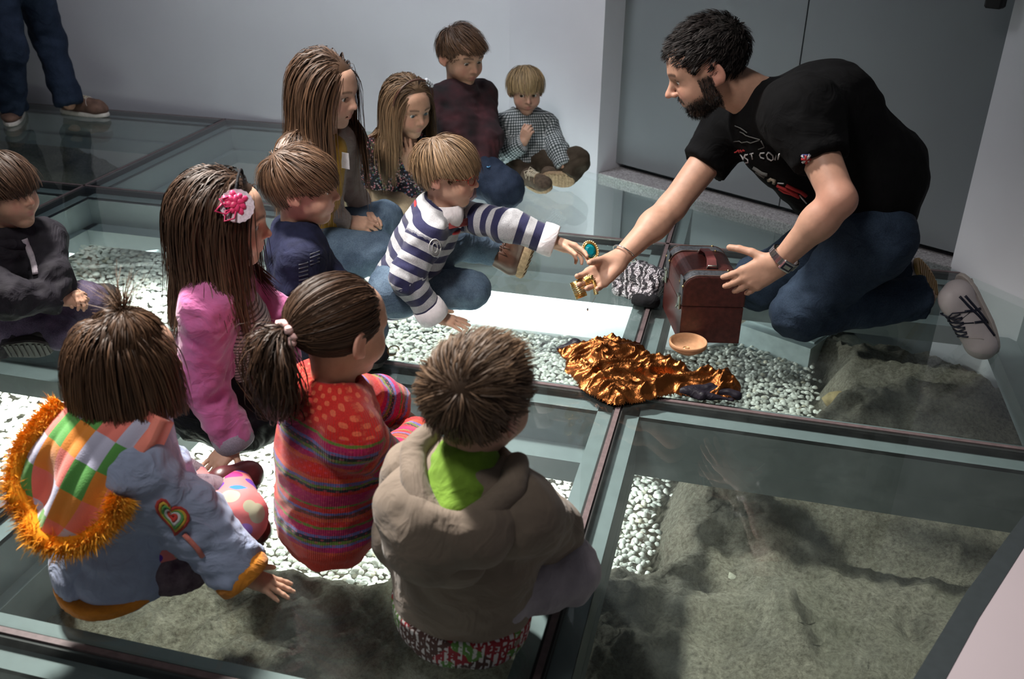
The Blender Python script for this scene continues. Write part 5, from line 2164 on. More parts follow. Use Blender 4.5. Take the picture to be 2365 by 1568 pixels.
K = kid('girl in red striped knit sweater with ponytail and pink scrunchie', at(770, 1180, z=0), at(788, 757, z=.505), (.50, .85, -.16), 1.02, p0, p3, F, aR, aL,
        (at(915, 1060, z=.08), at(860, 1050, z=.05)), (at(870, 950, z=.10), at(900, 1010, z=.05)),
        handR=dict(fdir=at(905, 962, z=.17) - aR[1], dorsal=A(.3, -.3, .9), size=.118, curl=(.35, .35, .4, .4), spread=.05, thumb=(.6, .3, .1)),
        handL=dict(fdir=at(955, 972, z=.155) - aL[1], dorsal=A(.1, .3, .9), size=.118, curl=(.3, .3, .35, .4), spread=.05, thumb=(.6, .3, .1)),
        shirt=M_ISLE, head_h=.0042, seed=14, sdim=(.130, .112, .110, .050), arms=(.054, .049, .042), hs=.0065, wr=.0050, hem=.03, sflat=.82, trou=M_DENIMD, trou_name='leggings', tdim=(.040, .042, .036), hip_r=.045)
REDK = K
p3 = K['p3']
neck_ring(K, .050, .015, cloth('coral_rib', (.58, .060, .035), .95, .15, 90, .5), 'sweater_collar', .010, .2, .95)


def pony(K, seed, n, T, tail_len, tail_dir, mat):
    rs = np.random.default_rng(seed)
    g = K['M'].T @ A(0, 0, -1)
    ro = scalp_points(n, rs, -.018)
    T = A(*T)

    def to_t(p, i, t):
        nn = (p - SK_C) / SK_R ** 2
        nn /= np.linalg.norm(nn, axis=1)[:, None]
        d = T - p
        if t < .8:
            d = d - (d * nn).sum(1)[:, None] * nn * .8
        return d / (np.linalg.norm(d, axis=1)[:, None] + 1e-6)
    dd_ = np.linalg.norm(ro - T, axis=1)
    P = grow_strands(ro, dd_ * 1.12, 9, to_t, rs, .006, .1, wob=.02, face=False, stiff=.3)
    m = 1400
    an, rr = rs.random(m) * 6.283, .013 * np.sqrt(rs.random(m))
    ro2 = T + np.stack([rr * np.cos(an), rs.normal(size=m) * .003, rr * np.sin(an)], 1)
    td = nrm(A(*tail_dir))
    k = 14
    Q = np.zeros((m, k, 3))
    Q[:, 0] = ro2
    d = td + rs.normal(size=(m, 3)) * .22
    for i in range(1, k):
        d = d * .72 + g * .42 + rs.normal(size=(m, 3)) * .05
        d /= np.linalg.norm(d, axis=1)[:, None]
        Q[:, i] = Q[:, i - 1] + d * (tail_len * (.65 + .35 * rs.random(m)) / k)[:, None]
    # fuller in the middle
    cen = Q.mean(0)[None]
    bul = (1 + 2.3 * np.sin(np.linspace(0, 1, k) * math.pi) ** .8)[None, :, None]
    Q = cen + (Q - cen) * bul * .8
    return [hair_cap(1.03, -.016), ribbons(P, .0024 * (.7 + .6 * rs.random(n)), rs, .5), ribbons(Q, .0026 * (.7 + .6 * rs.random(m)), rs, .25, T)]


TP = (-.012, -.118, .004)
build_hair('hair', K['root'], K['c'], K['M'], K['s'], H_DARK, pony(K, 51, 3800, TP, .235, (-.25, -1, .1), H_DARK))
hp = lambda x, y, z: K['c'] + K['s'] * (K['M'] @ A(x, y, z))
M_SCR = cloth('pale_pink_scrunchie', (.72, .46, .44), .9, .15, 80, .5)
sc_ = MB()
R_ = K['M']
pts = []
for k in range(40):
    a = 2 * math.pi * k / 40
    r_ = .021 + .003 * math.sin(9 * a)
    pts.append(hp(TP[0] + r_ * math.cos(a), TP[1] + .004 * math.sin(7 * a), TP[2] + r_ * math.sin(a)))
sc_.tube(pts, [.0085 + .003 * math.sin(11 * k / 40 * 6.283) for k in range(40)], 8, True)
sc_.build('scrunchie', M_SCR, K['root'], True)
MB().tube([hp(.062 + .009 * math.cos(a) * .3, .085 + .012 * math.cos(a), -.042 + .010 * math.sin(a)) for a in np.linspace(0, 5.2, 14)], .0016, 6).build('earring', plain('thin_metal', (.25, .22, .12), .3, 1), K['root'], True)

# ================================================================= boy in brown jacket
M_TAUPE = cloth('taupe_twill', (.215, .168, .130), .8, .18, 14, .26)
M_LIME = cloth('lime_lining', (.17, .31, .030), .85, .25, 20)
F = nrm(A(.26, .966, 0))
p0, p3 = at(1068, 1352, z=.115), at(1100, 1085, z=.385)
aR = (at(1262, 1225, z=.190), at(1215, 1150, z=.140))
aL = (at(945, 1232, z=.180), at(1040, 1175, z=.140))
K = kid('boy in brown hooded jacket seen from behind with tousled hair', at(1075, 1400, z=0), at(1108, 925, z=.522), (.36, .92, -.12), 1.02, p0, p3, F, aR, aL,
        (at(1300, 1315, z=.110), at(1215, 1210, z=.05)), (at(965, 1225, z=.085), at(1040, 1160, z=.05)),
        shirt=M_TAUPE, head_h=.0048, shirt_name='jacket', seed=17, sdim=(.138, .122, .106, .054), arms=(.064, .060, .054), hs=.0068, wr=.0042, hem=.035, sflat=.82,
        trou=M_GREYP, tdim=(.055, .066, .05), hip_r=.07)
BRW = K
p3 = K['p3']
# T-shirt hem with a printed band showing below the jacket
m_, nt_, b_ = new_mat('printed_hem')
a_, u_ = attr(nt_, 'ang'), attr(nt_, 'u')
blk = mth(nt_, 'MULTIPLY', mth(nt_, 'GREATER_THAN', noise(nt_, 95, 1), .50), mth(nt_, 'GREATER_THAN', mth(nt_, 'SINE', mth(nt_, 'MULTIPLY', a_, 60)), -.3))
c = mixc(nt_, mth(nt_, 'GREATER_THAN', noise(nt_, 9, 1), .52), (.075, .035, .030), (.26, .02, .03))
c = mixc(nt_, mth(nt_, 'GREATER_THAN', noise(nt_, 12, 1, vec=None), .60), c, (.10, .22, .05))
c = mixc(nt_, blk, c, (.55, .52, .52))
L(nt_, c, b_.inputs['Base Color'])
b_.inputs['Roughness'].default_value = .9
hb = [B(p0 - K['ad'] * .055, p0 - K['ad'] * .035, .1375, .1405, flat=(F, .84), ref=F)]
hb[0]['uax'] = (p0, K['ad'])
garment('shirt_hem', hb, m_, K['root'], h=.007, wr=.004, seed=12, floor=.004, extra=lambda S: S.plane(p0 + A(0, 0, -.03), (0, 0, 1)))
# hood lying on the back, lime lining in the opening
Rv = K['Rv']
hb_c = p3 - F * .085 - A(0, 0, .035)
S = SDF()
hR = np.array([Rv, F, Z3]).T
S.ell(hb_c, (.115, .070, .075), hR, .02)
S.ell(hb_c - F * .035 - A(0, 0, .050) - Rv * .02, (.075, .048, .060), hR, .03)
S.cone(p3 + Rv * .085 + F * .02, hb_c + Rv * .08, .034, .045, .03)
S.cone(p3 - Rv * .085 + F * .02, hb_c - Rv * .08, .036, .050, .03)
S.ell(p3 - F * .045 + A(0, 0, .050) + Rv * .012, (.078, .085, .066), hR, .015, True)
v, q = S.mesh(.0062)
n_ = vnormals(v, q)
v = v + n_ * (.004 * (1 - 2.2 * np.abs(pnoise(v * A(12, 12, 18) + 3))) + .002 * pnoise(v * 30))[:, None]
mk('hood', v, q, M_TAUPE, K['root'], True)
S = SDF()
S.cone(p3 + A(0, 0, .045) - F * .004, p3 - F * .018 - A(0, 0, .004), .047, .072, .01)
S.cone(p3 - F * .020, p3 - F * .085 - A(0, 0, .010) + Rv * .025, .065, .030, .02)
v, q = S.mesh(.006)
n_ = vnormals(v, q)
v = v + n_ * (.007 * (1 - 2 * np.abs(pnoise(v * 22))))[:, None]
mk('hood_lining', v, q, M_LIME, K['root'], True)
rimp = [p3 + Rv * .080 + F * .035 + Z3 * .020, p3 + Rv * .098 - F * .015 + Z3 * .004, p3 + Rv * .078 - F * .070 - Z3 * .018, p3 + Rv * .035 - F * .118 - Z3 * .042, p3 - Rv * .010 - F * .112 - Z3 * .026,
        p3 - Rv * .055 - F * .080 + Z3 * .006, p3 - Rv * .090 - F * .030 + Z3 * .026, p3 - Rv * .085 + F * .030 + Z3 * .040]
rimf = []
for i in range(len(rimp) - 1):
    for t in np.linspace(0, 1, 5, endpoint=False):
        rimf.append(rimp[i] * (1 - t) + rimp[i + 1] * t)
S = SDF()
for a_, b_2 in zip(rimf[:-1], rimf[1:]):
    S.cone(a_ + Z3 * .022 - F * .008, b_2 + Z3 * .022 - F * .008, .017, .017, .012)
S.ell(rimp[3] - Z3 * .045 - Rv * .035 + F * .02, (.088, .050, .070), hR, .05)
v, q = S.mesh(.0058)
n_ = vnormals(v, q)
v = v + n_ * (.003 * (1 - 2.2 * np.abs(pnoise(v * 12 + 5))))[:, None]
mk('hood_rim', v, q, M_TAUPE, K['root'], True)
build_hair('hair', K['root'], K['c'], K['M'], K['s'], hair_mat('hair_ash_brown', (.055, .034, .022), (.11, .068, .044), (.20, .13, .085)), short_hair(24, n=3800, length=.058, vol=.012, W=(.022, -.085, .055), lift=.22, wob=.16, gw=.05, stiff=.62,
           zc=((-.1, -.068), (-.03, -.045), (-.01, .000), (.03, .006), (.05, .030), (.1, .040)), clump=.5, width=.0018,
           extra=lambda p, t: A(.35, .25, .25) * np.clip((p[:, 2:3] - .06) / .05, 0, 1)))
shoe(K['root'], at(1215, 1220, z=.015), at(1262, 1150, z=.045), (0, 0, 1), M_RED, M_SOLEB, .07, .055)

# ================================================================= boy in dark jacket, left edge
M_DJACK = cloth('charcoal_jacket', (.022, .020, .026), .75, .35, 20, .35)
F = nrm(A(.80, -.60, 0))
p0, p3 = at(-2, 735, z=.11), at(16, 545, z=.365)
aL = (at(122, 650, z=.235), at(146, 662, z=.205))
aR = (at(22, 690, z=.235), at(128, 688, z=.200))
K = kid('boy in charcoal jacket with purple-grey jeans and clasped hands', at(20, 760, z=0), at(8, 440, z=.480), (.99, -.10, .02), .98, p0, p3, F, aR, aL,
        (at(40, 742, z=.095), at(165, 775, z=.055)), (at(200, 700, z=.10), at(120, 745, z=.05)),
        handR=dict(fdir=at(185, 690, z=.180) - aR[1], dorsal=A(.2, -.7, .7), size=.118, curl=(.45, .45, .5, .5), spread=.04, thumb=(.5, .3, .1)),
        handL=dict(fdir=at(190, 686, z=.185) - aL[1], dorsal=A(.3, .2, .9), size=.118, curl=(.55, .5, .5, .5), spread=.04, thumb=(.5, .3, .1)),
        shirt=M_DJACK, shirt_name='jacket', seed=20, sdim=(.112, .108, .112, .050), arms=(.054, .048, .040), hs=.007, wr=.006,
        trou=denim('jeans_purple', (.035, .030, .055), (.130, .105, .165)), trou_name='jeans', tone='b')
DRK_ = K
p3 = K['p3']
so_ = K
collar_flaps(K, cloth('pale_shirt', (.42, .37, .42), .85, .15), .050, .036, 1.2)
stitch(K['shirt'], 'shirt_front', [[(56 + .5 * k + 10 * math.sin(k * .06), 552 + 2.4 * k) for k in range(0, 36, 2)]], cloth('pale_shirt_front', (.36, .32, .36), .85, .15), .011, -.002)
neck_ring(K, .078, .020, M_DJACK, 'jacket_collar', -.018, .1, .9)
build_hair('hair', K['root'], K['c'], K['M'], K['s'], H_DARK, short_hair(25, n=2800, length=.125, vol=.012, W=(0, -.060, .092), lift=.2,
           zc=((-.1, -.058), (-.04, -.040), (-.02, .000), (.02, .006), (.04, .010), (.06, .006), (.1, .010)), clump=.3))
shoe(K['root'], at(-8, 812, z=.035), at(122, 806, z=.030), A(.05, .9, .45), M_SOLEB, M_SOLEB, .085, .06, .022, name='boot')
shoe(K['root'], at(205, 728, z=.03), at(272, 705, z=.04), A(-.2, .1, 1), M_SOLEB, M_SOLEB, .08, .065, .02, name='boot')

# ================================================================= girl with very long hair
M_CREAM = cloth('oatmeal_knit', (.34, .28, .25), .9, .15, 50, .4)
M_YELLOW = cloth('mustard_cotton', (.42, .24, .025), .85, .25, 20)
F = nrm(A(.96, -.28, 0))
p0, p3 = at(712, 555, z=.12), at(745, 325, z=.520)
aR = (at(690, 465, z=.30), at(795, 512, z=.185))
aL = (at(800, 425, z=.28), at(838, 478, z=.185))
K = kid('girl with very long brown hair in oatmeal cardigan and yellow top', at(740, 590, z=0), at(757, 208, z=.655), (1, -.10, -.20), 1.06, p0, p3, F, aR, aL,
        (at(878, 582, z=.125), at(780, 630, z=.060)), (at(890, 505, z=.14), at(850, 575, z=.06)),
        handR=dict(fdir=at(860, 520, z=.165) - aR[1], dorsal=A(.1, -.5, .85), size=.145, curl=(.25, .25, .28, .3), spread=.04, thumb=(.5, .2, .1)),
        handL=dict(fdir=at(880, 510, z=.17) - aL[1], dorsal=A(.2, .1, 1), size=.145, curl=(.25, .22, .25, .3), spread=.06, thumb=(.5, .2, .1)),
        shirt=M_CREAM, shirt_name='cardigan', seed=23, sdim=(.112, .108, .128, .050), arms=(.050, .045, .038), hs=.0075,
        trou=M_DENIM, trou_name='jeans', tdim=(.082, .062, .05), mouth=.0022)
LNG = K
p3 = K['p3']
tb = [B(p0 + F * .045 + A(0, 0, .05), p3 + F * .028 - A(0, 0, .05), .068, .055)]
garment('yellow_top', tb, M_YELLOW, K['root'], h=.0075, wr=.004, seed=5)
MB().box(p0 + (p3 - p0) * .80 + F * .105, (.002, .045, .055), frame(np.cross(Z3, F))[:, [1, 0, 2]], 0).build('badge', M_WHITEC, K['root'])
long_hair(K, 33, 4400, .50, H_BROWN, vol=.024, coll=body_caps(K, .115, .062), width=.0035, nseg=13, back=.02, wob=.06, curl=.6)

# ================================================================= girl in floral blouse
m_, nt_, b_ = new_mat('floral_cotton')
v1 = N(nt_, 'ShaderNodeTexVoronoi', feature='F1')
v1.inputs['Scale'].default_value = 105
L(nt_, objco(nt_), v1.inputs['Vector'])
sp_ = N(nt_, 'ShaderNodeSeparateColor')
L(nt_, v1.outputs['Color'], sp_.inputs[0])
fc_ = ramp(nt_, sp_.outputs[0], [(0, (.50, .16, .20)), (.3, (.42, .36, .42)), (.55, (.10, .17, .30)), (.75, (.55, .28, .30)), (.9, (.12, .20, .10))], True)
c = mixc(nt_, mth(nt_, 'LESS_THAN', v1.outputs['Distance'], .42), (.012, .011, .020), fc_)
L(nt_, c, b_.inputs['Base Color'])
b_.inputs['Roughness'].default_value = .85
M_FLORAL = m_
F = nrm(A(.72, -.69, 0))
p0, p3 = at(855, 438, z=.125), at(893, 322, z=.375)
aR = (at(868, 420, z=.175), at(958, 456, z=.130))
aL = (at(962, 412, z=.190), at(950, 388, z=.255))
K = kid('girl in dark floral blouse with brown headband and hand at chin', at(880, 450, z=0), at(942, 246, z=.488), (.80, -.56, -.22), 1.0, p0, p3, F, aR, aL,
        (at(930, 480, z=.09), at(860, 480, z=.05)), (at(955, 448, z=.10), at(930, 468, z=.06)),
        handL=dict(fdir=at(932, 335, z=.355) - aL[1], dorsal=A(.3, -.9, .1), size=.135, curl=(.35, .3, .3, .3), spread=.10, thumb=(.6, .3, .1)),
        shirt=M_FLORAL, shirt_name='blouse', seed=26, sdim=(.112, .108, .118, .048), arms=(.049, .044, .036), hs=.0075, trou=M_BEIGE, tdim=(.080, .060, .046), tone='b', eye=EYE_BLUE, open_=.0045, gaze=(0, 1, -.25))
FLR = K
p3 = K['p3']
long_hair(K, 34, 4200, .34, H_LIGHT, vol=.018, coll=body_caps(K, .110, .058), width=.0034, nseg=12, back=.05, wob=.05, part=(0, .03, .11))
hp = lambda x, y, z: K['c'] + K['s'] * (K['M'] @ A(x, y, z))
MB().tube([hp(.0900 * math.sin(a), .032 + .006 * math.cos(a), .034 + .0885 * math.cos(a)) for a in np.linspace(-1.7, 1.7, 26)], .0045, 6).build('headband', M_LEATH, K['root'], True)
fb = MB()
for a in np.linspace(.55, .95, 4):
    fb.sphere(hp(-.0930 * math.sin(a), .036, .036 + .0905 * math.cos(a)), .0085, None, 8, 6)
fb.build('bead_cluster', plain('pearl_bead', (.52, .56, .62), .3), K['root'], True)

# ================================================================= boy in maroon hoodie
m_, nt_, b_ = new_mat('maroon_check_fleece')
f = noise(nt_, 9, 3)
c = ramp(nt_, f, [(.35, (.010, .006, .008)), (.55, (.035, .009, .013)), (.7, (.075, .018, .024))])
L(nt_, c, b_.inputs['Base Color'])
b_.inputs['Roughness'].default_value = .95
bump(nt_, b_, noise(nt_, 250, 3), .4, .002)
M_MAROON = m_
F = nrm(A(.80, -.60, 0))
p0, p3 = at(1062, 392, z=.155), at(1060, 222, z=.465)
aR = (at(1005, 330, z=.27), at(1040, 395, z=.17))
aL = (at(1128, 325, z=.26), at(1112, 400, z=.14))
K = kid('boy in maroon hooded sweatshirt kneeling behind the others', at(1090, 430, z=0), at(1066, 128, z=.588), (.78, -.58, -.22), 1.09, p0, p3, F, aR, aL,
        (at(1122, 412, z=.10), at(1050, 380, z=.06)), (at(1165, 438, z=.085), at(1080, 400, z=.07)), shirt=M_MAROON, shirt_name='hoodie', seed=29,
        sdim=(.125, .120, .128, .056), arms=(.060, .054, .046), hs=.0075, wr=.006, trou=M_DENIMD, trou_name='jeans', tdim=(.085, .078, .055), tone='b', open_=.0036, gaze=(.1, 1, -.35))
MAR = K
p3 = K['p3']
neck_ring(K, .072, .022, M_MAROON, 'hood', -.010, .45, .95)
neck_ring(K, .060, .012, cloth('grey_hood_lining', (.30, .27, .32), .9, .2), 'hood_lining', .008, .45, .95)
sv = [B(p3 + F * .050 - A(0, 0, .075), p3 + F * .040 - A(0, 0, .005), .030, .034)]
garment('shirt', sv, striped_mat('fine_stripe', (.05, .05, .05), (.42, .42, .40), .012, .45), K['root'], h=.007, wr=.001, seed=1)
zb_ = MB().tube([p3 + F * (.075 + .028 * math.sin(t * 2.2)) - K['ad'] * (.08 + t * .22) for t in np.linspace(0, 1, 8)], .004, 6).build('zip', plain('dark_zip', (.05, .04, .05), .4, .6), K['root'], True)
build_hair('hair', K['root'], K['c'], K['M'], K['s'], H_BROWN, short_hair(26, n=2800, length=.085, vol=.014, W=(.02, -.060, .085), lift=.35, wob=.12,
           zc=((-.1, -.060), (-.04, -.045), (-.02, .008), (.02, .010), (.035, .020), (.05, .040), (.1, .046)), clump=.45, extra=lambda p, t: A(-.5, .1, 0) * np.clip((p[:, 1:2]) / .05, 0, 1)))
lg = MB()
lg.tube([at(1128 + 4 * math.cos(a), 383 + 3.2 * math.sin(a), z=.185) for a in np.linspace(0, 6.283, 14, endpoint=False)], .0025, 6, True)
lg.build('pocket_emblem', plain('blue_thread', (.10, .30, .55), .7), K['root'], True)

# ================================================================= small boy in gingham shirt
m_, nt_, b_ = new_mat('green_gingham')
u_, a_ = attr(nt_, 'u'), attr(nt_, 'ang')
fu_ = mth(nt_, 'LESS_THAN', mth(nt_, 'FRACT', mth(nt_, 'MULTIPLY_ADD', u_, 1 / .0125, 20)), .5)
fa_ = mth(nt_, 'LESS_THAN', mth(nt_, 'FRACT', mth(nt_, 'MULTIPLY_ADD', a_, mth(nt_, 'MULTIPLY_ADD', mth(nt_, 'LESS_THAN', attr(nt_, 'sid'), .5), 4.6, 3.8), 20)), .5)
c = ramp(nt_, mth(nt_, 'MULTIPLY', mth(nt_, 'ADD', fu_, fa_), .45), [(0, (.50, .52, .54)), (.3, (.12, .145, .150)), (.7, (.022, .032, .034))], True)
L(nt_, c, b_.inputs['Base Color'])
b_.inputs['Roughness'].default_value = .85
M_GING = m_
F = nrm(A(.33, -.94, 0))
p0, p3 = at(1216, 372, z=.095), at(1214, 272, z=.318)
aR = (at(1168, 352, z=.150), at(1207, 330, z=.205))
aL = (at(1288, 345, z=.165), at(1303, 385, z=.105))
K = kid('small blond boy in green gingham shirt by the wall', at(1220, 400, z=0), at(1214, 207, z=.412), (.38, -.90, -.14), .93, p0, p3, F, aR, aL,
        (at(1150, 372, z=.085), at(1222, 408, z=.055)), (at(1332, 372, z=.120), at(1310, 408, z=.060)),
        handR=dict(fdir=at(1225, 290, z=.285) - aR[1], dorsal=A(-.1, -.95, .2), size=.112, curl=(.75, .75, .8, .8), spread=.04, thumb=(.5, .2, .1)),
        handL=dict(fdir=at(1318, 398, z=.075) - aL[1], dorsal=A(.2, -.3, .9), size=.112, curl=(.5, .5, .55, .55), spread=.05, thumb=(.5, .3, .1)),
        shirt=M_GING, shirt_name='shirt', seed=32, sdim=(.108, .100, .102, .045), arms=(.048, .043, .037), hs=.007, wr=.004, trou=M_BROWNP, tdim=(.070, .056, .044), hem=.0, eye=EYE_BROWN, open_=.0045, gaze=(.25, 1, -.1), hip_r=.08)
GIN = K
p3 = K['p3']
collar_flaps(K, M_GING, .043, .030, 1.25, up=-.008)
build_hair('hair', K['root'], K['c'], K['M'], K['s'], H_BLOND, short_hair(27, n=2600, length=.12, vol=.012, W=(0, -.045, .098), lift=.2,
           zc=((-.1, -.060), (-.04, -.050), (-.01, -.012), (.02, -.010), (.04, .010), (.06, .022), (.1, .026)), clump=.3))
shoe(K['root'], at(1220, 425, z=.02), at(1272, 442, z=.035), A(-.3, -.3, .9), M_SUEDE, M_CREPE, .07, .055, .018, laces=M_LACE)
shoe(K['root'], at(1250, 412, z=.05), at(1326, 420, z=.045), A(-.1, .93, .30), M_SUEDE, M_CREPE, .075, .055, .016)

# ================================================================= the kneeling man
M_TEE = cloth('black_tee', (.0035, .0035, .0042), .9, .25, 30, .2, .05)
MJ = denim('jeans_indigo', (.008, .015, .032), (.034, .056, .092), 9)
hd = at(1632, 152, y=2.74)
face = nrm(A(-.88, -.16, -.44))
HM_ = frame(face)
hs_ = 1.17
p3 = at(1752, 232, y=2.80)
sl, sr = at(1852, 262, y=2.62), at(1698, 285, y=2.97)
el, wl = at(1938, 462, y=2.45), at(1800, 606, y=2.47)
er, wr_ = at(1552, 478, y=2.80), at(1425, 603, y=2.62)
pel = at(2005, 520, y=2.90)
hl, hr = at(2010, 552, y=2.79), at(1985, 520, y=3.02)
kl, al = at(1848, 722, z=.085), at(2135, 688, z=.125)
kr, ar = at(1748, 655, z=.085), at(2085, 625, z=.120)
man = thing('person', 'bearded man in black t-shirt kneeling beside the treasure chest', 'person', tuple(at(1950, 740, z=0)))
parts = []
S = SDF()
add_head(S, hd, HM_, hs_, adult=True, jaw=1.06, nose=1.15, open_=.0026, neck_to=p3, neck_r=.053)
v, q = S.mesh(.0036)
at_ = head_attrs(v, hd, HM_, hs_, browz=.0185)
pl_ = ((v - hd) @ HM_) / hs_
at_['beard'] = beard_mask(pl_)
parts.append((v, q, at_))
# left arm (holding the chest lid)
S = SDF()
tL = add_hand(S, wl, at(1700, 662, y=2.49) - wl, A(.30, -.80, .45), False, .195, curl=(.20, .22, .26, .30), spread=.07, thumb=(.95, .05, .0), tcurl=.15)
S.cone(sl, el, .058, .043, .02)
S.cone(el, el + (wl - el) * .35, .042, .046, .02)
S.cone(el + (wl - el) * .3, wl, .046, .028, .02, flat=(A(0, 1, .4), .86))
v, q = S.mesh(.0042)
parts.append((v, q, dict(blush=np.clip(.5 * np.exp(-(np.linalg.norm(v - el, axis=1) / .07) ** 2), 0, 1))))
# right arm (palm up)
S = SDF()
tR = add_hand(S, wr_, at(1345, 668, y=2.50) - wr_, A(-.15, .80, -.62), True, .190, curl=(.34, .30, .30, .34), spread=.04, thumb=(.22, .55, .30), tcurl=.10)
S.cone(sr, er, .058, .043, .02)
S.cone(er, er + (wr_ - er) * .35, .042, .046, .02)
S.cone(er + (wr_ - er) * .3, wr_, .046, .029, .02, flat=(A(0, .6, .8), .86))
v, q = S.mesh(.0036)
parts.append((v, q, {}))
S = SDF()
S.cone(pel, p3, .10, .07, .03).cone(sl, sr, .045, .045, .02).cone(hl, kl, .06, .05, .02).cone(kl, al, .05, .035, .02).cone(hr, kr, .06, .05, .02).cone(kr, ar, .05, .035, .02)
v, q = S.mesh(.013)
parts.append((v, q, {}))
v, q, at_ = join_meshes(parts)
msk = skin('m')
nt_ = msk.node_tree
b_ = nt_.nodes['Principled BSDF']
old = b_.inputs['Base Color'].links[0].from_socket
L(nt_, mixc(nt_, mth(nt_, 'MULTIPLY', attr(nt_, 'beard'), .88), old, (.018, .012, .010)), b_.inputs['Base Color'])
mbody = mk('body', v, q, msk, man, True, attrs=at_)
add_eyes(man, hd, HM_, hs_, EYE_BROWN, (0, 1, -.5))
# T-shirt
ch = (sl + sr) / 2 * .55 + p3 * .15 + at(1880, 330, y=2.84) * .30
mid = at(1945, 375, y=2.86)
up_back = at(1905, 262, y=2.84)
low_back = at(2020, 400, y=2.90)
Fm = nrm(np.cross(Z3, nrm(sl - sr)))                               # not used for shape, only for the weave
wst = pel + A(-.02, 0, .05)
tb = [B(p3 + nrm(ch - p3) * .045, up_back, .075, .125, ref=A(0, 0, 1)), B(sl, sr, .074, .074, ref=A(0, 0, 1)), B(p3 + nrm(ch - p3) * .03, sl, .070, .080, ref=A(0, 0, 1)), B(up_back, sl, .115, .080, ref=A(0, 0, 1)), B(up_back, sr, .115, .080, ref=A(0, 0, 1)), B(up_back, low_back, .128, .138, ref=A(0, 0, 1), flat=(A(0, 1, 0), 1.22)),
      B(at(1800, 330, y=2.82), at(1905, 440, y=2.86), .105, .100, ref=A(0, 0, 1), flat=(A(0, 1, 0), 1.25)),
      B(low_back, wst + A(.015, 0, .0), .135, .135, ref=A(0, 0, 1), flat=(A(0, 1, 0), 1.22)),
      B(sl, sl + (el - sl) * .56, .078, .072, id=1, capb=True, jb=.6), B(sr, sr + (er - sr) * .50, .078, .073, id=2, capb=True, jb=.6)]
tee = garment('t_shirt', tb, M_TEE, man, h=.0098, k=.06, wr=.006, seed=40, fu=14)
# jeans
jb_ = [B(hl, hr, .125, .125, ref=A(0, 0, 1)), B(pel + A(0, 0, .02), hl, .13, .12), B(hl, kl, .108, .078, id=3, jb=1, ja=.7), B(kl, al, .078, .062, id=3, ja=1.0, jb=1, s0=.4, capb=True),
       B(hr, kr, .108, .078, id=4, jb=1, ja=.7), B(kr, ar, .078, .062, id=4, ja=1, jb=1, s0=.4, capb=True)]
jeans = garment('jeans', jb_, MJ, man, h=.0105, k=.03, wr=.0075, seed=43, floor=.004, fu=20)
# hair and beard
build_hair('hair', man, hd, HM_, hs_, H_BLACK, short_hair(61, n=5200, length=.036, vol=.010, W=(.0, -.095, .060), lift=.75, wob=.22, gw=.0, lvar=.5, stiff=.7, nseg=6, dz=.016, width=.0018,
           zc=((-.1, -.055), (-.03, -.045), (-.012, -.02), (.0, .0), (.03, .005), (.05, .040), (.1, .055)), clump=.55,
           extra=lambda p, t: A(0, .35, .55) * np.clip((p[:, 1:2] - .0) / .05, 0, 1) * np.clip((p[:, 2:3] - .05) / .03, 0, 1)))
rs = np.random.default_rng(9)
S = SDF()
add_head(S, np.zeros(3), np.eye(3), 1.0, adult=True, jaw=1.06, nose=1.15, open_=.0026)
v, q = S.mesh(.004)
nn = vnormals(v, q)
wt = beard_mask(v)
pk = rs.choice(len(v), 3200, p=wt / wt.sum())
ro, nn = v[pk] + rs.normal(size=(3200, 3)) * .0012, nn[pk]
tt = np.linspace(0, 1, 5)
lb_ = (.0045 + .007 * rs.random(3200) * (ro[:, 2] < -.06))[:, None, None]
dr_ = nn * .55 + A(0, .12, -.8) + rs.normal(size=nn.shape) * .25
dr_ /= np.linalg.norm(dr_, axis=1)[:, None]
PB = ro[:, None] + dr_[:, None] * tt[None, :, None] * lb_
build_hair('beard', man, hd, HM_, hs_, H_BLACK, [ribbons(PB, .0014 * (.7 + .6 * rs.random(3200)), rs, .3)])
# neck hem
zc_ = nrm(p3 - hd)
x_ = nrm(np.cross(zc_, A(0, 1, 0)))
y_ = np.cross(zc_, x_)
MB().tube([p3 + zc_ * .010 + .068 * (math.cos(a) * x_ + math.sin(a) * y_) for a in np.linspace(0, 6.283, 26, endpoint=False)], .009, 8, True).build('neck_hem', M_TEE, man, True)
# shoes: white leather with navy stripes
M_WL = plain('white_leather', (.50, .45, .46), .5, 0, .4, .1, 12, .08)
M_NL = plain('navy_leather', (.012, .014, .030), .45, 0, .4, .2, 30)
he, to = at(2226, 640, z=.205), at(2286, 788, z=.014)
dirf = nrm(to - he)
upv = nrm(A(-.74, -.60, -.16))
sh = shoe(man, he - dirf * .015, he + dirf * .265, upv, M_WL, plain('pale_sole', (.42, .38, .36), .6), .095, .085, .014, laces=M_NL, name='sneaker', hs=.0055, toe_h=.62)
SM = frame(dirf, upv)
bpy.context.view_layer.update()
so = OFF[sh.name]
from mathutils.bvhtree import BVHTree
_vv = np.empty(len(sh.data.vertices) * 3)
sh.data.vertices.foreach_get('co', _vv)
_vv = _vv.reshape(-1, 3) + so
_t = BVHTree.FromPolygons(_vv.tolist(), [tuple(p.vertices) for p in sh.data.polygons])
heel0 = he - dirf * .015
ln_ = .28


def on_shoe(side, yf, zh):
    """point on the side of the shoe"""
    p = heel0 + SM[:, 1] * yf * ln_ + SM[:, 2] * zh + SM[:, 0] * side * .2
    h_ = _t.ray_cast(Vector(p), Vector(-SM[:, 0] * side), .3)
    return np.array(h_[0]) + SM[:, 0] * side * .0008 if h_[0] is not None else None


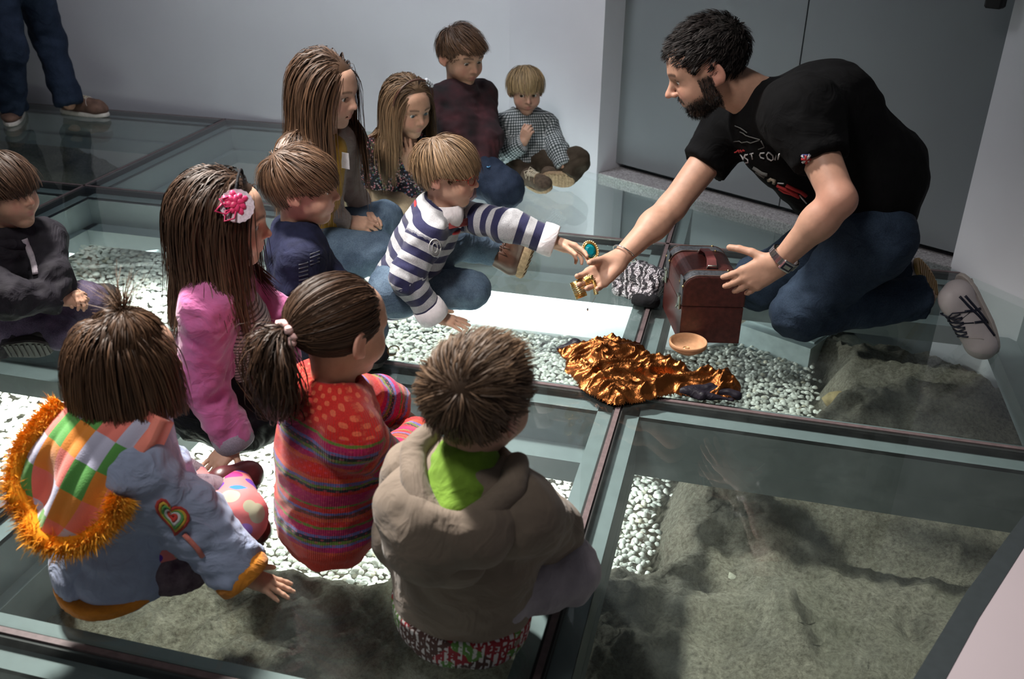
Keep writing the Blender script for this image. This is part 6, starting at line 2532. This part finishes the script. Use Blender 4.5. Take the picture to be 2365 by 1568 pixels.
vs = -1 if (SM[:, 0] @ (A(0, 0, CAM_H) - heel0)) < 0 else 1
st = MB()
for crv in ([(.16, .075), (.30, .060), (.45, .042), (.60, .028), (.74, .020)], [(.18, .060), (.32, .044), (.46, .030), (.58, .020)], [(.34, .075), (.38, .050), (.40, .024)], [(.50, .062), (.53, .040), (.57, .020)]):
    ps = [on_shoe(vs, a, b) for a, b in crv]
    ps = [p for p in ps if p is not None]
    if len(ps) > 2:
        fine_ = []
        for i in range(len(ps) - 1):
            for t in np.linspace(0, 1, 4, endpoint=False):
                fine_.append(ps[i] * (1 - t) + ps[i + 1] * t)
        st.tube(fine_ + [ps[-1]], .0042, 6)
st.build('stripe', M_NL, sh, True)
he2, to2 = at(2120, 608, z=.17), at(2165, 668, z=.02)
shoe(man, he2, he2 + nrm(to2 - he2) * .26, A(-.93, 0, -.2), M_WL, plain('gum_sole', (.30, .17, .05), .6), .095, .08, .014, name='sneaker', hs=.006)
# silver bangle and steel watch
M_SILVER = plain('silver', (.62, .60, .60), .22, 1)
M_GOLD = plain('gold', (.80, .56, .20), .24, 1, .5, .2, 80)
da = nrm(er - wr_)
x_ = nrm(np.cross(da, A(.3, .2, 1)))
y_ = np.cross(da, x_)
bc = wr_ + da * .035
bg = thing('bangle', 'thin silver bangle on the outstretched wrist', 'bracelet', tuple(bc))
MB().tube([bc + (.037 * math.cos(a) * x_ + .042 * math.sin(a) * y_) + da * .010 * math.sin(a + .6) for a in np.linspace(.25, 6.03, 34)], .0024, 8).build('band', M_SILVER, bg, True)
db = nrm(el - wl)
nv_ = nrm(A(0, 0, CAM_H) - wl)
ou = nrm(nv_ * .8 + A(.5, 0, 0.1) - db * (db @ nv_))
ou = nrm(ou - db * (ou @ db))
xx = np.cross(db, ou)
wc_ = wl + db * .020
wt_ = thing('wrist_watch', 'steel digital wrist watch on the arm holding the chest', 'watch', tuple(wc_))
V_, F_ = [], []
nn_ = 36
for k in range(nn_):
    a = 2 * math.pi * k / nn_
    r1, r2 = .0385, .0415
    for r_, w_ in ((r1, -.010), (r2, -.010), (r2, .010), (r1, .010)):
        V_.append(wc_ + (math.cos(a) * ou * .95 + math.sin(a) * xx) * r_ + db * w_)
for k in range(nn_):
    j = (k + 1) % nn_
    for m in range(4):
        F_.append((k * 4 + m, j * 4 + m, j * 4 + (m + 1) % 4, k * 4 + (m + 1) % 4))
st_ = MB().add(V_, F_).build('strap', M_SILVER, wt_)
for k in range(-9, 10):
    if abs(k) > 2:
        a = k * .22
        MB().box(wc_ + (math.cos(a) * ou * .95 + math.sin(a) * xx) * .0425, (.0068, .021, .0022), np.array([-math.sin(a) * ou + math.cos(a) * xx, db, math.cos(a) * ou + math.sin(a) * xx]).T, .0005).build('strap_link', M_SILVER, st_)
RW = np.array([xx, db, ou]).T
cs_ = MB().box(wc_ + ou * .0440, (.036, .031, .009), RW, .003).build('case', M_SILVER, wt_)
MB().box(wc_ + ou * .0487, (.028, .021, .0015), RW).build('display_border', M_NL, cs_)
MB().box(wc_ + ou * .0497, (.018, .010, .0008), RW).build('display', plain('lcd', (.20, .22, .19), .3), cs_)
# marks printed on the T-shirt
M_PRW = plain('print_grey', (.42, .41, .42), .8)
M_PRR = plain('print_red', (.30, .012, .014), .8)
M_PRG = plain('print_dim', (.11, .11, .105), .8)
_vv = np.empty(len(tee.data.vertices) * 3)
tee.data.vertices.foreach_get('co', _vv)
_vv = _vv.reshape(-1, 3) + OFF[tee.name]
TT = BVHTree.FromPolygons(_vv.tolist(), [tuple(p.vertices) for p in tee.data.polygons])


def on_tee(u, v, lift=.0022):
    d = CAM_R @ np.array([(u - 1182.5) / CAM_F, (v - 784.0) / CAM_F, 1.0])
    d = nrm(d)
    h_ = TT.ray_cast(Vector((0, 0, CAM_H)), Vector(d), 6)
    if h_[0] is None:
        return None
    n_ = np.array(h_[1])
    return np.array(h_[0]) + n_ * (lift if n_ @ d < 0 else -lift)


def print_lines(name, lines, mat, r=.0015, parent=None):
    mb = MB()
    for ln in lines:
        ps = [on_tee(u, v) for u, v in ln]
        ps = [p for p in ps if p is not None]
        if len(ps) > 1:
            mb.tube(ps, r, 5)
    if mb.v:
        return mb.build(name, mat, parent or tee, True)


sx = lambda z: [(1640 + x / 7.84, 280 + y / 7.84) for x, y in z]
print_lines('printed_letters', [sx([(560, 600), (590, 640), (610, 690), (650, 600)]), sx([(690, 600), (650, 610), (640, 650), (690, 690), (700, 740), (650, 745)]), sx([(730, 590), (790, 575)]), sx([(760, 580), (775, 680)]),
                                sx([(990, 565), (920, 570), (905, 610), (925, 650), (985, 670)]), sx([(1060, 555), (1030, 600), (1050, 670), (1110, 705), (1150, 680), (1140, 610), (1090, 565), (1060, 555)]),
                                sx([(1180, 690), (1200, 600), (1230, 680), (1265, 585)])], M_PRW, .0022)
print_lines('printed_script', [sx([(450, 560), (490, 545), (520, 520), (540, 560), (560, 520), (585, 555), (610, 520), (635, 540)])], M_PRR, .0026)
print_lines('printed_sketch', [sx([(460, 80), (560, 120), (620, 160), (680, 205)]), sx([(550, 190), (610, 215), (660, 255), (740, 280), (850, 310), (910, 325)]), sx([(930, 345), (960, 400), (990, 460), (880, 505)]), sx([(440, 365), (540, 355), (580, 385), (680, 365), (740, 390), (900, 335)])], M_PRG, .0016)
print_lines('printed_figure', [sx([(800, 830), (870, 880), (940, 930), (1040, 960)]), sx([(850, 900), (940, 960), (1000, 1000)])], M_PRG, .0065)
print_lines('printed_figure', [sx([(1060, 1060), (1110, 1040), (1170, 1060), (1160, 1110)])], plain('print_tan', (.26, .22, .17), .8), .006)
print_lines('printed_panel', [sx([(1220, 1150), (1330, 1200), (1460, 1260), (1580, 1330)]), sx([(1260, 1200), (1360, 1270), (1480, 1300), (1620, 1370)]), sx([(1380, 1150), (1500, 1210), (1640, 1270), (1740, 1350)])], M_PRR, .0065)
for _z in ([(1230, 1110), (1340, 1120)], [(1300, 1190), (1390, 1240)], [(1620, 1330), (1670, 1390), (1750, 1480)]):
    print_lines('printed_stroke', [sx(_z)], M_PRW, .0022)
# union flag on the sleeve
fl0 = sx([(1740, 675)])[0]
print_lines('flag_patch', [[(fl0[0] - 9 + i * 0, fl0[1] - 8 + k * 3.2), (fl0[0] + 9, fl0[1] - 8 + k * 3.2 - 1)] for i in (0,) for k in range(6)], plain('flag_blue', (.02, .02, .10), .8), .0024)
print_lines('flag_white', [[(fl0[0] - 9, fl0[1] - 8), (fl0[0], fl0[1]), (fl0[0] + 9, fl0[1] + 8)], [(fl0[0] + 9, fl0[1] - 9), fl0, (fl0[0] - 9, fl0[1] + 8)], [(fl0[0] - 10, fl0[1] + .8), fl0, (fl0[0] + 10, fl0[1] - .8)], [(fl0[0] + 1, fl0[1] - 9), fl0, (fl0[0] - 1, fl0[1] + 9)]], M_PRW, .0040)
print_lines('flag_red', [[(fl0[0] - 10, fl0[1] + .8), fl0, (fl0[0] + 10, fl0[1] - .8)], [(fl0[0] + 1, fl0[1] - 9), fl0, (fl0[0] - 1, fl0[1] + 9)]], M_PRR, .0046)

# ================================================================= standing adult at the far left
ad_ = thing('person', 'standing adult in dark blue jeans and brown sneakers by the wall', 'person', tuple(at(110, 262, z=0)))
MJ2 = denim('jeans_navy', (.006, .011, .026), (.025, .040, .075), 9)
fl, fr_ = at(178, 262, z=0), at(35, 285, z=0)              # feet on the glass
kneeL, kneeR = at(112, 90, y=fl[1] - .02), at(22, 110, y=fr_[1] - .03)
ankL, ankR = at(160, 240, z=.075), at(28, 250, z=.075)
hipC = (kneeL + kneeR) / 2 + A(-.04, .03, .46)
hx_ = nrm(A(1, .1, 0))
hL, hR_ = hipC + hx_ * .09, hipC - hx_ * .09
jn = [B(hL, hR_, .13, .13), B(hL, kneeL, .105, .078, id=3, jb=.8), B(kneeL, ankL, .078, .072, id=3, s0=.45, ja=.8, jb=1.2, capb=True), B(hR_, kneeR, .105, .078, id=4, jb=.8), B(kneeR, ankR, .078, .072, id=4, s0=.45, ja=.8, jb=1.2, capb=True)]
garment('jeans', jn, MJ2, ad_, h=.013, k=.03, wr=.010, seed=50, fu=16)
tp_ = hipC + A(.02, 0, .50)
hd2 = tp_ + A(.02, 0, .22)
sh_l, sh_r = tp_ + hx_ * .19 - A(0, 0, .03), tp_ - hx_ * .19 - A(0, 0, .03)
M_TOPG = cloth('grey_sweater', (.10, .10, .12), .9)
garment('sweater', [B(hipC + A(0, 0, .05), tp_ - A(0, 0, .08), .14, .155, flat=(A(0, 1, 0), .75)), B(sh_l, sh_r, .07, .07), B(sh_l, sh_l + A(.06, -.02, -.29), .065, .055), B(sh_l + A(.06, -.02, -.29), sh_l + A(.03, -.14, -.50), .055, .042, capb=True),
                    B(sh_r, sh_r + A(-.06, -.02, -.29), .065, .055), B(sh_r + A(-.06, -.02, -.29), sh_r + A(-.03, -.14, -.50), .055, .042, capb=True)], M_TOPG, ad_, h=.012, wr=.006, seed=51)
parts = []
S = SDF()
M2 = frame((.3, -.9, -.25))
add_head(S, hd2, M2, 1.12, adult=True, neck_to=tp_, neck_r=.05)
v, q = S.mesh(.007)
parts.append((v, q, head_attrs(v, hd2, M2, 1.12)))
for sgn, s_ in ((1, sh_l), (-1, sh_r)):
    S = SDF()
    w_ = s_ + A(.03 * sgn, -.14, -.50)
    add_hand(S, w_, A(0, -.2, -1), A(sgn, 0, 0), sgn < 0, .18)
    v, q = S.mesh(.006)
    parts.append((v, q, {}))
S = SDF()
S.cone(hipC, tp_, .08, .07, .02).cone(sh_l, sh_r, .04, .04)
for sgn, s_ in ((1, sh_l), (-1, sh_r)):
    S.cone(s_, s_ + A(.06 * sgn, -.02, -.29), .04, .035).cone(s_ + A(.06 * sgn, -.02, -.29), s_ + A(.03 * sgn, -.14, -.50), .035, .025)
S.cone(hL, kneeL, .06, .05).cone(kneeL, ankL, .05, .035).cone(hR_, kneeR, .06, .05).cone(kneeR, ankR, .05, .035)
v, q = S.mesh(.014)
parts.append((v, q, {}))
v, q, at_ = join_meshes(parts)
mk('body', v, q, skin('b'), ad_, True, attrs=at_)
K2 = dict(root=ad_, M=M2, c=hd2, s=1.12)
build_hair('hair', ad_, hd2, M2, 1.12, H_DARK, short_hair(66, n=1500, length=.06, width=.003))
M_SNK = plain('brown_nubuck', (.135, .075, .055), .75, 0, .3, .35, 20, .2)
shoe(ad_, at(143, 258, z=0), at(250, 270, z=0), A(0, 0, 1), M_SNK, M_SOLEW, .10, .085, .022, laces=M_LACE, name='sneaker', hs=.006)
shoe(ad_, at(44, 240, z=0), at(26, 294, z=0), A(0, 0, 1), M_SNK, M_SOLEW, .10, .085, .022, laces=M_LACE, name='sneaker', hs=.006)

# ================================================================= treasure chest
M_CH = plain('oxblood_leatherette', (.050, .012, .010), .40, 0, .45, .35, 70, .12)
M_CHE = M_CH
M_CHT = plain('embossed_band', (.060, .065, .075), .42, .3, .5, .5, 120, .5)
M_BRASS = plain('brass', (.55, .42, .18), .3, 1)
ca, cb_ = at(1567, 790, z=0), at(1706, 794, z=0)
e1 = nrm(cb_ - ca)
e2 = A(-e1[1], e1[0], 0)
e2 = nrm(e2 + e1 * -.10)
CW, CLN, CH0, CH1 = .186, .258, .122, .222
chest = thing('treasure_chest', 'small oxblood treasure chest with grey bands and a top handle', 'chest', tuple(ca + e1 * CW / 2 + e2 * CLN / 2))
CR = np.array([e1, e2, Z3]).T


def cp_(x, y, z):
    return ca + e1 * x + e2 * y + Z3 * z


def ext(prof, y0, y1):
    """profile in (x, z) pushed along the chest"""
    n = len(prof)
    V_ = [cp_(x, y0, z) for x, z in prof] + [cp_(x, y1, z) for x, z in prof]
    return V_, [tuple(range(n)), tuple(reversed(range(n, 2 * n)))] + [((i + 1) % n, i, n + i, n + (i + 1) % n) for i in range(n)]


def lid_prof(g=0.0, r=.045, z0=None):
    z0 = CH0 + .004 if z0 is None else z0
    pr = [(-g, z0), (CW + g, z0)]
    for a in np.linspace(0, math.pi / 2, 8):
        pr.append((CW - r + (r + g) * math.cos(a), CH1 - r + (r + g) * math.sin(a)))
    for a in np.linspace(math.pi / 2, math.pi, 8):
        pr.append((r + (r + g) * math.cos(a), CH1 - r + (r + g) * math.sin(a)))
    return pr


bd = MB().add(*ext([(0, .001), (CW, .001), (CW, CH0), (0, CH0)], 0, CLN)).build('chest_body', M_CH, chest)
MB().add(*ext([(.002, .003), (CW - .002, .003), (CW - .002, CH0 - .002), (.002, CH0 - .002)], -.0012, .001)).build('end_panel', M_CHE, bd)
lid = MB().add(*ext(lid_prof(), 0, CLN)).build('lid', M_CH, chest)
MB().add(*ext([(x * .97 + CW * .015, CH0 + .005 + (z - CH0 - .004) * .97) for x, z in lid_prof()], -.0012, .001)).build('end_panel', M_CHE, lid)
MB().add(*ext([(.004, CH0 - .001), (CW - .004, CH0 - .001), (CW - .004, CH0 + .0045), (.004, CH0 + .0045)], .002, CLN - .002)).build('lid_gap', M_CH, chest)
for y0 in (.004, CLN - .052):
    outer = lid_prof(.0022)
    inner = lid_prof(.0002)
    V_, F_ = ext(outer, y0, y0 + .046)
    MB().add(V_, F_).build('band', M_CHT, lid)
    rv = MB()
    for y1 in (y0 + .001, y0 + .045):
        rv.tube([cp_(x, y1, z) for x, z in lid_prof(.0026)[1:]], .0016, 6)
    rv.build('piping', M_BRASS if False else M_LEATH, lid, True)
    for k in (3, 9, 16):
        for y1 in (y0 + .002, y0 + .044):
            x, z = lid_prof(.003)[k]
            MB().sphere(cp_(x, y1, z), .0038, None, 8, 6).build('rivet', M_BRASS, lid, True)
for y1 in (.027, CLN - .029):
    lt = MB().box(cp_(-.004, y1, CH0 + .006), (.007, .022, .048), CR, .002)
    lt.tube([cp_(-.009, y1 - .008, CH0 - .004), cp_(-.013, y1, CH0 - .014), cp_(-.009, y1 + .008, CH0 - .004)], .002, 6)
    lt.tube([cp_(-.008, y1 - .010, CH0 + .028), cp_(-.008, y1 + .010, CH0 + .028)], .003, 6)
    lt.build('latch', plain('tarnished_metal', (.20, .22, .19), .4, .8), chest)
    MB().box(cp_(-.0012, y1, CH0 + .055), (.004, .036, .07), CR, .001).build('latch_strap', M_CHT, lid)
hpnt = [cp_(CW * .52, .070, CH1 + .002), cp_(CW * .52, .085, CH1 + .022), cp_(CW * .52, .129, CH1 + .030), cp_(CW * .52, .172, CH1 + .022), cp_(CW * .52, .188, CH1 + .002)]
V_, F_ = [], []
hc_ = []
for i in range(len(hpnt) - 1):
    for t in np.linspace(0, 1, 5, endpoint=False):
        hc_.append(hpnt[i] * (1 - t) + hpnt[i + 1] * t)
hc_.append(hpnt[-1])
for i, p in enumerate(hc_):
    a, b = hc_[max(0, i - 1)], hc_[min(len(hc_) - 1, i + 1)]
    t = nrm(b - a)
    n_ = nrm(np.cross(e1, t))
    wd_ = .012 + .004 * abs(i / (len(hc_) - 1) * 2 - 1)
    V_ += [p - e1 * wd_ - n_ * .002, p + e1 * wd_ - n_ * .002, p + e1 * wd_ + n_ * .003, p - e1 * wd_ + n_ * .003]
for i in range(len(hc_) - 1):
    for m in range(4):
        F_.append((i * 4 + m, i * 4 + (m + 1) % 4, i * 4 + 4 + (m + 1) % 4, i * 4 + 4 + m))
F_ += [(3, 2, 1, 0), tuple(len(V_) - 4 + i for i in range(4))]
MB().add(V_, F_).build('handle', plain('handle_leather', (.13, .035, .035), .4, 0, .5, .2, 40), chest)
for y1 in (.066, .192):
    MB().tube([cp_(CW * .52 - .016, y1, CH1 + .001), cp_(CW * .52 - .012, y1, CH1 + .010), cp_(CW * .52 + .012, y1, CH1 + .010), cp_(CW * .52 + .016, y1, CH1 + .001)], .0028, 6).build('handle_ring', plain('tarnished_ring', (.20, .19, .17), .4, .8), chest, True)

# ================================================================= terracotta bowl with a ring
bc = at(1587, 812, z=0)
M_TERRA = plain('terracotta', (.44, .24, .13), .85, 0, .25, .12, 60, .15)
MB().lathe([(.0, .001), (.030, .001), (.040, .008), (.052, .017), (.0565, .022), (.0555, .024), (.0570, .026), (.0580, .031), (.0575, .036), (.0555, .0375), (.0520, .036), (.0490, .029), (.044, .0205), (.030, .0165), (0, .016)], bc, None, 48).build('bowl', M_TERRA, None, True)
tag(bpy.context.scene.objects['bowl'], 'shallow terracotta bowl on the glass in front of the chest', 'bowl')
rg = bc + A(-.003, -.018, .0195)
MB().tube([rg + A(.009 * math.cos(a), .007 * math.sin(a), .002) for a in np.linspace(0, 6.283, 18, endpoint=False)], .0013, 6, True).build('ring', M_GOLD, None, True)
tag(bpy.context.scene.objects['ring'], 'thin gold ring lying in the terracotta bowl', 'ring')

# ================================================================= bronze cloth
PX = [(1283, 806), (1326, 790), (1348, 796), (1393, 778), (1440, 782), (1484, 797), (1505, 818), (1522, 826), (1546, 815), (1562, 834), (1605, 852), (1690, 858), (1714, 888), (1712, 915), (1660, 912), (1560, 905), (1500, 918), (1422, 931), (1380, 915), (1340, 890), (1318, 862), (1302, 848), (1306, 826)]
PG = [tuple(at(u, v, z=.018)[:2]) for u, v in PX]
xs, ys = zip(*PG)
nx_, ny_ = 190, 120
X_, Y_ = np.meshgrid(np.linspace(min(xs) - .01, max(xs) + .01, nx_), np.linspace(min(ys) - .01, max(ys) + .01, ny_), indexing='ij')
d_ = poly_dist(X_.ravel() + .008 * pnoise(np.stack([X_.ravel() * 30, Y_.ravel() * 30, X_.ravel() * 0], 1)), Y_.ravel(), PG)
p3_ = np.stack([X_.ravel(), Y_.ravel(), X_.ravel() * 0], 1)
wrp = p3_ + .05 * np.stack([pnoise(p3_ * 9), pnoise(p3_ * 9 + 5), 0 * X_.ravel()], 1)
ang_ = .5
ru = wrp @ A(math.cos(ang_), math.sin(ang_), 0)
rv_ = wrp @ A(-math.sin(ang_), math.cos(ang_), 0)
rd1 = 1 - np.abs(2 * pnoise(np.stack([ru * 7, rv_ * 17, ru * 0], 1)))
rd2 = 1 - np.abs(2 * pnoise(np.stack([ru * 15 + 7, rv_ * 34, ru * 0 + 4], 1)))
env = np.clip(-d_ / .035, 0, 1) ** .6
Zc = .003 + env * (.030 * np.clip(rd1, 0, 1) ** 3 + .018 * np.clip(rd2, 0, 1) ** 4 + .006) + .010 * np.clip(-d_ / .10, 0, 1)
ins = (d_ < .0).reshape(nx_, ny_)
ids = np.arange(nx_ * ny_).reshape(nx_, ny_)
ok = ins[:-1, :-1] & ins[1:, :-1] & ins[1:, 1:] & ins[:-1, 1:]
qd = np.stack([ids[:-1, :-1], ids[1:, :-1], ids[1:, 1:], ids[:-1, 1:]], -1)[ok]
us = np.unique(qd)
mp = np.full(nx_ * ny_, -1)
mp[us] = np.arange(len(us))
m_, nt_, b_ = new_mat('bronze_lame')
f = noise(nt_, 16, 3, .6)
L(nt_, ramp(nt_, f, [(.3, (.20, .066, .018)), (.7, (.28, .095, .026))]), b_.inputs['Base Color'])
b_.inputs['Metallic'].default_value = .92
b_.inputs['Roughness'].default_value = .30
bump(nt_, b_, mth(nt_, 'ADD', noise(nt_, 45, 4, .6, dist=.8), mth(nt_, 'MULTIPLY', noise(nt_, 320, 2), .12)), .35, .010)
clo = thing('bronze_cloth', 'crumpled shiny bronze cloth spread on the glass by the chest', 'cloth', tuple(at(1450, 880, z=0)))
mk('sheet', np.c_[X_.ravel(), Y_.ravel(), Zc][us], mp[qd], m_, clo, True)
lb2 = [B(at(1572, 905, z=.010), at(1640, 900, z=.014), .009, .015), B(at(1640, 900, z=.014), at(1702, 915, z=.010), .015, .010), B(at(1590, 908, z=.008), at(1690, 925, z=.006), .009, .008), B(at(1580, 897, z=.010), at(1620, 915, z=.010), .008, .012)]
garment('dark_lining', lb2, cloth('dark_satin', (.014, .012, .018), .45, .3, 40, .3), clo, h=.004, k=.008, wr=.008, fu=60, seed=4, floor=.0015)
garment('dark_corner', [B(at(1290, 806, z=.010), at(1328, 797, z=.018), .007, .013), B(at(1328, 797, z=.018), at(1345, 803, z=.020), .013, .008)], bpy.data.materials['dark_satin'], clo, h=.004, wr=.003, fu=60, seed=5, floor=.0015)

# ================================================================= sequin cloth behind the chest
m_, nt_, b_ = new_mat('zebra_sequins')
w = N(nt_, 'ShaderNodeTexWave')
w.inputs['Scale'].default_value = 15
w.inputs['Distortion'].default_value = 14
w.inputs['Detail'].default_value = 2
w.inputs['Detail Scale'].default_value = 1.6
L(nt_, objco(nt_), w.inputs['Vector'])
f = mth(nt_, 'GREATER_THAN', w.outputs['Fac'], .52)
v2 = N(nt_, 'ShaderNodeTexVoronoi')
v2.inputs['Scale'].default_value = 260
L(nt_, objco(nt_), v2.inputs['Vector'])
L(nt_, mixc(nt_, f, (.014, .012, .016), mixc(nt_, v2.outputs['Color'], (.20, .18, .20), (.62, .58, .62))), b_.inputs['Base Color'])
L(nt_, mth(nt_, 'MULTIPLY', f, .75), b_.inputs['Metallic'])
b_.inputs['Roughness'].default_value = .35
bump(nt_, b_, v2.outputs['Distance'], .8, .004)
sq = thing('sequin_cloth', 'bunched black and silver zebra sequin cloth behind the chest', 'cloth', tuple(at(1470, 690, z=0)))
garment('cloth', [B(at(1437, 662, z=.020), at(1475, 645, z=.045), .030, .050, id=1), B(at(1475, 645, z=.045), at(1512, 655, z=.045), .052, .050, id=2), B(at(1475, 645, z=.045), at(1500, 690, z=.022), .050, .022, id=3), B(at(1430, 672, z=.014), at(1470, 682, z=.014), .018, .022, id=4)],
        m_, sq, h=.006, k=.02, wr=.012, fu=44, seed=9, floor=.002)
garment('lining', [B(at(1473, 692, z=.016), at(1508, 697, z=.018), .020, .022)], M_BLACKC, sq, h=.006, wr=.006, fu=44, seed=9, floor=.002)

# ================================================================= jewels in the hands
gc = at(1363, 579, z=.252)
nv_ = nrm(A(0, 0, CAM_H) - gc + A(.5, 0, .1))
xg = nrm(np.cross(A(-.35, 0, 1), nv_))
yg = np.cross(nv_, xg)
GR = np.array([xg, yg, nv_]).T
br = thing('brooch', 'oval teal gem brooch with a beaded gold rim', 'brooch', tuple(gc))
mg, ntg, bg_ = new_mat('teal_gem')
bg_.inputs['Base Color'].default_value = (.0, .16, .20, 1)
vg = N(ntg, 'ShaderNodeTexVoronoi')
vg.inputs['Scale'].default_value = 120
L(ntg, objco(ntg), vg.inputs['Vector'])
L(ntg, ramp(ntg, vg.outputs['Distance'], [(0, (.0, .165, .205)), (1, (.0, .150, .190))]), bg_.inputs['Base Color'])
bg_.inputs['Roughness'].default_value = .06
bg_.inputs['Specular IOR Level'].default_value = .9
gv, gf = [], []
for (sc, h_) in ((1.0, .000), (.86, .005), (.55, .009)):
    for k in range(12):
        a = 2 * math.pi * k / 12 + (.26 if h_ == .005 else 0)
        gv.append(gc + GR @ A(.0175 * sc * math.cos(a), .0225 * sc * math.sin(a), h_))
gf = [tuple(range(24, 36))]
for r_ in (0, 12):
    for k in range(12):
        j = (k + 1) % 12
        gf += [(r_ + k, r_ + j, r_ + 12 + k), (r_ + j, r_ + 12 + j, r_ + 12 + k)]
gf.append(tuple(reversed(range(12))))
MB().add(gv, gf).build('gem', mg, br)
rim_ = MB().tube([gc + GR @ A(.0200 * math.cos(a), .0252 * math.sin(a), .001) for a in np.linspace(0, 6.283, 40, endpoint=False)], .0032, 8, True).build('rim', M_GOLD, br, True)
for k in range(26):
    a = 2 * math.pi * k / 26
    MB().sphere(gc + GR @ A(.0245 * math.cos(a), .0300 * math.sin(a), .001), .0036, None, 8, 6).build('bead', plain('gold_bead', (.80, .62, .34), .3, .9) if k == 0 else bpy.data.materials['gold_bead'], rim_, True)
MB().lathe([(0, -.003), (.019, -.003), (.020, 0)], gc, GR @ np.diag([1, 1.25, 1]), 24).build('backing', M_GOLD, br, True)

yb = 2.505
bl = thing('gold_bracelet', 'ribbed gold bracelet held over the fingertips of an open palm', 'bracelet', tuple(at(1345, 665, y=yb)))
PTH = [(1321, 655, 2.49), (1327, 672, 2.485), (1340, 686, 2.48), (1347, 668, 2.495), (1352, 650, 2.505), (1362, 643, 2.515), (1370, 646, 2.52), (1373, 662, 2.512), (1378, 682, 2.50)]
PW = [at(u, v, y=y) for u, v, y in PTH]
path = []
for i in range(len(PW) - 1):
    for t in np.linspace(0, 1, 6, endpoint=False):
        path.append(PW[i] * (1 - t) + PW[i + 1] * t)
lk = MB()
# a broad cuff of thin rods round the fingertips, then a narrower strip over the palm
cc0 = at(1336, 668, y=2.49)
axc = nrm(at(1352, 660, y=2.50) - at(1322, 672, y=2.485))
sd_ = nrm(np.cross(axc, nrm(A(0, 0, CAM_H) - cc0)))
ot_ = np.cross(sd_, axc)
for k in range(26):
    a = 2 * math.pi * k / 26
    p = cc0 + (math.cos(a) * sd_ * .024 + math.sin(a) * ot_ * .017)
    lk.tube([p - axc * .017, p, p + axc * .017], .0026, 6)
lk.build('cuff', M_GOLD, bl, True)
lk = MB()
for i, p in enumerate(path[22:]):
    t = nrm(path[min(len(path) - 1, i + 23)] - path[i + 21])
    w_ = nrm(np.cross(t, nrm(A(0, 0, CAM_H) - p)))
    ww = .012 if i < 12 else .007
    lk.tube([p - w_ * ww, p + w_ * ww], .0020, 5)
lk.build('strip', M_GOLD, bl, True)
nk = thing('necklace', 'fine silver chain with a small pendant hanging from the open palm', 'necklace', tuple(at(1370, 700, y=2.50)))
c0_, c1_ = at(1376, 684, y=2.50), at(1358, 712, y=2.49)
ch_ = MB()
for k in range(12):
    t0, t1 = k / 12, (k + .9) / 12
    a, b = c0_ * (1 - t0) + c1_ * t0, c0_ * (1 - t1) + c1_ * t1
    ch_.tube([a + A(0, 0, -.003 * math.sin(t0 * 3.14)), b + A(0, 0, -.003 * math.sin(t1 * 3.14))], .0008, 5)
ch_.build('chain', M_SILVER, nk, True)
MB().sphere(c1_ + A(-.001, 0, -.004), (.003, .002, .005), None, 8, 6).build('pendant', M_SILVER, nk, True)
